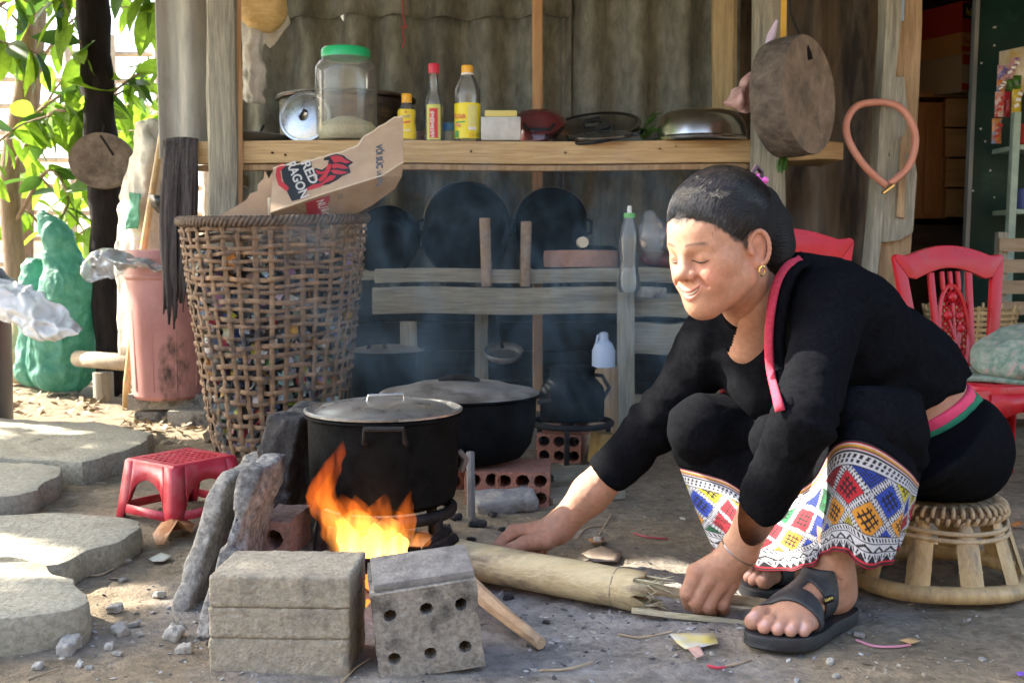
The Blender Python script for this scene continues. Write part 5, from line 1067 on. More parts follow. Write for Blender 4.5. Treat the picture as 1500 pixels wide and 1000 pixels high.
for s_ in range(4):          # four sides, each an arch-cut panel: apron, and a bar near the floor
    q = Matrix.Rotation(s_ * math.pi / 2, 3, 'Z'); m = MB(); n = 14; arch = [(-.66 + 1.32 * i / n, .26 + .44 * math.sin(math.pi * i / n) ** .45) for i in range(n + 1)]
    def sp(u, zf): z = sh * zf - (.005 if zf >= 1 else 0); f = sa + .005 + (sb - sa) * (1 - zf); return q @ Vector((u * f, -f, z))
    rows = [[sp(-.66 + 1.32 * i / n, 1.0) for i in range(n + 1)], [sp(u, min(zf, .74)) for u, zf in arch]]
    m.sheet(rows); m.build('apron', STOOLRED, STL, solid=.003)
    m = MB(); m.sheet([[sp(-.70, .255), sp(0, .255), sp(.70, .255)], [sp(-.70, .11), sp(0, .11), sp(.70, .11)]]); m.build('stretcher', STOOLRED, STL, solid=.003)
    m = MB(); m.sheet([[sp(.655, 1), sp(.84, 1), sp(1, 1)], [sp(.655, .7), sp(.84, .7), sp(1, .7)], [sp(.66, .3), sp(.84, .3), sp(1, .3)], [sp(.78, .0), sp(.86, 0), sp(1, 0)]])
    q2 = q @ Matrix.Rotation(math.pi / 2, 3, 'Z')
    def sp2(u, zf): z = sh * zf - (.005 if zf >= 1 else 0); f = sa + .005 + (sb - sa) * (1 - zf); return q2 @ Vector((u * f, -f, z))
    m.sheet([[sp2(-1, 1), sp2(-.84, 1), sp2(-.655, 1)], [sp2(-1, .7), sp2(-.84, .7), sp2(-.655, .7)], [sp2(-1, .3), sp2(-.84, .3), sp2(-.66, .3)], [sp2(-1, 0), sp2(-.86, 0), sp2(-.78, 0)]]); m.build('leg', STOOLRED, STL, solid=.0035)
    for (o, c_) in (((-.99, -.86), 0), ): pass
STL.location = (P(264, 700, 2.46).x, 2.47, 0); STL.rotation_euler = (0, 0, R(-36)); STL.scale = (.70, .70, .86)
# ================================================================ firewood
def axis_pts(a, b, n): return [a.lerp(b, i / (n - 1)) for i in range(n)]
BAMB2 = M('dusty_bamboo', (.46, .36, .18), (.66, .56, .33), rough=.55, scale=7, stretch=(.6, 2.5, 2.5), bump=.4, c3=(.20, .15, .09), s3=5, t3=(.50, .68))
t = thing('bamboo_log', 'thick split bamboo log pushed into the fire', 'firewood', G(820, 885)); rb_ = .0305
a = Vector((-.215, 2.03, .046)); b = Vector((.222, 1.797, .031)); n = 40; rows = []; ax = (b - a).normalized(); u = Vector((0, 0, 1)); u = (u - ax * u.dot(ax)).normalized(); v = ax.cross(u)
for i in range(n + 1):
    f = i / n; c = a.lerp(b, f); r_ = rb_ * (1 + .05 * math.exp(-((f - .93) * 25) ** 2) + .04 * math.exp(-((f - .42) * 30) ** 2) - .05 * math.exp(-((f - .90) * 40) ** 2))
    rows.append([c + (u * math.cos(2 * math.pi * k / 20) + v * math.sin(2 * math.pi * k / 20)) * r_ * (1 + .012 * math.sin(k * 3 + f * 9)) + (ax * (.02 * math.sin(k * 2.3) + .012 * math.sin(k * 5.1)) if i == n else Vector()) for k in range(20)])
m = MB(); m.sheet(rows, wrap=True); m.build('culm', BAMB2, t, sharp=0, solid=.006)
for f_n in (.42, .90):
    cn = a.lerp(b, f_n); m = MB(); m.tube([cn + (u * math.cos(k * math.pi / 12) + v * math.sin(k * math.pi / 12)) * (rb_ * 1.03) for k in range(24)], .0022, n=5, closed=True); m.build('node_ring', M('bamboo_node', (.22, .17, .11), (.42, .34, .22), rough=.8, scale=60, bump=.5), t, sharp=0)
FIBER = M('broken_bamboo_fibre', (.50, .44, .26), (.72, .66, .46), rough=.9, scale=40, stretch=(.4, 3, 3), bump=.8)
rd = random.Random(8); m = MB()
for k in range(46):
    an = rd.uniform(0, 6.28); r_ = rb_ * rd.uniform(.55, 1.0); c = b + u * math.cos(an) * r_ + v * math.sin(an) * r_; L_ = rd.uniform(.01, .05); m.tube([c - ax * .02, c + ax * L_ * .5, c + ax * L_ + Vector((0, 0, rd.uniform(-.01, .01)))], [.003, .002, .0005], n=4)
m.build('splinters', FIBER, t)['kind'] = 'stuff'
q = spline([P(935, 858, 1.80), P(990, 868, 1.80), P(1040, 875, 1.80), P(1090, 880, 1.80), P(1136, 886, 1.80)], 5); strip(q, [Vector((.1, -.75, .65))] * len(q), .020, .007, False).build('upper_slat', BAMB2, t)
q = spline([P(925, 893, 1.77), P(990, 901, 1.76), P(1040, 906, 1.755), P(1094, 913, 1.75)], 5); strip(q, [Vector((.1, -.6, .8))] * len(q), .012, .006, False).build('lower_slat', FIBER, t)
p0, p1 = G(660, 868), G(792, 948); m = MB(); q = spline([p0 + Vector((0, 0, .045)), p0.lerp(p1, .5) + Vector((0, 0, .022)), p1 + Vector((0, 0, .006))], 8); m.tube(q, [.019 - .010 * i / len(q) for i in range(len(q))], n=7)
tag(m.build('split_stick', M('split_firewood', (.34, .22, .13), (.54, .40, .25), rough=.8, scale=12, stretch=(1, .4, 2), bump=.6), sharp=25), 'split brown stick lying beside the six hole brick', 'stick')
for i, (qa, qb, lab) in enumerate((((640, 800, 1.95), (760, 806, 2.08), 'thin charred stick end reaching from the fire'), ((520, 790, 1.9), (650, 768, 2.0), 'charred branch burning under the pot'), ((480, 795, 2.0), (560, 785, 1.86), 'short black ember log in the fire'), ((588, 800, 1.83), (668, 778, 1.93), 'thin charred twig crossing the flames'), ((600, 806, 1.85), (655, 792, 1.98), 'blackened stick end beside the stand leg'), ((470, 806, 1.86), (540, 796, 1.95), 'dark smouldering stick left of the flames'))):
    a, b = P(*qa), P(*qb); a.z = max(.02, a.z * .4); b.z = .03 + .02 * min(i, 3); m = MB(); m.tube([a, a.lerp(b, .5) + Vector((0, .01, .006)), b], [.012, .014, .009], n=7); tag(m.build('charred_stick', CHAR), lab, 'firewood')
# ================================================================ fire
def Mflame(name, cols, strength, alpha, z0, z1):
    m = bpy.data.materials.new(name); m.use_nodes = True; nt = m.node_tree; N = nt.nodes; L = nt.links; N.remove(N['Principled BSDF'])
    geo = N.new('ShaderNodeNewGeometry'); sx_ = N.new('ShaderNodeSeparateXYZ'); L.new(geo.outputs['Position'], sx_.inputs[0])
    mp = N.new('ShaderNodeMapping'); mp.inputs['Scale'].default_value = (1, 1, .28); L.new(geo.outputs['Position'], mp.inputs[0])
    nz = N.new('ShaderNodeTexNoise'); nz.inputs['Scale'].default_value = 45; nz.inputs['Detail'].default_value = 3; nz.inputs['Distortion'].default_value = .6; L.new(mp.outputs[0], nz.inputs[0])
    mr = N.new('ShaderNodeMapRange'); mr.inputs[1].default_value = z0; mr.inputs[2].default_value = z1; L.new(sx_.outputs[2], mr.inputs[0])
    ad = N.new('ShaderNodeMath'); ad.operation = 'MULTIPLY_ADD'; L.new(nz.outputs[0], ad.inputs[0]); ad.inputs[1].default_value = .9; L.new(mr.outputs[0], ad.inputs[2])
    sb_ = N.new('ShaderNodeMath'); sb_.operation = 'SUBTRACT'; L.new(ad.outputs[0], sb_.inputs[0]); sb_.inputs[1].default_value = .45
    rp = N.new('ShaderNodeValToRGB'); e = rp.color_ramp.elements; e[0].color = (*cols[0], 1); e[0].position = 0; e[1].color = (*cols[-1], 1); e[1].position = 1
    x = e.new(.4); x.color = (*cols[1], 1); L.new(sb_.outputs[0], rp.inputs[0])
    em = N.new('ShaderNodeEmission'); em.inputs[1].default_value = strength; L.new(rp.outputs[0], em.inputs[0]); tr = N.new('ShaderNodeBsdfTransparent')
    ar = N.new('ShaderNodeValToRGB'); ar.color_ramp.elements[0].color = (alpha,) * 3 + (1,); ar.color_ramp.elements[1].color = (0, 0, 0, 1); ar.color_ramp.elements[0].position = .25; L.new(sb_.outputs[0], ar.inputs[0])
    mx = N.new('ShaderNodeMixShader'); L.new(ar.outputs[0], mx.inputs[0]); L.new(tr.outputs[0], mx.inputs[1]); L.new(em.outputs[0], mx.inputs[2]); L.new(mx.outputs[0], N['Material Output'].inputs[0]); return m
t = thing('fire', 'open wood fire burning under the sooty pot', 'fire', G(540, 812))
def Mglow(name, cols, strength, z0, z1, nsc=38, lo_=.30, hi_=.62):
    m = bpy.data.materials.new(name); m.use_nodes = True; nt = m.node_tree; N = nt.nodes; L = nt.links; N.remove(N['Principled BSDF'])
    geo = N.new('ShaderNodeNewGeometry'); sx_ = N.new('ShaderNodeSeparateXYZ'); L.new(geo.outputs['Position'], sx_.inputs[0])
    mp = N.new('ShaderNodeMapping'); mp.inputs['Scale'].default_value = (1, 1, .22); L.new(geo.outputs['Position'], mp.inputs[0])
    nz = N.new('ShaderNodeTexNoise'); nz.inputs['Scale'].default_value = nsc; nz.inputs['Detail'].default_value = 2; nz.inputs['Distortion'].default_value = .5; L.new(mp.outputs[0], nz.inputs[0])
    mr = N.new('ShaderNodeMapRange'); mr.inputs[1].default_value = z0; mr.inputs[2].default_value = z1; L.new(sx_.outputs[2], mr.inputs[0])
    rp = N.new('ShaderNodeValToRGB'); e = rp.color_ramp.elements; e[0].color = (*cols[0], 1); e[1].color = (*cols[-1], 1); x = e.new(.45); x.color = (*cols[1], 1); L.new(mr.outputs[0], rp.inputs[0])
    dn = N.new('ShaderNodeMapRange'); dn.inputs[1].default_value = lo_; dn.inputs[2].default_value = hi_; L.new(nz.outputs[0], dn.inputs[0]); 
    fa = N.new('ShaderNodeMapRange'); fa.inputs[1].default_value = 0; fa.inputs[2].default_value = 1; fa.inputs[3].default_value = 1; fa.inputs[4].default_value = .45; L.new(mr.outputs[0], fa.inputs[0])
    ml = N.new('ShaderNodeMath'); ml.operation = 'MULTIPLY'; L.new(dn.outputs[0], ml.inputs[0]); L.new(fa.outputs[0], ml.inputs[1]); m2 = N.new('ShaderNodeMath'); m2.operation = 'MULTIPLY'; L.new(ml.outputs[0], m2.inputs[0]); m2.inputs[1].default_value = strength
    em = N.new('ShaderNodeEmission'); L.new(rp.outputs[0], em.inputs[0]); L.new(m2.outputs[0], em.inputs[1]); L.new(em.outputs[0], N['Material Output'].inputs['Volume']); return m
FO = Mglow('outer_flame', [(1.0, .32, .05), (1.0, .19, .02), (1.0, .10, .01)], 11., .05, .31, lo_=.36, hi_=.64); FY = Mglow('yellow_flame', [(1.0, .60, .13), (1.0, .45, .07), (1.0, .24, .02)], 16., .03, .20, lo_=.38, hi_=.60)
FI = Mflame('inner_flame', [(1.0, .70, .26), (1.0, .50, .10), (1.0, .25, .02)], 1.3, .5, .02, .16)
def tongue(pts, rs, mat, seed, flatn=.55, name='flame'):
    pp = spline(pts, 8); n = len(pp); ri = np.interp(np.linspace(0, len(rs) - 1, n), range(len(rs)), rs); rows = []
    for i, (p, r_) in enumerate(zip(pp, ri)):
        w_ = vnoise(np.array([[i * .28 + seed, seed * 1.7, 1.6 * math.cos(2 * math.pi * k / 16) + 1.6 * math.sin(2 * math.pi * k / 16) * .7] for k in range(16)])) * .32
        rows.append([p + Vector((math.cos(2 * math.pi * k / 16) * r_ * (1 + w_[k]), math.sin(2 * math.pi * k / 16) * r_ * flatn, 0)) for k in range(16)])
    m = MB(); m.sheet(rows, wrap=True); m.f.append(tuple(range(15, -1, -1))); m.f.append(tuple((n - 1) * 16 + k for k in range(16))); m.build(name, mat, t, sharp=0)
YF = 1.84
tongue([P(502, 814, YF), P(497, 780, YF), P(478, 745, YF), P(470, 718, YF), P(482, 690, YF), P(496, 664, YF), P(503, 645, YF)], [.022, .030, .030, .026, .020, .013, .001], FO, 1)
tongue([P(504, 814, YF), P(500, 785, YF), P(484, 752, YF), P(475, 728, YF), P(482, 702, YF), P(490, 682, YF)], [.018, .024, .020, .015, .009, .001], FY, 2)
tongue([P(535, 814, YF), P(535, 785, YF), P(528, 762, YF), P(520, 745, YF)], [.046, .050, .040, .006], FY, 4)
tongue([P(570, 814, YF + .02), P(572, 785, YF + .02), P(570, 768, YF + .02), P(566, 755, YF + .02)], [.024, .030, .026, .006], FY, 6)
tongue([P(518, 800, YF), P(516, 765, YF), P(508, 738, YF), P(500, 722, YF)], [.030, .034, .022, .001], FO, 8)
tongue([P(530, 790, YF), P(528, 758, YF), P(524, 740, YF), P(520, 724, YF)], [.026, .026, .016, .001], FO, 9)
tongue([P(560, 790, YF - .005), P(562, 760, YF - .005), P(560, 742, YF - .005), P(564, 722, YF)], [.030, .032, .026, .001], FO, 3)
tongue([P(585, 790, YF), P(590, 762, YF), P(594, 744, YF), P(602, 718, YF)], [.024, .024, .014, .001], FO, 5)
tongue([P(612, 800, YF + .03), P(618, 785, YF + .03), P(624, 772, YF + .03)], [.018, .016, .002], FO, 11)
tongue([P(515, 814, YF + .01), P(512, 790, YF + .01), P(500, 765, YF + .01), P(492, 750, YF + .01)], [.020, .022, .012, .001], FI, 7, name='flame_core')
tongue([P(545, 814, YF + .01), P(546, 795, YF + .01), P(550, 778, YF + .01), P(548, 765, YF + .01)], [.026, .026, .014, .001], FI, 10, name='flame_core')
tongue([P(580, 814, YF + .03), P(583, 795, YF + .03), P(585, 780, YF + .03)], [.020, .020, .002], FI, 12, name='flame_core')
m = MB(); rd = random.Random(9)
for i in range(46):
    c = Vector((rd.gauss(-.21, .05), rd.gauss(1.93, .06), .012 + rd.random() * .014)); s_ = rd.uniform(.004, .011); q = Euler((rd.random() * 6, rd.random() * 6, 0)).to_matrix(); m.box(c, (s_ * 1.5, s_, s_ * .8), q)
EMG = bpy.data.materials.new('glowing_ember'); EMG.use_nodes = True; bb = EMG.node_tree.nodes['Principled BSDF']; bb.inputs['Base Color'].default_value = (.03, .01, .008, 1); bb.inputs['Emission Color'].default_value = (1, .22, .03, 1); bb.inputs['Emission Strength'].default_value = .5
m.build('embers', EMG, t)['kind'] = 'stuff'
# ================================================================ doorway and room behind (right)
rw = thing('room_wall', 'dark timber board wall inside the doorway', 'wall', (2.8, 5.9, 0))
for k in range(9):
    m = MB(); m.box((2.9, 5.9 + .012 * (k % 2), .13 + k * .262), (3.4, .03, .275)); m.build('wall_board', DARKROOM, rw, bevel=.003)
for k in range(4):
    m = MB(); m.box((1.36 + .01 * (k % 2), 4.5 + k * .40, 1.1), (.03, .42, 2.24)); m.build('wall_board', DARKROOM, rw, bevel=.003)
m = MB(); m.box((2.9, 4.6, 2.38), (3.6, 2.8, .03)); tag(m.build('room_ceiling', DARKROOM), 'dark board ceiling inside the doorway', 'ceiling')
m = MB(); m.box((4.3, 4.4, 1.15), (.04, 3.0, 2.4)); tag(m.build('added_partition', DARKROOM), 'dark board partition added out of view to darken the room', 'wall')  # unseen side partition, added so the room stays dark
GP = M('dark_green_panel', (.005, .028, .022), (.010, .045, .036), rough=.45, spec=.2, scale=3, c3=(.03, .09, .075), s3=3, t3=(.6, .75))
m = MB(); m.box((2.9, 3.44, 1.95), (3.2, .04, .9)); tag(m.build('sky_block_lintel', DARKROOM), 'board wall added out of view to block sky light', 'wall')  # added above the view to cut off the sky
m = MB(); m.box((3.5, 3.40, .9), (1.6, .04, 1.9)); tag(m.build('sky_block_wall', DARKROOM), 'board wall added out of view to keep sky light out', 'wall')  # added right of the view to shut sky light out of the room
t = thing('green_door', 'dark green metal door leaf inside the doorway', 'door', (2.15, 4.28, 0))
m = MB(); m.box((2.2, 4.28, 1.05), (.84, .02, 2.2), Euler((0, 0, R(-6)))); m.build('sheet', GP, t, bevel=.003)
m = MB(); e0 = P(1417, 200, 4.34); m.box((e0.x - .004, 4.30, 1.05), (.016, .03, 2.2), Euler((0, R(.6), 0))); m.build('edge_strip', PL('grey_edge', (.20, .22, .22), .5), t)
rd = random.Random(3); m = MB()
for i in range(12):
    p = P(rd.uniform(1425, 1475), rd.uniform(20, 330), 4.26); m.lathe([(.001, -.002), (.004, -.002), (.003, .0)], p, n=8, mat=Matrix.Rotation(R(90), 3, 'X')); 
m.build('rivets', WHITEINK, t)['kind'] = 'stuff'
cab = thing('wooden_cabinet', 'orange brown wooden cabinet under stacked cartons', 'cabinet', P(1385, 420, 4.9))
CABW = M('orange_wood', (.34, .14, .045), (.48, .22, .08), rough=.55, scale=6, stretch=(2, 2, .3), bump=.15); CABX = M('orange_plank', (.34, .17, .06), (.50, .28, .11), rough=.6, scale=6, stretch=(.3, 2, 2), bump=.2)
a = P(1344, 150, 4.9); b = P(1388, 320, 4.9)
m = MB(); m.box(((a.x + b.x) / 2, 4.92, (a.z + b.z) / 2), (b.x - a.x, .03, a.z - b.z)); m.build('door', CABW, cab, bevel=.003)
m = MB(); m.box(((a.x + b.x) / 2 + .01, 4.902, (a.z + b.z) / 2 - .03), ((b.x - a.x) * .62, .012, (a.z - b.z) * .8)); m.build('door_panel', CABW, cab, bevel=.004)
for k in range(4):
    c = P(1404, 165 + k * 44, 4.85); m = MB(); m.box((c.x + .01, 4.87, c.z), (.13, .03, .122)); m.build('side_plank', CABX, cab, bevel=.003)
m = MB(); m.box((P(1380, 200, 5).x, 5.1, P(1380, 142, 5).z), (.30, .34, .025)); m.build('top', CABX, cab, bevel=.003)
m = MB(); m.box((P(1380, 200, 5).x, 5.1, P(1380, 330, 5).z / 2), (.28, .3, P(1380, 330, 5).z)); m.build('base', DARKROOM, cab, bevel=.003)
def carton(px, py0, py1, w_, Yd, mat, label, bands=(), yaw=28):
    a = P(px, py1, Yd); h_ = P(px, py0, Yd).z - a.z; t = thing('carton', label, 'carton', a, group='cartons stacked on the cabinet'); q = Matrix.Rotation(R(yaw), 3, 'Z'); d = .26
    m = MB(); m.box(a + Vector((0, 0, h_ / 2)), (w_, d, h_), q); m.build('box', mat, t, bevel=.003)
    for (f0, f1, g0, g1, mt) in bands:
        m = MB(); ctr = a + q @ Vector(((g0 + g1) / 2 * w_, -d / 2 - .0015, (f0 + f1) / 2 * h_)); m.box(ctr, ((g1 - g0) * w_, .002, (f1 - f0) * h_), q); m.build('print', mt, t)
    return t, a, q, d, h_
BLK = PL('carton_black', (.015, .012, .01), .6); CR = PL('carton_red', (.42, .03, .02), .6); CO = PL('carton_orange', (.52, .24, .07), .6); CB = PL('carton_blue', (.05, .08, .28), .6); CBE = PL('carton_beige', (.42, .30, .19), .7)
zc0 = P(1380, 142, 5).z + .0135
t, a, q, d, h_ = carton(1395, 88, 142, .20, 4.96, CBE, 'beige and red carton at the bottom of the stack', [(.72, .98, -.5, .5, CR), (.04, .22, -.5, .5, CR)]); 
t, a, q, d, h_ = carton(1396, 58, 88, .205, 4.96, CO, 'orange and white carton in the middle of the stack', [(.72, .98, -.2, .5, CB), (.12, .34, -.5, .0, CR), (.12, .4, .1, .4, WHITEINK)]); marks(a + q @ Vector((-.095, -d / 2 - .004, h_ * .42)), q @ Vector((1, 0, 0)), (0, 0, 1), .085, .03, 5, CR, t, 11)
t, a, q, d, h_ = carton(1397, 14, 58, .21, 4.96, CR, 'red and black carton with yellow lettering on top', [(.45, .95, -.5, .22, BLK)]); marks(a + q @ Vector((-.085, -d / 2 - .004, h_ * .52)), q @ Vector((1, 0, 0)), (0, 0, 1), .10, .042, 4, PL('gold_print', (.70, .50, .06), .5), t, 12)
m = MB(); m.lathe([(.001, -.002), (.02, -.002), (.001, .0)], a + q @ Vector((.05, -d / 2 - .004, h_ * .32)), n=8, mat=q @ Matrix.Rotation(R(90), 3, 'X')); m.build('flower_mark', PL('gold_print', (.7, .5, .06)), t)
# snack strips, pale green shelf frame
t = thing('snack_card', 'yellow and white display card hanging on the green panel', 'card', P(1485, 130, 4.12))
m = MB(); m.add([P(1464, 76, 4.13), P(1520, 64, 4.10), P(1520, 140, 4.10), P(1462, 128, 4.13)], [(0, 3, 2, 1)]); m.build('sheet', M('display_card', (.62, .44, .10), (.70, .70, .68), rough=.4, scale=5), t, solid=.003)
def packet(px, py, w_, h_, mat, lab, Yd=4.10, rot=0, mk=None):
    c = P(px, py, Yd); W, Hh = w_ / SCL(Yd), h_ / SCL(Yd); rows = []
    for j in range(9):
        v = j / 8; f = min(1, 3.2 * min(v, 1 - v) + .05)
        rows.append([(c.x + (u - .5) * W * (1 if 0 < j < 8 else 1.03) + rot * (v - .5) * Hh, c.y - .013 * f * math.sin(math.pi * u), c.z + (v - .5) * Hh) for u in [k / 8 for k in range(9)]])
    back = [[(x, 2 * c.y - y_, z) for x, y_, z in r_] for r_ in rows]
    m = MB(); m.sheet(rows); m.sheet([r_[::-1] for r_ in back]); tt = thing('snack_packet', lab, 'snack packet', c, group='snack packets hanging on the green panel'); m.build('wrapper', mat, tt)
    if mk is not None:
        m = MB(); 
        for j in range(3): m.box(c + Vector((rot * (j - 1) * .02 + .006 * (j - 1), -.0155, (j - 1) * Hh * .22)), (W * .5, .002, Hh * .12), Euler((0, R(25 * (j - 1)), 0)))
        m.build('print', mk, tt)
def foil(name, c1, c2, c3): return M(name, c1, c2, rough=.25, scale=26, detail=2, c3=c3, s3=22, t3=(.5, .58), bump=.1)
F1 = foil('orange_foil', (.55, .16, .04), (.62, .34, .12), (.10, .22, .42)); F2 = foil('white_red_foil', (.60, .55, .52), (.62, .2, .1), (.45, .05, .06)); F3 = foil('green_foil', (.05, .14, .02), (.10, .22, .04), (.03, .08, .02)); F4 = foil('yellow_foil', (.60, .46, .03), (.70, .56, .08), (.50, .30, .03)); F5 = foil('maroon_foil', (.26, .01, .02), (.34, .03, .04), (.2, .01, .02)); F6 = foil('pink_foil', (.55, .28, .28), (.60, .42, .40), (.2, .12, .3))
packet(1467, 107, 12, 22, F6, 'small pink printed packet at the card corner', mk=BLUEINK); packet(1482, 100, 13, 30, F6, 'pink packet hanging aslant below the card', rot=.35, mk=WHITEINK); packet(1466, 126, 12, 18, F1, 'orange packet above the white and red one', mk=WHITEINK); packet(1480, 125, 10, 16, F3, 'dark green packet left of its twin', mk=None); packet(1490, 122, 12, 22, F3, 'larger dark green packet beside the pale frame')
packet(1464, 153, 13, 36, F2, 'white and red packet on the green panel', mk=CR); packet(1475, 153, 9, 36, F5, 'plain maroon packet beside the white and red one'); packet(1489, 147, 14, 38, F4, 'bright yellow packet on the pale frame', mk=WHITEINK); packet(1460, 192, 14, 36, F1, 'orange and blue packet lowest on the strip', mk=CR)
GF = M('pale_green_paint', (.30, .42, .34), (.42, .54, .45), rough=.6, scale=10, bump=.2)
t = thing('green_shelf_frame', 'pale green painted shelf frame standing beside the green panel', 'shelf', P(1490, 420, 4.0))
a = P(1487, 165, 4.05); m = MB(); m.box((a.x - .004, 4.05, a.z / 2), (.026, .03, a.z), Euler((0, R(.8), 0))); m.build('upright', GF, t, bevel=.002)
for y_ in (216, 310):
    c = P(1530, y_, 4.06); m = MB(); m.box((c.x, 4.15, c.z), (.22, .2, .018)); m.build('shelf_board', GF, t, bevel=.002)
for (px, y_, mt, lab) in ((1500, 196, CR, 'red tin on the pale green shelf'), (1498, 290, CB, 'blue tin on the lower pale green shelf')):
    c = P(px, y_ + 16, 4.1); m = MB(); m.lathe([(.001, 0), (.03, 0), (.031, .004), (.031, .07), (.029, .074), (.001, .074)], c, n=20); tag(m.build('tin', mt), lab, 'tin')
t = thing('wooden_crate', 'slatted wooden crate stack behind the red chair', 'crate', G(1500, 560)); cx = P(1500, 400, 3.75).x
for k in range(9): 
    m = MB(); m.box((cx + .06, 3.75, .05 + k * .072), (.30, .014, .045)); m.build('slat', M('crate_wood', (.24, .17, .10), (.40, .30, .19), rough=.85, scale=8, stretch=(.3, 2, 2), bump=.4), t)
for sx_ in (-.07, .19):
    m = MB(); m.box((cx + sx_, 3.775, .33), (.035, .03, .68)); m.build('corner_post', WOODZ, t)
c = P(1440, 470, 3.5); t = thing('yellow_basket', 'low yellowish woven tray behind the red chair', 'tray', (c.x, 3.6, 0))
for k in range(7): m = MB(); m.tube([(c.x + math.cos(a) * (.12 + .004 * k), 3.6 + math.sin(a) * (.12 + .004 * k), .30 + .018 * k) for a in np.linspace(0, 6.2832, 30, endpoint=False)], .006, n=5, closed=True); m.build('weft', BAMBOO, t)
for k in range(14): a = k * .4488; m = MB(); m.tube([(c.x + math.cos(a) * .118, 3.6 + math.sin(a) * .118, .29), (c.x + math.cos(a) * .148, 3.6 + math.sin(a) * .148, .43)], .005, n=5); m.build('stake', BAMBOO, t)
m = MB(); m.lathe([(.001, 0), (.10, 0), (.09, .28), (.12, .292), (.001, .292)], (c.x, 3.6, 0), n=24); m.build('stand', DARKROOM, t)
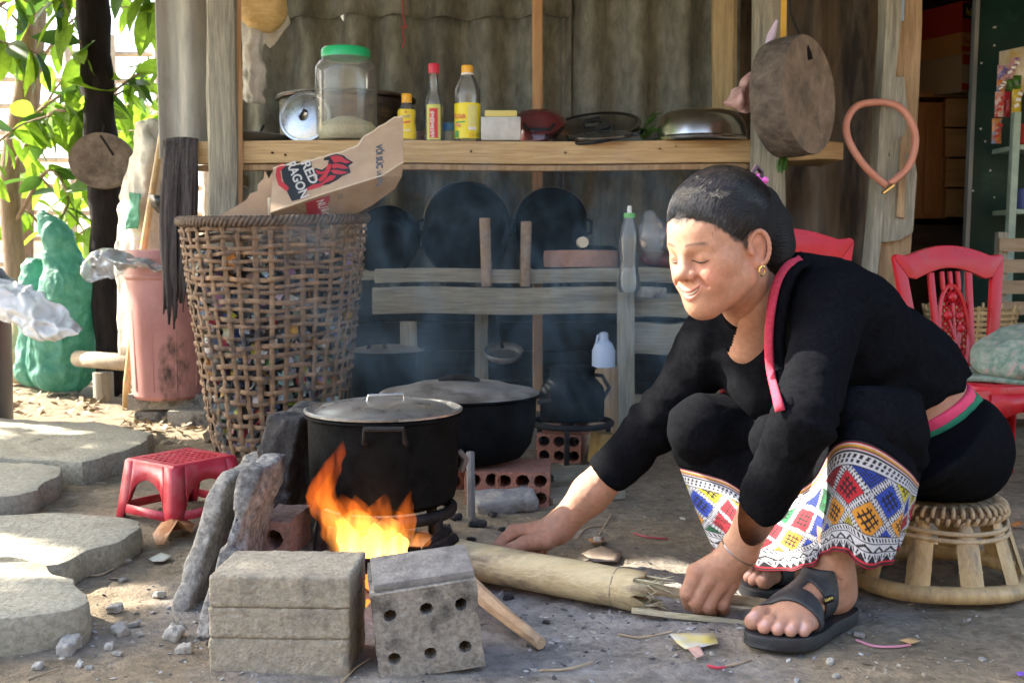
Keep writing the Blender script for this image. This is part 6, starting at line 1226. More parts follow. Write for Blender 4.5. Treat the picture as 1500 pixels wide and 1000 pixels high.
# ================================================================ red chairs
def chair_proto():
    t = thing('red_plastic_chair', 'low red plastic chair with embossed flower back beside the door post', 'chair', (0, 0, 0), group='low red plastic chairs'); sz = .285; w_, d_ = .165, .165
    def slab(poly, y_fn, th, name, parent=t, bev=.004):
        n = len(poly); a = [Vector((x, y_fn(z), z)) for x, z in poly]; b = [q + Vector((0, th, 0)) for q in a]; m = MB()
        m.add(a + b, [tuple(range(n)), tuple(range(2 * n - 1, n - 1, -1))] + [(k, n + k, n + (k + 1) % n, (k + 1) % n) for k in range(n)]); return m.build(name, REDPL, parent, bevel=bev, fix=True)
    m = MB(); rows = []
    for z, f in ((sz, .93), (sz - .004, .985), (sz - .016, 1.0), (sz - .032, .99)):
        rows.append([(w_ * f * max(-1, min(1, 1.25 * math.cos(a))), d_ * f * max(-1, min(1, 1.25 * math.sin(a))), z) for a in np.linspace(0, 2 * math.pi, 48, endpoint=False)])
    m.sheet(rows, wrap=True); m.f.append(tuple(range(47, -1, -1))); m.build('seat', REDPL, t, fix=True)
    for sx_ in (-1, 1):
        for sy_ in (-1, 1):
            rows = []
            for z, o, wd in ((sz - .012, 0, .052), (.17, .012, .042), (0, .024, .034)):
                x, y_ = sx_ * (w_ - .004 + o), sy_ * (d_ - .004 + o); rows.append([(x, y_, z), (x - sx_ * wd, y_, z), (x - sx_ * wd, y_ - sy_ * .006, z), (x - sx_ * .008, y_ - sy_ * .008, z), (x - sx_ * .006, y_ - sy_ * wd, z), (x, y_ - sy_ * wd, z)])
            m = MB(); m.sheet(rows, wrap=True); m.f.append(tuple(range(5, -1, -1))); m.f.append(tuple(12 + k for k in range(6))); m.build('leg', REDPL, t, fix=True)
    for s_ in range(4):
        q = Matrix.Rotation(s_ * math.pi / 2, 3, 'Z'); m = MB(); m.sheet([[q @ Vector((u * .13, -d_ - .002, sz - .02)) for u in (-1, -.5, 0, .5, 1)], [q @ Vector((u * .13, -d_ - .004, sz - .06 - .03 * abs(u) ** 2)) for u in (-1, -.5, 0, .5, 1)]]); m.build('apron', REDPL, t, solid=.004)
    yb = lambda z: d_ - .015 + .16 * (z - sz)
    zt = .60; n = 18
    outer = [(-.125, sz - .01), (-.168, zt - .012), (-.158, zt - .004), (-.128, zt - .008)] + [(-.128 + .256 * i / n, zt - .008 + .028 * math.sin(math.pi * i / n)) for i in range(1, n)] + [(.128, zt - .008), (.158, zt - .004), (.168, zt - .012), (.125, sz - .01)]
    inner = [(.095, sz + .01), (.128, zt - .065), (.105, zt - .07)] + [(.105 - .21 * i / n, zt - .07 + .028 * math.sin(math.pi * i / n)) for i in range(1, n)] + [(-.105, zt - .07), (-.128, zt - .065), (-.095, sz + .01)]
    # frame as two stiles and a crest
    slab([(-.125, sz - .01), (-.168, zt - .012), (-.128, zt - .065), (-.093, sz - .01)], yb, .018, 'stile'); slab([(.093, sz - .01), (.128, zt - .065), (.168, zt - .012), (.125, sz - .01)], yb, .018, 'stile')
    crest = [(-.128, zt - .066), (-.168, zt - .0125), (-.158, zt - .004), (-.128, zt - .008)] + [(-.128 + .256 * i / n, zt - .008 + .028 * math.sin(math.pi * i / n)) for i in range(1, n)] + [(.128, zt - .008), (.158, zt - .004), (.168, zt - .0125), (.128, zt - .066), (.105, zt - .071)] + [(.105 - .21 * i / n, zt - .071 + .030 * math.sin(math.pi * i / n)) for i in range(1, n)] + [(-.105, zt - .071)]
    slab(crest, lambda z: yb(z) - .001, .02, 'crest_rail')
    slab([(-.058, sz - .01), (-.066, zt - .055), (-.050, zt - .052), (-.041, sz - .01)], yb, .012, 'splat_bar', bev=.002); slab([(.041, sz - .01), (.050, zt - .052), (.066, zt - .055), (.058, sz - .01)], yb, .012, 'splat_bar', bev=.002)
    for u in (-.024, 0, .024): slab([(u - .005, zt - .10), (u - .005, zt - .05), (u + .005, zt - .05), (u + .005, zt - .10)], yb, .010, 'spindle', bev=.0015)
    cz = (sz + zt - .09) / 2 - .005; rz = (zt - .085 - sz) / 2 + .005; rx = .043
    m = MB(); m.tube([(rx * math.cos(a), yb(cz + rz * math.sin(a)) + .004, cz + rz * math.sin(a)) for a in np.linspace(0, 2 * math.pi, 40, endpoint=False)], .006, n=7, closed=True); m.build('oval_frame', REDPL, t)
    m = MB()
    for k in range(-13, 14):
        for sg in (-1, 1):
            pts = []
            for i in range(25):
                x = -rx + 2 * rx * i / 24; z = cz + k * .0175 + sg * x * 1.15
                if (x / rx) ** 2 + ((z - cz) / rz) ** 2 < 1: pts.append((x, yb(z) + .006, z))
            if len(pts) > 2: m.tube([pts[0], pts[-1]], .0026, n=4)
    o = m.build('lattice', REDPL, t)
    for (x, z, r_) in ((0, .72, .014), (-.018, .32, .014), (.016, .30, .012), (.018, .02, .013), (-.012, -.45, .014)):
        m = MB(); c = Vector((x, yb(cz + z * rz) - .002, cz + z * rz)); m.lathe([(.001, -r_ * .9), (r_ * .6, -r_ * .6), (r_, 0), (r_ * .75, r_ * .7), (r_ * .4, r_ * 1.0), (.001, r_)], c, n=14, sy=.6); m.build('flower', REDPL, t)
    for (a, b) in (((0, .6), (0, -.7)), ((-.018, .3), (0, -.2)), ((.018, .2), (.004, -.3)), ((.018, 0), (.004, -.5)), ((-.012, -.45), (0, -.85))):
        m = MB(); m.tube([(a[0], yb(cz + a[1] * rz), cz + a[1] * rz), (b[0], yb(cz + b[1] * rz), cz + b[1] * rz)], .004, n=6); m.build('stem', REDPL, t)
    return t
ch = chair_proto(); ch2 = copy_tree(ch)
ch.location = (1.225, 2.76, 0); ch.rotation_euler = (0, 0, R(13))
ch2.location = (.735, 2.80, 0); ch2.rotation_euler = (0, 0, R(-6)); ch2.scale = (1.06, 1.06, 1.075); ch2['label'] = 'red plastic chair mostly hidden behind the crouching woman'
FLOR = M('floral_cloth', (.11, .19, .14), (.30, .33, .26), rough=.9, scale=22, detail=3, bump=.4, bscale=120, c3=(.42, .25, .24), s3=30, t3=(.58, .66))
c = np.array([1.275, 2.66, .29])
gr = Grid(c + (-.2, -.17, -.02), c + (.2, .2, .16), .006); p = gr.p; q = Matrix.Rotation(R(-14), 3, 'Y') @ Matrix.Rotation(R(16), 3, 'X')
f = ell(p, c + (.015, .03, .068), (.155, .13, .055), np.array(q)) + .010 * fbm(p * np.array([14, 14, 30]) + 3, 3) + .006 * np.abs(vnoise(p * np.array([22, 10, 10])))
tag(from_sdf(gr, f, 'floral_cushion', FLOR), 'faded green floral cushion lying on the red chair', 'cushion')
m = MB(); rows = [[(1.235 + math.cos(a) * .158 * f_, 2.745 + math.sin(a) * .15 * f_, z + .003 * math.sin(a * 5)) for a in np.linspace(0, 2 * math.pi, 40, endpoint=False)] for f_, z in ((1.0, .2865), (1.02, .292), (.98, .298), (.5, .300), (.01, .300))]
m.sheet(rows, wrap=True); tag(m.build('floral_seat_pad', FLOR, fix=True), 'thin floral seat pad under the cushion', 'seat pad')
# ================================================================ bamboo stool she sits on
sc_ = Vector((.775, 1.965, 0)); t = thing('bamboo_stool', 'low round bamboo stool with woven top under the woman', 'stool', sc_); hz = .150
m = MB(); m.tube([sc_ + Vector((math.cos(a) * .150, math.sin(a) * .150, .016 + .003 * math.sin(3 * a))) for a in np.linspace(0, 2 * math.pi, 56, endpoint=False)], .0155, n=9, closed=True); m.build('base_ring', BAMBOO, t, sharp=0)
for k in range(10):
    a = 2 * math.pi * k / 10 - 1.50; n_ = Vector((math.cos(a), math.sin(a), 0)); pts = []; tg = Vector((-n_.y, n_.x, 0)); m = MB(); rows = []
    for f, wd in ((0, .042), (.25, .041), (.28, .043), (.31, .041), (.66, .040), (.78, .030), (.9, .020), (1.08, .018)):
        c = sc_ + n_ * (.150 - .040 * f) + Vector((0, 0, .022 + (hz - .03) * f)); rows.append([c - tg * wd / 2 - n_ * .003, c - tg * wd / 4 + n_ * .004, c + tg * wd / 4 + n_ * .004, c + tg * wd / 2 - n_ * .003, c - n_ * .005])
    m.sheet(rows, wrap=True); m.f.append((4, 3, 2, 1, 0)); m.f.append(tuple(35 + i for i in range(5))); m.build('leg', BAMBOO, t, sharp=60)
for (r_, z, th) in ((.108, hz - .008, .010), (.100, hz - .002, .009)):
    m = MB(); m.tube([sc_ + Vector((math.cos(a) * r_, math.sin(a) * r_, z)) for a in np.linspace(0, 2 * math.pi, 48, endpoint=False)], th, n=8, closed=True); m.build('top_ring', STRAND, t, sharp=0)
RAT = M('worn_rattan', (.34, .24, .13), (.58, .44, .26), rough=.7, scale=20, bump=.4)
for k in range(44):
    a = 2 * math.pi * k / 44; n_ = Vector((math.cos(a), math.sin(a), 0)); tg = Vector((-n_.y, n_.x, 0)); m = MB(); m.tube([sc_ + n_ * (.106 + .0145 * math.cos(b)) + tg * .010 * b / 6.28 + Vector((0, 0, hz - .006 + .0145 * math.sin(b))) for b in np.linspace(0, 6.28, 11)], .0042, n=5); m.build('binding', RAT, t, sharp=0)
for z, r_ in ((hz - .030, .121), (hz - .042, .124)):
    m = MB(); m.tube([sc_ + Vector((math.cos(a) * (r_ + .003 * math.sin(5 * a)), math.sin(a) * r_, z + .004 * math.sin(2 * a + 1))) for a in np.linspace(0, 2 * math.pi, 56, endpoint=False)], .0045, n=6, closed=True); m.build('hoop', RAT, t, sharp=0)
for k in range(9):
    x = -.085 + k * .0212; L_ = math.sqrt(max(.0001, .1 ** 2 - x * x)); m = MB(); m.box(sc_ + Vector((x, 0, hz + .004)), (.017, 2 * L_, .004)); m.build('seat_strip', RAT, t)
# ================================================================ the woman
W = thing('person', 'woman in black jacket and woven border skirt sitting on bamboo stool feeding the fire', 'person', (.62, 1.85, 0))
A = lambda *q: np.array(P(*q))
phi, pit = R(34), R(18)
HX = np.array([-math.cos(phi) * math.cos(pit), -math.sin(phi) * math.cos(pit), -math.sin(pit)]); HY = np.array([math.sin(phi), -math.cos(phi), 0.]); HZ = np.cross(HX, HY)
HR = np.stack([HX, HY, HZ], 1); HC = A(1057, 365, 1.80); HS = .93
def h2w(v): return (np.asarray(v) * HS) @ HR.T + HC
def w2h(v): return ((np.asarray(v) - HC) @ HR) / HS
SKIN = M('skin', (.84, .79, .76), (1.06, 1.04, 1.02), attr=True, rough=.5, scale=38, bump=.35, bscale=330, sss=.10, spec=.4)
skin_c = np.array([.49, .262, .168])
parts_v, parts_f, parts_c = [], [], []
def add_skin(v, q, c):
    o = sum(len(x) for x in parts_v); parts_v.append(v); parts_f.append(q + o); parts_c.append(np.clip(c, 0, 1))
# joints
SH_L, EL_L, WR_L = A(1222, 452, 1.80), A(1176, 618, 1.62), A(1084, 804, 1.745)
SH_R, EL_R, WR_R = A(1046, 500, 2.02), A(955, 628, 2.05), A(818, 773, 2.08)
NB = A(1104, 440, 1.88); CH = np.array([.565, 1.96, .452]); WA = np.array([.70, 2.02, .368]); PE = np.array([.775, 2.03, .262])
KN_L, KN_R = A(1266, 624, 1.68), A(1028, 628, 1.95); HI_L, HI_R = np.array([.80, 1.95, .245]), np.array([.70, 2.10, .245])
# ---- head
gr = Grid((-.125, -.098, -.175), (.122, .098, .140), .00185); p = gr.p; S = lambda x, y, z: [(x, y, z), (x, -y, z)]
f = ell(p, (-.010, 0, .047), (.093, .076, .083)); f = smin(f, ell(p, (.036, 0, .036), (.050, .061, .056)), .03)
f = smin(f, ell(p, (.030, 0, -.020), (.058, .061, .072)), .03)
for sg in (1, -1):
    f = smin(f, cap(p, (.008, sg * .052, -.046), (.066, sg * .014, -.079), .021, .018), .035)
    f = smin(f, cap(p, (.050, sg * .046, -.008), (.062, sg * .036, -.026), .024, .023), .02)
f = smin(f, ell(p, (.074, 0, -.080), (.019, .021, .017)), .025)
f = smin(f, ell(p, (.066, 0, -.044), (.024, .036, .028)), .03)
for sg in (1, -1):
    f = smax(f, -ell(p, (.099, sg * .032, .012), (.020, .021, .0135)), .016)
    f = smin(f, ell(p, (.0705, sg * .0315, .0105), (.0150, .0175, .0125)), .008)
    f = smin(f, cap(p, (.0815, sg * .014, .0275), (.066, sg * .047, .029), .0075, .006), .014)
f = smin(f, cap(p, (.080, 0, .020), (.0985, 0, -.008), .0080, .0110), .016)
f = smin(f, ell(p, (.1010, 0, -.0130), (.0138, .0145, .0112)), .010)
for sg in (1, -1):
    f = smin(f, ell(p, (.0925, sg * .0165, -.0170), (.0115, .0088, .0095)), .006); f = smax(f, -ell(p, (.101, sg * .0085, -.0255), (.0055, .0045, .0045)), .004)
def mz(y): return -.0500 + .0140 * (y / .027) ** 2
_yy = np.linspace(-.032, .032, 17); _gl = gr.lo; _sx = []
for _y in _yy:
    col_ = f[:, int(round((_y - _gl[1]) / gr.h)), int(round((mz(_y) - _gl[2]) / gr.h))]; k_ = np.max(np.where(col_ < 0)[0]); _sx.append(_gl[0] + gr.h * (k_ + col_[k_] / (col_[k_] - col_[k_ + 1])))
_sx = np.array(_sx); _sx = np.convolve(np.pad(_sx, 1, mode='edge'), [.25, .5, .25], 'valid')
def mx_(y): return np.interp(y, _yy, _sx) - .0012
ys = np.linspace(-.0285, .0285, 13)
up = [(mx_(y) + .0005, y, mz(y) + .0056 * (1 - (y / .030) ** 2)) for y in ys]; lo = [(mx_(y) - .0012, y, mz(y) - .0078 * (1 - (y / .030) ** 2)) for y in ys]
f = smin(f, chain(p, up, [.0012 + .0026 * (1 - (y / .029) ** 2) for y in ys], .002), .004); f = smin(f, chain(p, lo, [.0014 + .0038 * (1 - (y / .029) ** 2) for y in ys], .002), .004)
f = smax(f, -chain(p, [(mx_(y) + .0015, y, mz(y) - .0008) for y in ys], [.0008 + .0024 * (1 - (y / .029) ** 2) for y in ys], .001), .0015)
for sg in (1, -1):      # ears, smile fold
    tl = np.array(Matrix.Rotation(R(-14), 3, 'Y') @ Matrix.Rotation(R(-sg * 22), 3, 'Z'))
    e = ell(p, (-.010, sg * .0755, -.001), (.0170, .0050, .029), tl); e = smin(e, ell(p, (-.004, sg * .0765, -.027), (.0085, .006, .0095)), .008)
    ea = [np.array([-.010, sg * .0785, -.001]) + tl @ np.array([math.cos(b_) * .0172, sg * (.002 + .004 * max(0, -math.cos(b_))), math.sin(b_) * .0295]) for b_ in np.linspace(R(-10), R(255), 16)]; e = smin(e, chain(p, ea, [.0034] * 16, .003), .003); e = smin(e, ell(p, (.005, sg * .0765, -.004), (.005, .005, .007)), .004)
    e = smax(e, -ell(p, (-.004, sg * .0845, -.004), (.0095, .0085, .014), tl), .004); f = smin(f, e, .006)
    f = smax(f, -cap(p, (.0925, sg * .024, -.022), (.0835, sg * .0375, -.038), .0014, .0014), .009)
nb_l = w2h(NB); f = smin(f, cap(p, (-.022, 0, -.030), tuple(nb_l), .047, .050), .03)
f = smin(f, cap(p, (.012, 0, -.055), tuple(nb_l + np.array([.03, 0, 0])), .03, .035), .03)
v, q = gr.mesh(f)
c = np.tile(skin_c, (len(v), 1)); ya = np.abs(v[:, 1]); x, y, z = v.T
def mixc(c, w_, col): w_ = np.clip(w_, 0, 1)[:, None]; return c * (1 - w_) + np.array(col) * w_
c = mixc(c, .55 * np.exp(-((ya - .040) / .022) ** 2 - ((z + .020) / .022) ** 2) * (x > .03), (.58, .20, .14))
c = mixc(c, .4 * np.exp(-(y / .012) ** 2 - ((z + .014) / .012) ** 2) * (x > .08), (.56, .23, .16))
c = mixc(c, .35 * (ya > .07) * (x < .02), (.56, .22, .15))
dz = z - mz(y); inm = (x > .064) & (ya < .029); th = (1 - (y / .029) ** 2)
c = mixc(c, inm * np.clip((.0112 * th + .0010 - np.abs(dz + .0010)) / .002, 0, 1) * .85, (.47, .155, .125))
c = mixc(c, .8 * inm * np.exp(-((dz + .0008) / .0026) ** 2) * (x < mx_(y) + .0005), (.16, .035, .03))
bz = .0330 + .004 * np.cos((ya - .030) / .022 * 1.4); c = mixc(c, .80 * (x > .04) * np.exp(-((z - bz) / .0030) ** 2) * np.clip((ya - .010) / .004, 0, 1) * np.clip((.053 - ya) / .008, 0, 1), (.04, .025, .02))
hb_ = x - (.006 + .90 * np.maximum(z, -.02) + .9 * np.minimum(z + .02, 0)) - .012 * np.exp(-(y / .02) ** 2) + .006 * vnoise(v * np.array([60, 220, 60])) + .003 * vnoise(v * np.array([120, 480, 120])); c = mixc(c, .94 * np.clip(1 - (hb_ + .003) / .010, 0, 1) ** 1.2 * (ya < .0735) * (z > -.045), (.02, .015, .012))
c = mixc(c, .30 * (x > .05) * np.exp(-((z - .014) / .008) ** 2) * np.exp(-((ya - .032) / .016) ** 2), (.40, .19, .12))
c = c * (1 + .07 * fbm(v * 70, 3)[:, None] + .05 * fbm(v * 22 + 5, 2)[:, None]); sp_ = vnoise(v * 210 + 3) * vnoise(v * 130 + 8); c = mixc(c, .22 * np.clip((sp_ - .28) / .15, 0, 1) * (x > .0), (.30, .14, .08))
add_skin(h2w(v), q, c)
fh = f; headv = h2w(v); headq = q
hb = BVHTree.FromPolygons([tuple(a) for a in headv], q.tolist())
# ---- hair
HAIRM = M('black_hair', (.0022, .0022, .0025), (.009, .008, .0075), rough=.36, scale=26, stretch=(.35, 3, 3), bump=.7, bscale=60, spec=.35)
gr = Grid((-.175, -.10, -.15), (.10, .10, .155), .0030); p = gr.p
cr = ell(p, (-.010, 0, .047), (.0935, .0765, .0835)); cr = smin(cr, ell(p, (.036, 0, .036), (.050, .061, .056)), .03); cr = smin(cr, ell(p, (.030, 0, -.020), (.058, .061, .072)), .03)
bd = .007 + p[..., 0] - (.006 + .90 * np.maximum(p[..., 2], -.02) + .9 * np.minimum(p[..., 2] + .02, 0)) + .002 * vnoise(p * 60) - .012 * np.exp(-(p[..., 1] / .02) ** 2)
f = smax(cr - .0008 - .0105 * np.clip(-bd / .060, 0, 1) ** 1.1, bd, .002); f = smax(f, -(p[..., 2] + .075), .01)
for sg in (1, -1): f = smax(f, -ell(p, (-.006, sg * .080, -.004), (.024, .022, .034)), .008)
f = smin(f, chain(p, [(-.075, 0, .060), (-.112, 0, .044), (-.130, .004, .004), (-.126, .010, -.036), (-.112, .014, -.062)], [.033, .034, .033, .028, .015], .02), .02)
f = f + .0007 * vnoise(p * np.array([14, 70, 70])) + .0007 * vnoise(p * np.array([30, 160, 160]))
hair = from_sdf(gr, f, 'hair', HAIRM, W, xf=h2w)
rd = random.Random(6); m = MB()
tie = np.array([-.100, 0, .058])
def on_scalp(d, off):
    r_ = np.array([.0945, .0775, .0845]); cc = np.array([-.010, 0, .047]); t_ = 1 / np.linalg.norm(d / r_); return cc + d * (t_ + off)
for i in range(4600):
    th = rd.uniform(-1.5, 1.5); zt_ = rd.uniform(.2, 1.0); zz_ = .102 * math.cos(th * .92) + rd.uniform(-.012, .010); yy = .078 * math.sin(th)
    s0 = np.array([.012 + .84 * max(zz_, -.01) + rd.uniform(-.004, .012), yy, zz_]); d0 = s0 - np.array([-.012, 0, .046]); d1 = tie - np.array([-.012, 0, .046]); d0 = d0 / np.linalg.norm(d0); d1 = d1 / np.linalg.norm(d1); pts = []
    k0 = rd.uniform(0, .25) ** 1.5; wob = rd.uniform(-.05, .05); off = rd.uniform(.0010, .0034)
    for k in range(11):
        t_ = k0 + (1 - k0) * k / 10; off_ = off * min(1, .25 + t_ * 2) + .0105 * min(1, t_ * 1.9) ** 1.1; d = d0 * (1 - t_) + d1 * t_ + np.array([0, wob * math.sin(math.pi * t_), .25 * math.sin(math.pi * t_)]); d = d / np.linalg.norm(d); pp = on_scalp(d, off_)
        if pp[0] > .03: pp = pp + np.array([.0045, 0, 0])
        pts.append(h2w(pp))
    m.tube(pts, [.0003] + [rd.uniform(.0005, .0009)] * 9 + [.0004], n=3, caps=False)
for i in range(26):       # loose wisps at the forehead and nape
    th = rd.uniform(-1.2, 1.2); s0 = np.array([.078 - .02 * abs(th) + rd.uniform(-.02, .004), .07 * math.sin(th), .085 * math.cos(th)]); L_ = rd.uniform(.012, .035); pts = []
    dr = np.array([rd.uniform(.2, .8), rd.uniform(-.5, .5), rd.uniform(-.9, .6)])
    for k in range(5): pts.append(h2w(s0 + dr * L_ * k / 4 + np.array([0, 0, -.006 * (k / 4) ** 2])))
    m.tube(pts, [.0005, .0005, .0004, .0003, .0001], n=3, caps=False)
for i in range(160):      # tail strands
    a = rd.uniform(0, 6.28); r_ = rd.uniform(.6, 1.05); pts = []
    for (cx, cy_, cz_, rr) in ((-.095, 0, .055, .03), (-.118, 0, .040, .035), (-.132, .004, .004, .034), (-.128, .010, -.036, .029), (-.113, .014, -.066, .019), (-.102, .016, -.088, .012)): pts.append(h2w((cx + rr * r_ * math.cos(a) * .9, cy_ + rr * r_ * math.sin(a), cz_ + .2 * rr * math.cos(a))))
    m.tube([tuple(q_) for q_ in spline(pts, 3)], .0006, n=3, caps=False)
o = m.build('hair_strands', M('hair_strand', (.004, .0035, .003), (.022, .016, .012), rough=.32, scale=30, spec=.45), W, sharp=0); o['kind'] = 'stuff'
# clip, earring, lashes, teeth
PINK = PL('pink_clip', (.72, .12, .48), .35); m = MB(); cc = h2w((-.088, .035, .100)); rd = random.Random(2)
for i in range(16):
    d = Vector((rd.uniform(-.7, 1), rd.uniform(-1, -.2), rd.uniform(-1.4, 1))); m.lathe([(.001, -.005), (.0055, 0), (.001, .005)], Vector(cc) + d * .011, n=6, mat=Euler((rd.random() * 3, rd.random() * 3, 0)).to_matrix())
m.build('hair_clip', PINK, W); m = MB(); m.tube([h2w(q_) for q_ in ((-.075, .034, .112), (-.092, .032, .122), (-.104, .03, .108), (-.098, .032, .09))], .004, n=7); m.build('hair_tie', PL('dark_tie', (.03, .01, .02), .5), W)
GOLD = M('gold', (.75, .48, .12), (.85, .6, .2), rough=.2, metal=1); ec = np.array((-.003, .082, -.036)); m = MB(); m.tube([h2w(ec + np.array((math.cos(a) * .0072, .0012 * math.sin(a), math.sin(a) * .0085 - .004))) for a in np.linspace(0, 6.2832, 22, endpoint=False)], .0013, n=6, closed=True); m.build('earring', GOLD, W)
LASH = PL('dark_lash', (.015, .008, .006), .6)
for sg in (1, -1):
    pts = []
    for k in range(13):
        u_ = -1 + k / 6; y0 = sg * (.0315 + .0165 * u_); z0 = .0030 + .0045 * u_ * u_ - .0012 * u_
        hit = hb.ray_cast(Vector(h2w((.16, y0, z0))), Vector(-HX)); 
        if hit[0]: pts.append(hit[0] + Vector(HX) * .0002)
    m = MB(); n = len(pts); m.tube(pts, [.0004 + .0010 * math.sin(math.pi * (i + .6) / n) for i in range(n)], n=6); m.build('eyelashes', LASH, W)
m = MB(); m.sheet([[h2w((mx_(y_) + .0006, y_, mz(y_) + dz_ * (1 - (y_ / .026) ** 2))) for y_ in np.linspace(-.022, .022, 17)] for dz_ in (-.0016, .0034)]); m.build('teeth', PL('tooth_white', (.70, .66, .58), .3), W)
# ---- torso skin (neck opening, waist)
gr = Grid((.38, 1.78, .26), (.92, 2.20, .60), .0055); p = gr.p
tor = chain(p, [PE, WA, CH, NB], [.112, .098, .108, .056], .06); tor = smin(tor, cap(p, CH, SH_L, .09, .05), .05); tor = smin(tor, cap(p, CH, SH_R, .09, .05), .05)
tor = smin(tor, cap(p, NB, A(1105, 500, 1.915), .055, .05), .03)
v, q = gr.mesh(tor); add_skin(v, q, np.tile(skin_c * 1.02, (len(v), 1)))
# ---- hands
def hand(lo, hi, arm, palm, fingers, extra=None, h=.0019):
    gr = Grid(lo, hi, h); p = gr.p; f = chain(p, arm[0], arm[1], .02); pd = None
    for (a, b, ra, rb) in palm: e = cap(p, a, b, ra, rb); pd = e if pd is None else smin(pd, e, .014)
    f = smin(f, pd, .018); fd = None
    for pts, rs in fingers:
        e = chain(p, pts, rs, .004); fd = e if fd is None else smin(fd, e, .0022)
    f = smin(f, fd, .0075); f = f + .0006 * fbm(p * 130, 2)
    v, q = gr.mesh(f); c = np.tile(skin_c * 1.03, (len(v), 1)); n_ = fbm(v * 40, 3)[:, None]; c = c * (1 + .10 * n_)
    for pts, rs in fingers:
        for j in pts[:2]: c = mixc(c, .40 * np.exp(-(np.linalg.norm(v - j, axis=1) / .012) ** 2), (.55, .21, .145))
        c = mixc(c, .45 * np.exp(-(np.linalg.norm(v - pts[-1], axis=1) / .010) ** 2), (.60, .30, .24))
    for pts, rs in fingers:
        for j in (1, 2):
            if j < len(pts) - 1:
                d_ = pts[j + 1] - pts[j - 1]; d_ = d_ / np.linalg.norm(d_); ax_ = (v - pts[j]) @ d_; nr_ = np.linalg.norm(v - pts[j], axis=1) < rs[j] * 1.6
                for o_ in (-.0034, 0, .0034): c = mixc(c, .38 * nr_ * np.exp(-((ax_ - o_) / .0009) ** 2), (.25, .11, .075))
    c = mixc(c, .30 * np.clip(fbm(v * 55 + 31, 3) * 2.2, 0, 1), (.34, .24, .18)); add_skin(v, q, c); return v, q
# left hand: gripping the slat, knuckles to the camera
YM = 1.752; mcp = [A(1019, 838, YM), A(1036, 850, YM - .003), A(1054, 857, YM), A(1071, 855, YM + .008)]
pip = [A(1007, 868, YM + .002), A(1020, 879, YM), A(1037, 885, YM + .002), A(1058, 884, YM + .008)]
dip = [A(1010, 884, YM + .030), A(1024, 891, YM + .030), A(1041, 894, YM + .030), A(1060, 892, YM + .034)]; tip = [A(1016, 876, YM + .048), A(1030, 882, YM + .048), A(1046, 884, YM + .048), A(1064, 882, YM + .05)]
fr = [.0125, .0130, .0126, .0112]
fingers = [([mcp[i], pip[i], dip[i], tip[i]], [fr[i] * 1.02, fr[i], fr[i] * .9, fr[i] * .8]) for i in range(4)]
fingers.append(([A(1046, 838, YM + .042), A(1024, 858, YM + .058), A(1010, 870, YM + .060)], [.015, .0125, .010]))
palm = [(WR_L + (WR_L - EL_L) * .02, mcp[i] + np.array([0, .004, 0]), .021, .0135) for i in range(4)] + [(WR_L, A(1044, 842, YM + .022), .021, .017)]
hand(A(985, 905, YM) - np.array([.03, .05, .02]), A(1165, 690, YM) + np.array([.03, .12, .02]), ([EL_L, EL_L + .55 * (WR_L - EL_L), WR_L], [.040, .035, .0265]), palm, fingers)
# right hand: pinching the end of a stick
mcp = [A(752, 779, 2.062), A(760, 786, 2.085), A(768, 790, 2.10), A(777, 792, 2.112)]
fingers = [([mcp[0], A(737, 791, 2.05), A(728, 800, 2.045), A(722, 806, 2.043)], [.0125, .0112, .0098, .0085]),
           ([A(800, 791, 2.05), A(768, 796, 2.033), A(748, 804, 2.03), A(731, 811, 2.036)], [.0175, .0145, .0122, .0098]),
           ([mcp[1], A(750, 806, 2.072), A(764, 814, 2.07), A(778, 811, 2.075)], [.0125, .0115, .0105, .0095]),
           ([mcp[2], A(760, 810, 2.092), A(776, 816, 2.088), A(789, 811, 2.09)], [.012, .011, .010, .009]),
           ([mcp[3], A(772, 810, 2.108), A(786, 815, 2.10), A(796, 809, 2.10)], [.011, .010, .009, .008])]
palm = [(WR_R, mcp[i], .021, .0135) for i in range(4)] + [(WR_R, A(798, 792, 2.052), .020, .018)]
hand(A(712, 828, 2.03) - np.array([.01, .05, .02]), A(905, 690, 2.08) + np.array([.02, .08, .02]), ([EL_R + .3 * (WR_R - EL_R), EL_R + .65 * (WR_R - EL_R), WR_R], [.038, .0355, .0275]), palm, fingers)
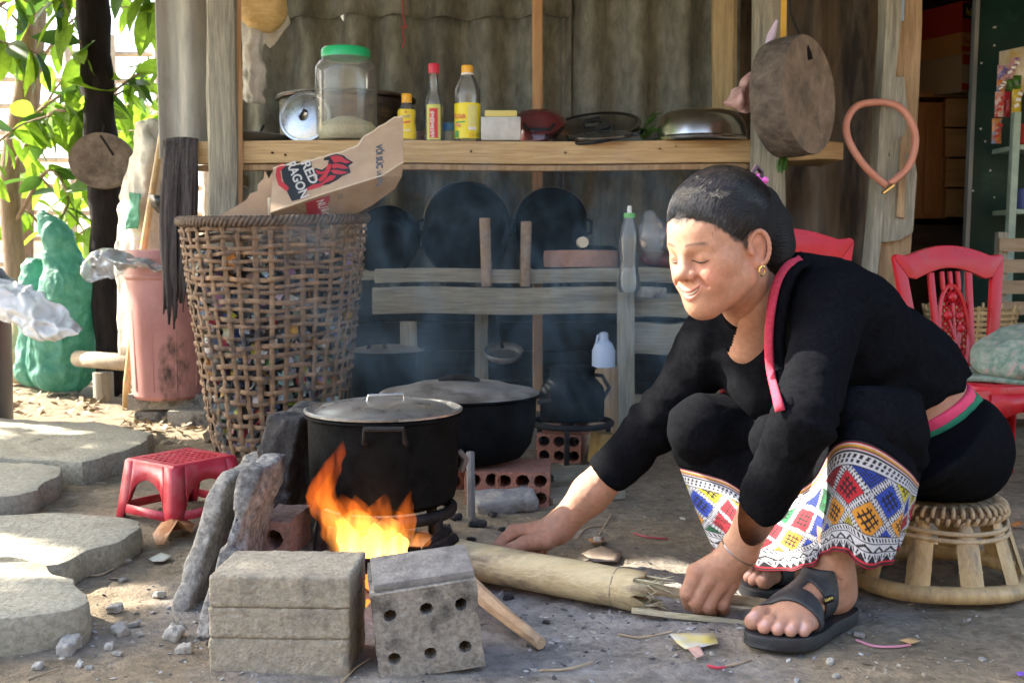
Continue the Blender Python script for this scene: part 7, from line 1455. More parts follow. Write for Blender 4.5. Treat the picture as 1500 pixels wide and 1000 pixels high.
# ---- feet and sandals
SAND = M('black_rubber', (.012, .013, .015), (.03, .032, .035), rough=.5, scale=30, bump=.25, bscale=200)
def foot(toe, heel, side, knee, h=.0024, badge=False):
    """side=+1: little toe towards the left of travel (left foot)"""
    fx = np.array([toe[0] - heel[0], toe[1] - heel[1], 0.]); L_ = np.linalg.norm(fx); fx /= L_; fy = np.cross([0, 0, 1.], fx) * side; R_ = np.stack([fx, fy, np.array([0, 0, 1.])], 1); o = np.array([heel[0], heel[1], .020]); k = L_ / .235
    w = lambda v: np.asarray(v) * k @ R_.T + o; kl = ((np.array(knee) - o) @ R_) / k
    gr = Grid((-.02, -.065, -.012), (.25, .068, .155), h); p = gr.p
    f = ell(p, (.034, 0, .030), (.036, .031, .034)); f = smin(f, cap(p, (.045, .002, .036), (.14, .004, .026), .031, .026), .03); f = smin(f, ell(p, (.160, .003, .019), (.040, .046, .021)), .025)
    f = smin(f, cap(p, (.050, 0, .060), (.150, -.010, .026), .030, .018), .03); an = np.array([.050, 0, .082]); dn = (kl - an) / np.linalg.norm(kl - an)
    f = smin(f, cap(p, an, an + dn * .09, .034, .038), .03)
    for sg in (1, -1): f = smin(f, ell(p, (.052, sg * .031, .068), (.014, .010, .014)), .014)
    f = smin(f, cap(p, (.012, 0, .03), (.022, 0, .12), .018, .016), .03)
    toes = []
    for (ty, x0, x1, r_) in ((-.030, .178, .220, .0145), (-.0065, .184, .222, .0108), (.0130, .180, .213, .0100), (.0300, .172, .202, .0095), (.0440, .160, .186, .0088)):
        mid = np.array([(x0 + x1) / 2 + .004, ty, r_ + .006]); e = chain(p, [(x0 - .01, ty * .95, r_ + .004), mid, (x1, ty, r_ - .001)], [r_ * .95, r_, r_ * .98], .004); toes.append(((x1, ty, r_), r_)); fd = e if ty == -.030 else smin(fd, e, .0016)
    f = smin(f, fd, .007); f = smax(f, -(p[..., 2]) - .0005, .004)
    for (gx_, gz_) in ((.088, .080), (.080, .096)): f = smax(f, -chain(p, [(gx_ - .020, -.036, gz_ - .010), (gx_, -.012, gz_), (gx_, .012, gz_), (gx_ - .020, .036, gz_ - .012)], [.0014] * 4, .002), .004)
    v, q = gr.mesh(f); c = np.tile(skin_c * .92, (len(v), 1)) * (1 + .16 * fbm(v * 60, 3)[:, None]); c = mixc(c, .35 * np.clip(fbm(v * 40 + 11, 3) * 2.2, 0, 1) * (v[:, 2] < .06), (.33, .25, .19))
    for tp, r_ in toes:
        c = mixc(c, .35 * np.exp(-(np.linalg.norm(v - np.array(tp), axis=1) / .013) ** 2), (.56, .28, .24))
        nl = np.exp(-(((v[:, 0] - tp[0] - r_ * .25) / (r_ * .55)) ** 2 + ((v[:, 1] - tp[1]) / (r_ * .6)) ** 2) ** 2) * (v[:, 2] > r_ * 1.25); c = mixc(c, .75 * nl, (.62, .42, .40))
    add_skin(w(v), q, c)
    t_ = bpy.data.objects.new('sandal', None); COL.objects.link(t_); t_.parent = W; bp = w((.1, 0, 0)); t_.location = Vector(bp) - Vector(ORG[W.name]); ORG[t_.name] = tuple(bp)
    out = [(-.012, 0), (-.006, -.024), (.03, -.036), (.09, -.034), (.15, -.046), (.20, -.049), (.232, -.040), (.243, -.020), (.238, .004), (.222, .028), (.196, .050), (.15, .056), (.09, .042), (.03, .037), (-.006, .025)]
    out = [tuple(q_)[:2] for q_ in spline([(a, b, 0) for a, b in out + out[:1]], 4)][:-1]; n = len(out); rings = []
    for (s_, z) in ((.97, -.022), (1.0, -.018), (.985, -.010), (1.0, -.003), (.985, .001), (.93, .0005)): rings.append([w((.11 + (a - .11) * s_, b * s_, z)) for a, b in out])
    m = MB(); m.sheet(rings, wrap=True); m.f.append(tuple(range(n - 1, -1, -1))); m.f.append(tuple(len(m.v) - n + i for i in range(n))); m.build('sole', SAND, t_, sharp=50, fix=True)
    px, py = p[..., 0], p[..., 1]; sl = .30 * py
    b1 = np.abs(px - (.158 - .35 * (py - .0))) - .017; b2 = np.abs(px - (.100 + .02 * py - 4 * py * py)) - .0165; b3 = np.maximum(np.abs(py + .012) - .017, np.maximum(px - .165, .098 - px)); rg = np.minimum(np.minimum(b1, b2), b3)
    st_ = smax(np.abs(f - .0022) - .0024, smax(rg, p[..., 2] - .085, .002), .003); st_ = np.maximum(st_, -(p[..., 2] + .004)); st_ = np.maximum(st_, .062 - px)
    v, q = gr.mesh(st_); m = MB(); m.v = w(v).tolist(); m.f = q.tolist(); m.build('strap', SAND, t_, sharp=0)
    if badge:
        b_ = BVHTree.FromPolygons([tuple(a) for a in w(v)], q.tolist()); ctr = Vector(w((.10, .034, .035))); hit = b_.find_nearest(ctr + Vector((.1, -.2, .1)) * .2)
        if hit[0]:
            nrm = hit[1]; xd = Vector(R_ @ np.array([1, 0, 0])); xd = -(xd - nrm * xd.dot(nrm)).normalized(); yd = nrm.cross(xd); m = MB(); cpt = hit[0] + nrm * .0012
            m.add([cpt + xd * a + yd * b for a, b in ((-.013, -.0055), (.013, -.0055), (.013, .0055), (-.013, .0055))], [(0, 1, 2, 3)]); m.build('badge', PL('badge_black', (.004, .004, .004), .4), t_, solid=.001)
            marks(cpt - xd * .010 - yd * .0015 + nrm * .0008, xd, yd, .020, .005, 5, PL('gold_print', (.7, .5, .06)), t_, 13)
foot((.380, 1.615), (.548, 1.760), 1, KN_L, badge=True)
foot((.408, 1.865), (.590, 2.000), -1, KN_R)
# one body mesh
m = MB(); m.v = np.concatenate(parts_v).tolist(); m.f = np.concatenate(parts_f).tolist(); cc = np.concatenate(parts_c); m.c = np.concatenate([cc, np.ones((len(cc), 1))], 1); m.build('body', SKIN, W, sharp=0)
# ---- bracelet
wd_ = WR_L - EL_L; wd_ /= np.linalg.norm(wd_); u_ = np.cross(wd_, [0, 1, 0]); u_ /= np.linalg.norm(u_); v_ = np.cross(wd_, u_); bcn = WR_L + wd_ * .004; ax2 = wd_ + .35 * u_ * 0
m = MB(); m.tube([bcn + (u_ * math.cos(a) + v_ * math.sin(a)) * .0315 + wd_ * .012 * math.cos(a + .6) for a in np.linspace(0, 6.2832, 40, endpoint=False)], .0016, n=6, closed=True); m.build('bracelet', M('dull_silver', (.25, .24, .23), (.4, .39, .38), rough=.3, metal=1), W)
# ---- jacket
gr = Grid((.02, 1.50, .10), (.90, 2.25, .64), .0052); p = gr.p
n_ = np.array([.48, 0, -.877]); p0 = np.array([.775, 1.9, .368]); dpl = (p - p0) @ n_
f = chain(p, [PE, WA, CH, NB], [.128, .112, .120, .060], .07); f = smin(f, cap(p, CH, A(1158, 432, 1.93), .11, .064), .06); f = smin(f, cap(p, CH, SH_L, .098, .053), .05); f = smin(f, cap(p, CH, SH_R, .098, .056), .05)
f = smin(f, cap(p, (.50, 1.97, .43), (.47, 1.95, .37), .10, .085), .06)
CU_L = EL_L + .66 * (WR_L - EL_L); CU_R = EL_R + .48 * (WR_R - EL_R)
sl_ = chain(p, [SH_L, EL_L, CU_L], [.055, .044, .0385], .02); sr_ = chain(p, [SH_R, EL_R, CU_R], [.057, .047, .043], .02)
wr = lambda s_, k: .0045 * fbm(p * np.array([26, 26, 34]) + s_, 2) * k + .007 * (np.abs(vnoise(p * np.array([9, 9, 15]) + 2 * fbm(p * 5, 2)[..., None])) - .35)
bun = .0048 * np.sin(np.linalg.norm(p - SH_L, axis=-1) * 150 + 5 * vnoise(p * 16)) * np.exp(-(np.linalg.norm(p - EL_L, axis=-1) / .075) ** 2)
sl_ = smax(sl_ + bun, (p - CU_L) @ ((WR_L - EL_L) / np.linalg.norm(WR_L - EL_L)), .003); bun = .005 * np.sin(np.linalg.norm(p - SH_R, axis=-1) * 110 + 4 * vnoise(p * 14)) * np.exp(-(np.linalg.norm(p - EL_R, axis=-1) / .09) ** 2)
sr_ = smax(sr_ + bun, (p - CU_R) @ ((WR_R - EL_R) / np.linalg.norm(WR_R - EL_R)), .003)
f = smax(f, dpl - .020, .006); f = smin(f, sl_, .035); f = smin(f, sr_, .035)
fold = .009 * np.sin(((p - SH_L) @ np.array([.5, .2, -.84])) * 62 + 5 * vnoise(p * 7)) * np.exp(-(np.linalg.norm(p - np.array([.60, 1.86, .42]), axis=-1) / .13) ** 2)
f = f + wr(2, 1) + fold
f = smax(f, -cap(p, tuple(HC - HZ * .04), tuple(NB), .053, .053), .006); f = smax(f, -cap(p, A(1092, 440, 1.84), A(1112, 505, 1.84), .050, .020), .008)
jk = from_sdf(gr, f, 'jacket', BLACKCL, W); jv, jq = gr.mesh(f); jb = BVHTree.FromPolygons([tuple(a) for a in jv], jq.tolist())
def proj(pxs, bvh, off=.002):
    out, nr = [], []
    for x, y in pxs:
        h_ = bvh.ray_cast(Vector((0, 0, CAM_H)), ray(x, y).normalized())
        if h_[0]: out.append(h_[0] + h_[1] * off); nr.append(h_[1])
    return out, nr
tr = spline([(1174, 378, 0), (1154, 388, 0), (1139, 412, 0), (1130, 450, 0), (1126, 500, 0), (1130, 550, 0), (1143, 602, 0)], 8)
def edge_line(pxs, push):
    dd = []
    for x, y in pxs:
        h_ = jb.ray_cast(Vector((0, 0, CAM_H)), ray(x, y).normalized()); dd.append((h_[0].y if h_[0] else None))
    ok = [d for d in dd if d]; dd = [d if d else min(ok) for d in dd]; dd = [min(dd[max(0, i - 3):i + 4]) for i in range(len(dd))]
    for _ in range(6): dd = [(dd[max(i - 1, 0)] + 2 * dd[i] + dd[min(i + 1, len(dd) - 1)]) / 4 for i in range(len(dd))]
    ex = np.interp(range(len(dd)), [0, 8, 16, 24, 32, 40, 48], [1.86, 1.83, 1.805, 1.79, 1.785, 1.78, 1.78]); dd = [min(d, e_) for d, e_ in zip(dd, ex)]
    for _ in range(4): dd = [(dd[max(i - 1, 0)] + 2 * dd[i] + dd[min(i + 1, len(dd) - 1)]) / 4 for i in range(len(dd))]
    return [P(x, y, d - push) for (x, y), d in zip(pxs, dd)]
pts = edge_line([(q_.x, q_.y) for q_ in tr], .007); nr = [Vector((-.45, -.85, .25))] * len(pts)
strip(pts, nr, .0150, .006, False).build('collar_trim', REDTRIM, W, sharp=0)
q2 = [p_ + Vector((.013, .010, 0)) for p_ in pts]; strip(q2, nr, .034, .012, False).build('lapel', BLACKCL, W, sharp=0)
# ---- sash
gr = Grid((.58, 1.84, .20), (.95, 2.22, .50), .0042); p = gr.p; dpl = (p - p0) @ n_; tor = chain(p, [PE, WA, CH, NB], [.112, .098, .108, .056], .06) + .003 * fbm(p * np.array([60, 20, 20]), 2)
for nm, a, b, off, mt in (('pink_sash', .038, .062, .006, PL('pink_cloth', (.72, .05, .13), .75)), ('green_sash', .056, .084, .009, PL('green_cloth', (.012, .17, .075), .8))):
    from_sdf(gr, smax(smax(tor - off, dpl - b, .004), a - dpl, .004), nm, mt, W)
# ---- skirt: dark upper cloth
gr = Grid((.22, 1.56, .13), (.97, 2.26, .46), .0052); p = gr.p; dpl = (p - p0) @ n_
th_ = smin(cap(p, HI_L, KN_L, .098, .064), cap(p, HI_R, KN_R, .098, .064), .05); th_ = smin(th_, cap(p, (.72, 2.02, .25), (KN_L + KN_R) / 2 - np.array([0, 0, .02]), .10, .045), .07)
th_ = smax(th_, np.minimum(.070 - dpl, p[..., 0] - .66), .01); pe = smax(ell(p, (.775, 2.035, .250), (.138, .165, .118)), .078 - dpl, .008); f = smin(th_, pe, .03)
f = f + .0032 * fbm(p * np.array([20, 20, 30]), 2) + .006 * (np.abs(vnoise(p * np.array([14, 14, 22]) + 2 * fbm(p * 6, 2)[..., None])) - .35) + .0045 * np.sin(((p - KN_L) @ np.array([.6, .6, -.5])) * 95 + 4 * vnoise(p * 9)) * np.exp(-(np.linalg.norm(p - np.array([.64, 1.78, .27]), axis=-1) / .10) ** 2)
f = smax(f, .1555 - p[..., 2], .012); sk = from_sdf(gr, f, 'skirt', BLACKCL, W)
# ---- skirt: hanging lower part with the woven border
def closed(pts, n):
    p_ = [Vector(q_) for q_ in pts]; N_ = len(p_); out = []
    for i in range(N_):
        a, b, c_, d = p_[i - 1], p_[i], p_[(i + 1) % N_], p_[(i + 2) % N_]
        for k in range(n):
            t_ = k / n; out.append(.5 * ((2 * b) + (c_ - a) * t_ + (2 * a - 5 * b + 4 * c_ - d) * t_ ** 2 + (3 * b - a - 3 * c_ + d) * t_ ** 3))
    return out
Kr = [P(990, 650, 1.985), P(1030, 632, 1.925), P(1105, 660, 1.90), P(1180, 655, 1.80), P(1228, 618, 1.67), P(1272, 612, 1.645), P(1325, 655, 1.72), P(1335, 660, 1.98), P(1120, 640, 2.10)]
Tr = [P(998, 684, 1.985), P(1060, 702, 1.905), P(1120, 735, 1.865), P(1188, 706, 1.755), P(1226, 650, 1.625), P(1280, 652, 1.590), P(1341, 700, 1.680), P(1318, 712, 1.96), P(1130, 712, 2.10)]
Br = [P(1060, 808, 1.955), P(1105, 828, 1.83), P(1155, 838, 1.745), P(1200, 820, 1.695), P(1232, 805, 1.645), P(1272, 834, 1.608), P(1304, 812, 1.690), P(1278, 790, 1.88), P(1160, 788, 2.02)]
nu = 64; K_, T_, B_2 = closed(Kr, nu), closed(Tr, nu), closed(Br, nu); N_ = len(K_); nv = 108
arc = np.concatenate([[0], np.cumsum([((T_[(i + 1) % N_] + B_2[(i + 1) % N_]) / 2 - (T_[i] + B_2[i]) / 2).length for i in range(N_)])])
cen = sum(T_, Vector()) / N_; m = MB(); m.sheet([[tuple(K_[i].lerp(T_[i], t_) + (K_[i] - cen).normalized() * .006 * math.sin(math.pi * t_)) for i in range(N_)] for t_ in np.linspace(0, .985, 14)], wrap=True); m.build('skirt_front', BLACKCL, W, sharp=0, solid=.003)
rows = []
for j in range(nv + 1):
    t_ = j / nv; r_ = []
    for i in range(N_):
        b = T_[i].lerp(B_2[i], t_); o_ = (b - cen); o_.z = 0; o_ = o_.normalized() if o_.length > 1e-6 else Vector((1, 0, 0)); r_.append(b + o_ * (.010 * math.sin(arc[i] * 48 + 1.2) * t_ + .006 * math.sin(arc[i] * 95) * t_ * t_ + .004 * math.sin(math.pi * t_)))
    rows.append(r_)
m = MB(); m.sheet(rows, wrap=True)
hh = .195; U = np.tile(arc[:N_], nv + 1); V = np.repeat(np.linspace(0, 1, nv + 1), N_)
wht, blk, red, yel, grn, blu, org = [np.array(q_) for q_ in ((.62, .63, .67), (.010, .010, .016), (.52, .02, .035), (.62, .52, .03), (.015, .17, .06), (.02, .06, .42), (.70, .30, .03))]
C = np.tile(wht, (len(U), 1)); fr_ = lambda q_: q_ - np.floor(q_)
def setc(mask, col): C[mask] = col
for a, b, cl in ((0, .012, blk), (.012, .025, red), (.025, .036, wht), (.036, .048, org), (.048, .058, grn), (.058, .070, red), (.070, .082, wht), (.082, .095, blk)): setc((V >= a) & (V < b), cl)
bnd = (V >= .105) & (V < .185); setc(bnd & (fr_(U / .0095 + V * 12) < .52), blk); setc((V >= .142) & (V < .150), wht); setc((V >= .195) & (V < .205), blk)
D = .078; s_ = U / D; t_ = V * hh / D; a_, b_ = s_ + t_, s_ - t_; ia, ib = np.floor(a_).astype(int), np.floor(b_).astype(int); fa, fb = np.abs(a_ - ia - .5), np.abs(b_ - ib - .5); mb = np.maximum(fa, fb); main = (V >= .212) & (V < .715)
pal_ = np.stack([yel, red, grn, blu, org, grn, blu, yel, red, blu]); hs = (ia * 7 + ib * 3) % 10; tb = np.random.RandomState(5).randint(0, 5, (7, 7)); hs = tb[ia % 7, ib % 7] + 5 * ((ia + ib) % 2); ins_ = main & (mb < .385); C[ins_] = pal_[hs[ins_] % 5]
rg_ = ins_ & ((((mb * 26).astype(int) % 2 == 0) & (hs % 2 == 0) & (fa + fb > .12)) | ((hs % 2 == 1) & ((np.abs(fa - .17) < .030) | (np.abs(fb - .17) < .030) | (np.minimum(fa, fb) < .030)) & (mb < .29))); setc(rg_, blk); setc(main & (mb >= .385) & (mb < .40), blk)
gap = main & (mb >= .405); tk = np.where(fa > fb, fr_(b_ * 10), fr_(a_ * 10)); setc(gap & (tk < .46) & (mb < .485), blk)
setc((V >= .715) & (V < .724), blk); bnd = (V >= .735) & (V < .775); setc(bnd & (fr_(U / .008 - V * 14) < .45), blk); setc((V >= .785) & (V < .795), blk)
zg = (V >= .800) & (V < .855); setc(zg & (np.abs(fr_(U / .030) - .5) * 2 * .055 < (V - .800)) & (np.abs(fr_(U / .030) - .5) * 2 * .055 > (V - .825)), blk); setc((V >= .860) & (V < .868), blk)
tri = (V >= .872) & (V < .945); w_ = np.abs(fr_(U / .020) - .5) * 2; setc(tri & (w_ > 1.15 - (V - .872) / .073), blk); setc(tri & (np.abs(w_ - .35 + (V - .90) * 7) < .14) & (V < .925), blk)
setc(V >= .945, blk); setc((V >= .953) & (V < .966), red); setc((V >= .990), red * .5)
m.c = np.concatenate([C, np.ones((len(C), 1))], 1); m.build('woven_border', M('woven_cloth', (.80, .80, .80), (1, 1, 1), attr=True, rough=.85, scale=90, bump=.4, bscale=400), W, sharp=0, solid=.002)
# ================================================================ stones, litter, smoke
def gpt(x, y): 
    p = G(x, y); return Vector((p.x, p.y, float(ground_h(np.array([[p.x, p.y, 0]], np.float32))[0]) - .004))
PEB = M('pebble', (.30, .28, .24), (.46, .44, .39), rough=.9, scale=30, bump=.6, obj_rand=.3)
spots = [(55, 975, 17, 'pale angular stone beside the lowest paving slab'), (100, 950, 42, 'broad flat stone chip below the paving slab'), (176, 925, 26, 'grey rounded stone between paving and hearth'), (160, 945, 20, 'stone chip next to the grey rounded stone'), (196, 910, 18, 'small greenish stone by the pebble cluster'), (233, 868, 20, 'brown oval pebble on bare dirt'), (168, 892, 22, 'thin flat chip near the paving edge'), (116, 972, 14, 'small round pebble in the cluster'), (130, 975, 11, 'tiny grey pebble in the cluster'), (172, 955, 14, 'pale pebble next to the stone chip'), (205, 925, 12, 'small white pebble by the rounded stone'), (255, 925, 34, 'chunky pale lump at the slab foot'), (270, 948, 26, 'smaller pale lump at the slab foot'), (112, 825, 16, 'small chip against the paving slab'), (185, 820, 14, 'brown chip on the dirt'), (1258, 929, 17, 'round pale pebble behind the sandal heel'), (1216, 966, 15, 'flat pale pebble under the sandal edge'), (982, 944, 15, 'round grey pebble by the yellow packet'), (875, 798, 18, 'small flat stone behind the bamboo log'), (180, 846, 12, 'short chip near the tawny leaf'), (1440, 960, 12, 'small white stone in front of the bamboo stool'), (1225, 985, 12, 'small pebble in front of the sandal')]
for i, (x, y, w_, lab) in enumerate(spots):
    p = gpt(x, y); s_ = w_ / SCL(p.y); rr = random.Random(i); o = stone('stone', (p.x, p.y, p.z + s_ * .20), (s_, s_ * rr.uniform(.6, .8), s_ * rr.uniform(.4, .55)), Euler((rr.uniform(-.3, .3), rr.uniform(-.3, .3), rr.uniform(0, 3))), PEB, amp=.3, rnd=.25, seed=i + 20, h=s_ / 12); tag(o, lab, 'stone', 'loose stones on the dirt')
# fine gravel, chips and ash flakes
rd = random.Random(77); m = MB(); cols = []
oc = [(1, 0, 0), (-1, 0, 0), (0, 1, 0), (0, -1, 0), (0, 0, 1), (0, 0, -1)]; of = [(0, 2, 4), (2, 1, 4), (1, 3, 4), (3, 0, 4), (2, 0, 5), (1, 2, 5), (3, 1, 5), (0, 3, 5)]
pos = []
for i in range(4200):
    if rd.random() < .55: x = rd.gauss(.05, .45); y = rd.gauss(1.78, .20)
    else: x = rd.uniform(-1.6, 1.5); y = 1.42 + rd.random() ** 1.6 * 2.6
    if y < 1.42 or (-.46 < x < .0 and 1.55 < y < 1.72): continue
    pos.append((x, y))
pz = ground_h(np.array([[x, y, 0] for x, y in pos], np.float32)) - .004
for (x, y), z in zip(pos, pz):
    s_ = rd.choice((.0010, .0014, .0018, .0024, .0038)) * rd.uniform(.7, 1.4) * (1 + .3 * (y - 1.6)); q = Euler((rd.uniform(-.4, .4), rd.uniform(-.4, .4), rd.uniform(0, 6.3))).to_matrix(); fl = rd.uniform(.25, .6); el = rd.uniform(.8, 2.6)
    m.add([Vector((x, y, z + s_ * fl * .4)) + q @ Vector((a * s_ * el * rd.uniform(.7, 1.2), b * s_ * rd.uniform(.7, 1.2), c * s_ * fl)) for a, b, c in oc], of)
    an = math.hypot((x + .05) / .7, (y - 1.84) / .45) < 1; cc = rd.choice([(.30, .30, .30), (.42, .42, .41), (.06, .06, .06), (.14, .14, .14), (.34, .31, .26), (.26, .25, .24)] if an else [(.32, .27, .20), (.36, .32, .25), (.22, .17, .11), (.42, .38, .31), (.15, .12, .08), (.28, .23, .16)]); cols += [(*cc, 1)] * 6
m.c = np.array(cols); tag(m.build('gravel', M('chips', (.8, .8, .8), (1.05, 1.05, 1.05), attr=True, rough=.95, scale=200), smooth=False, loc=(0, 2, 0)), 'fine gravel, ash flakes and charcoal crumbs scattered on the dirt', 'gravel', kind='stuff')
# charcoal lumps
CHC = M('charcoal', (.010, .010, .011), (.05, .05, .052), rough=.7, scale=40, bump=.8)
for i, (x, y, w_, lab) in enumerate(((700, 770, 26, 'black charcoal lump behind the bamboo log'), (668, 762, 20, 'small charcoal lump near the iron bar'), (722, 757, 16, 'charcoal crumb by the flat stone'), (690, 790, 14, 'charcoal piece on grey ash'), (735, 775, 12, 'tiny charcoal piece on grey ash'), (655, 778, 22, 'charcoal lump beside the stand leg'), (800, 905, 12, 'charcoal flake in front of the bamboo log'), (745, 872, 16, 'charcoal bit between the bamboo log and split stick'))):
    p = gpt(x, y); s_ = w_ / SCL(p.y); o = stone('charcoal', (p.x, p.y, p.z + s_ * .2), (s_, s_ * .6, s_ * .5), Euler((.2, .1, i)), CHC, amp=.3, seed=i + 50, h=s_ / 12); tag(o, lab, 'charcoal')
# leaves, packet, strings, twigs
def scrap(name, label, cat, pxs, mat, lift=.004, curl=.012, seed=1):
    pts = [gpt(x, y) for x, y in pxs]; c = sum(pts, Vector()) / len(pts); m = MB(); n = len(pts); nz_ = fbm(np.array([tuple(q * 30) for q in pts]) + seed, 2); ring = [q + Vector((0, 0, lift + abs(float(k)) * curl + .003)) for q, k in zip(pts, nz_)]; mid = [q.lerp(c, .5) + Vector((0, 0, curl * .3)) for q in ring]
    m.add(ring + mid + [c + Vector((0, 0, lift + curl * .3))], [(i, (i + 1) % n, n + (i + 1) % n, n + i) for i in range(n)] + [(n + i, n + (i + 1) % n, 2 * n) for i in range(n)]); tag(m.build(name, mat, solid=.0012, sharp=0), label, cat)
DRY = M('dry_leaf', (.32, .12, .035), (.46, .22, .08), rough=.6, scale=14, bump=.4)
scrap('dry_leaf', 'curled tawny dry leaf under the red stool', 'leaf', [(224, 790), (232, 774), (252, 766), (272, 768), (285, 775), (282, 792), (262, 788), (240, 802), (228, 800)], DRY, lift=.006, curl=.05)
scrap('dry_leaf', 'small brown leaf near the pinching hand', 'leaf', [(862, 796), (875, 792), (886, 796), (880, 802), (868, 803)], DRY, curl=.012, seed=4)
scrap('dry_leaf', 'pale dry leaf behind the bamboo log', 'leaf', [(852, 815), (880, 808), (912, 812), (905, 824), (870, 828)], M('grey_leaf', (.26, .20, .15), (.38, .30, .24), rough=.8, scale=14, bump=.4), curl=.012, seed=6)
scrap('dry_leaf', 'tiny reddish leaf scrap by the bamboo stool', 'leaf', [(1478, 772), (1492, 770), (1500, 776), (1488, 780)], DRY, curl=.01, seed=7)
scrap('snack_wrapper', 'yellow and silver torn wrapper on the dirt', 'wrapper', [(981, 932), (1010, 930), (1046, 930), (1052, 942), (1030, 948), (1004, 950), (992, 944)], M('yellow_silver_wrapper', (.62, .52, .10), (.58, .60, .62), rough=.35, scale=9, detail=1), curl=.006, seed=2)
scrap('paper_scrap', 'pale paper scrap near the tawny leaf', 'paper', [(218, 818), (236, 812), (252, 816), (240, 823), (224, 824)], PL('pale_paper', (.52, .50, .40), .8), curl=.01, seed=3)
scrap('pink_scrap', 'small pink tissue scrap behind the yellow wrapper', 'paper', [(1008, 955), (1024, 950), (1032, 960), (1020, 966)], PL('pink_tissue', (.58, .36, .28), .8), curl=.01, seed=9)
scrap('violet_scrap', 'tiny violet plastic scrap at the yard edge', 'plastic', [(1489, 985), (1500, 984), (1500, 991), (1491, 991)], PL('violet_plastic', (.24, .12, .55), .4), curl=.004, seed=9)
scrap('wood_chip', 'orange wood chip behind the sandal', 'chip', [(1318, 938), (1332, 935), (1348, 939), (1334, 943)], PL('orange_chip', (.55, .34, .15), .8), curl=.003, seed=11)
def twig(name, label, cat, pxs, r_, mat, lift=.003):
    q = spline([gpt(*a) + Vector((0, 0, lift)) for a in pxs], 6); m = MB(); m.tube(q, r_, n=5); tag(m.build(name, mat), label, cat)
TW = M('dry_twig', (.30, .22, .13), (.46, .36, .24), rough=.8, scale=20)
twig('pink_string', 'thin pink plastic string on the dirt behind the sandal', 'string', [(1254, 936), (1280, 942), (1310, 943), (1334, 941)], .0018, PL('pink_string', (.60, .25, .33), .5))
twig('red_string', 'short red string on the dirt before the sandal', 'string', [(1036, 972), (1050, 974), (1062, 972)], .0022, PL('red_plastic_bit', (.50, .05, .08), .5)); twig('red_string', 'thin red strip on the dirt below the skirt', 'string', [(928, 782), (950, 787), (978, 787)], .0018, PL('red_plastic_bit', (.5, .05, .08)))
for pxs, lab in (([(40, 994), (65, 985), (86, 978)], 'pale thin twig among the pebbles'), ([(500, 992), (520, 975), (540, 962)], 'thin twig leaning between the two hearth blocks'), ([(875, 790), (885, 770), (895, 752)], 'short stalk behind the bamboo log'), ([(790, 978), (830, 980), (868, 966)], 'long thin grass stalk in the ash'), ([(120, 838), (145, 840), (168, 830)], 'broken twig beside the paving slab'), ([(905, 925), (940, 927), (985, 922)], 'fine straw in front of the bamboo log'), ([(1062, 970), (1085, 966), (1100, 958)], 'curled pale fibre before the sandal'), ([(60, 700), (105, 700), (155, 704)], 'grey twig between the paving slabs'), ([(845, 790), (860, 775), (885, 768)], 'forked straw near the pinching hand')):
    twig('twig', lab, 'twig', pxs, .0018, TW)
# leaf litter under the trees
rd = random.Random(5); lm_ = MB()
for i in range(420):
    x, y = rd.uniform(-30, 330), rd.uniform(572, 655)
    if x < 180 and y > 610: continue
    p = gpt(x, y); s_ = rd.uniform(.01, .03); q = Euler((rd.uniform(-.7, .7), rd.uniform(-.7, .7), rd.uniform(0, 6))).to_matrix(); lm_.add([p + Vector((0, 0, .01)) + q @ Vector(v_) * s_ for v_ in ((-1, 0, 0), (0, -.5, .15), (1, 0, 0), (0, .5, .15))], [(0, 1, 2, 3)])
tag(lm_.build('leaf_litter', M('litter', (.16, .12, .07), (.34, .26, .16), rough=.8, scale=9), loc=(-1.2, 4, 0)), 'dry leaf litter round the barrel blocks and sacks', 'leaf litter', kind='stuff')
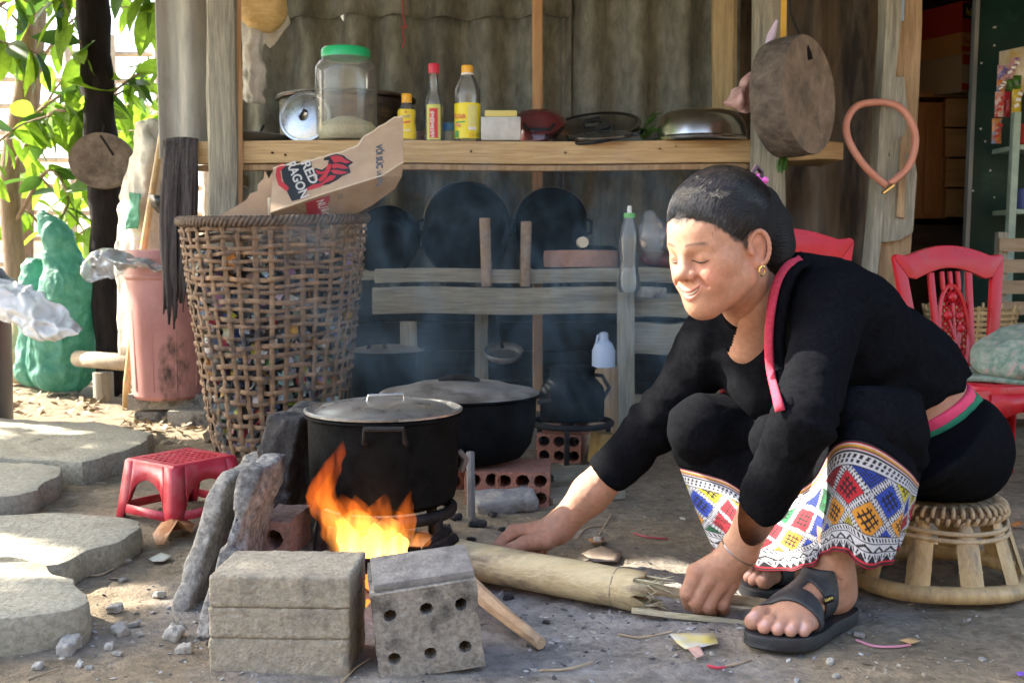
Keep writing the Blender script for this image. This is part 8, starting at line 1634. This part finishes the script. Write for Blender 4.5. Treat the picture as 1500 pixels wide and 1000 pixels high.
# smoke drifting from the fire towards the shelves
m = MB(); m.box((.02, 2.86, .52), (1.7, 1.52, .96)); o = m.build('smoke', M('smoke_tmp', (1, 1, 1))); o.data.materials.clear(); sm = bpy.data.materials.new('smoke'); sm.use_nodes = True; nt = sm.node_tree; N = nt.nodes; L = nt.links; N.remove(N['Principled BSDF'])
geo = N.new('ShaderNodeNewGeometry'); mp = N.new('ShaderNodeMapping'); mp.inputs['Scale'].default_value = (4.2, 4.2, 2.4); L.new(geo.outputs['Position'], mp.inputs[0]); nz = N.new('ShaderNodeTexNoise'); nz.inputs['Scale'].default_value = 1.5; nz.inputs['Detail'].default_value = 5; nz.inputs['Distortion'].default_value = 2.2; L.new(mp.outputs[0], nz.inputs[0])
mr = N.new('ShaderNodeMapRange'); mr.inputs[1].default_value = .53; mr.inputs[2].default_value = .70; mr.inputs[3].default_value = 0; mr.inputs[4].default_value = 1.25; L.new(nz.outputs[0], mr.inputs[0])
def soft(c0, r_):
    vm = N.new('ShaderNodeVectorMath'); vm.operation = 'SUBTRACT'; L.new(geo.outputs['Position'], vm.inputs[0]); vm.inputs[1].default_value = c0; v2 = N.new('ShaderNodeVectorMath'); v2.operation = 'DIVIDE'; L.new(vm.outputs[0], v2.inputs[0]); v2.inputs[1].default_value = r_
    ln = N.new('ShaderNodeVectorMath'); ln.operation = 'LENGTH'; L.new(v2.outputs[0], ln.inputs[0]); k = N.new('ShaderNodeMapRange'); k.inputs[1].default_value = 1; k.inputs[2].default_value = .25; L.new(ln.outputs['Value'], k.inputs[0]); return k.outputs[0]
ml = N.new('ShaderNodeMath'); ml.operation = 'MULTIPLY'; L.new(mr.outputs[0], ml.inputs[0]); L.new(soft((.02, 2.86, .52), (.85, .76, .48)), ml.inputs[1])
pv = N.new('ShaderNodeVolumePrincipled'); pv.inputs['Color'].default_value = (.50, .76, .95, 1); L.new(ml.outputs[0], pv.inputs['Density']); L.new(pv.outputs[0], N['Material Output'].inputs['Volume']); o.data.materials.append(sm)
tag(o, 'thin bluish wood smoke drifting from the fire past the pots', 'smoke', kind='stuff')
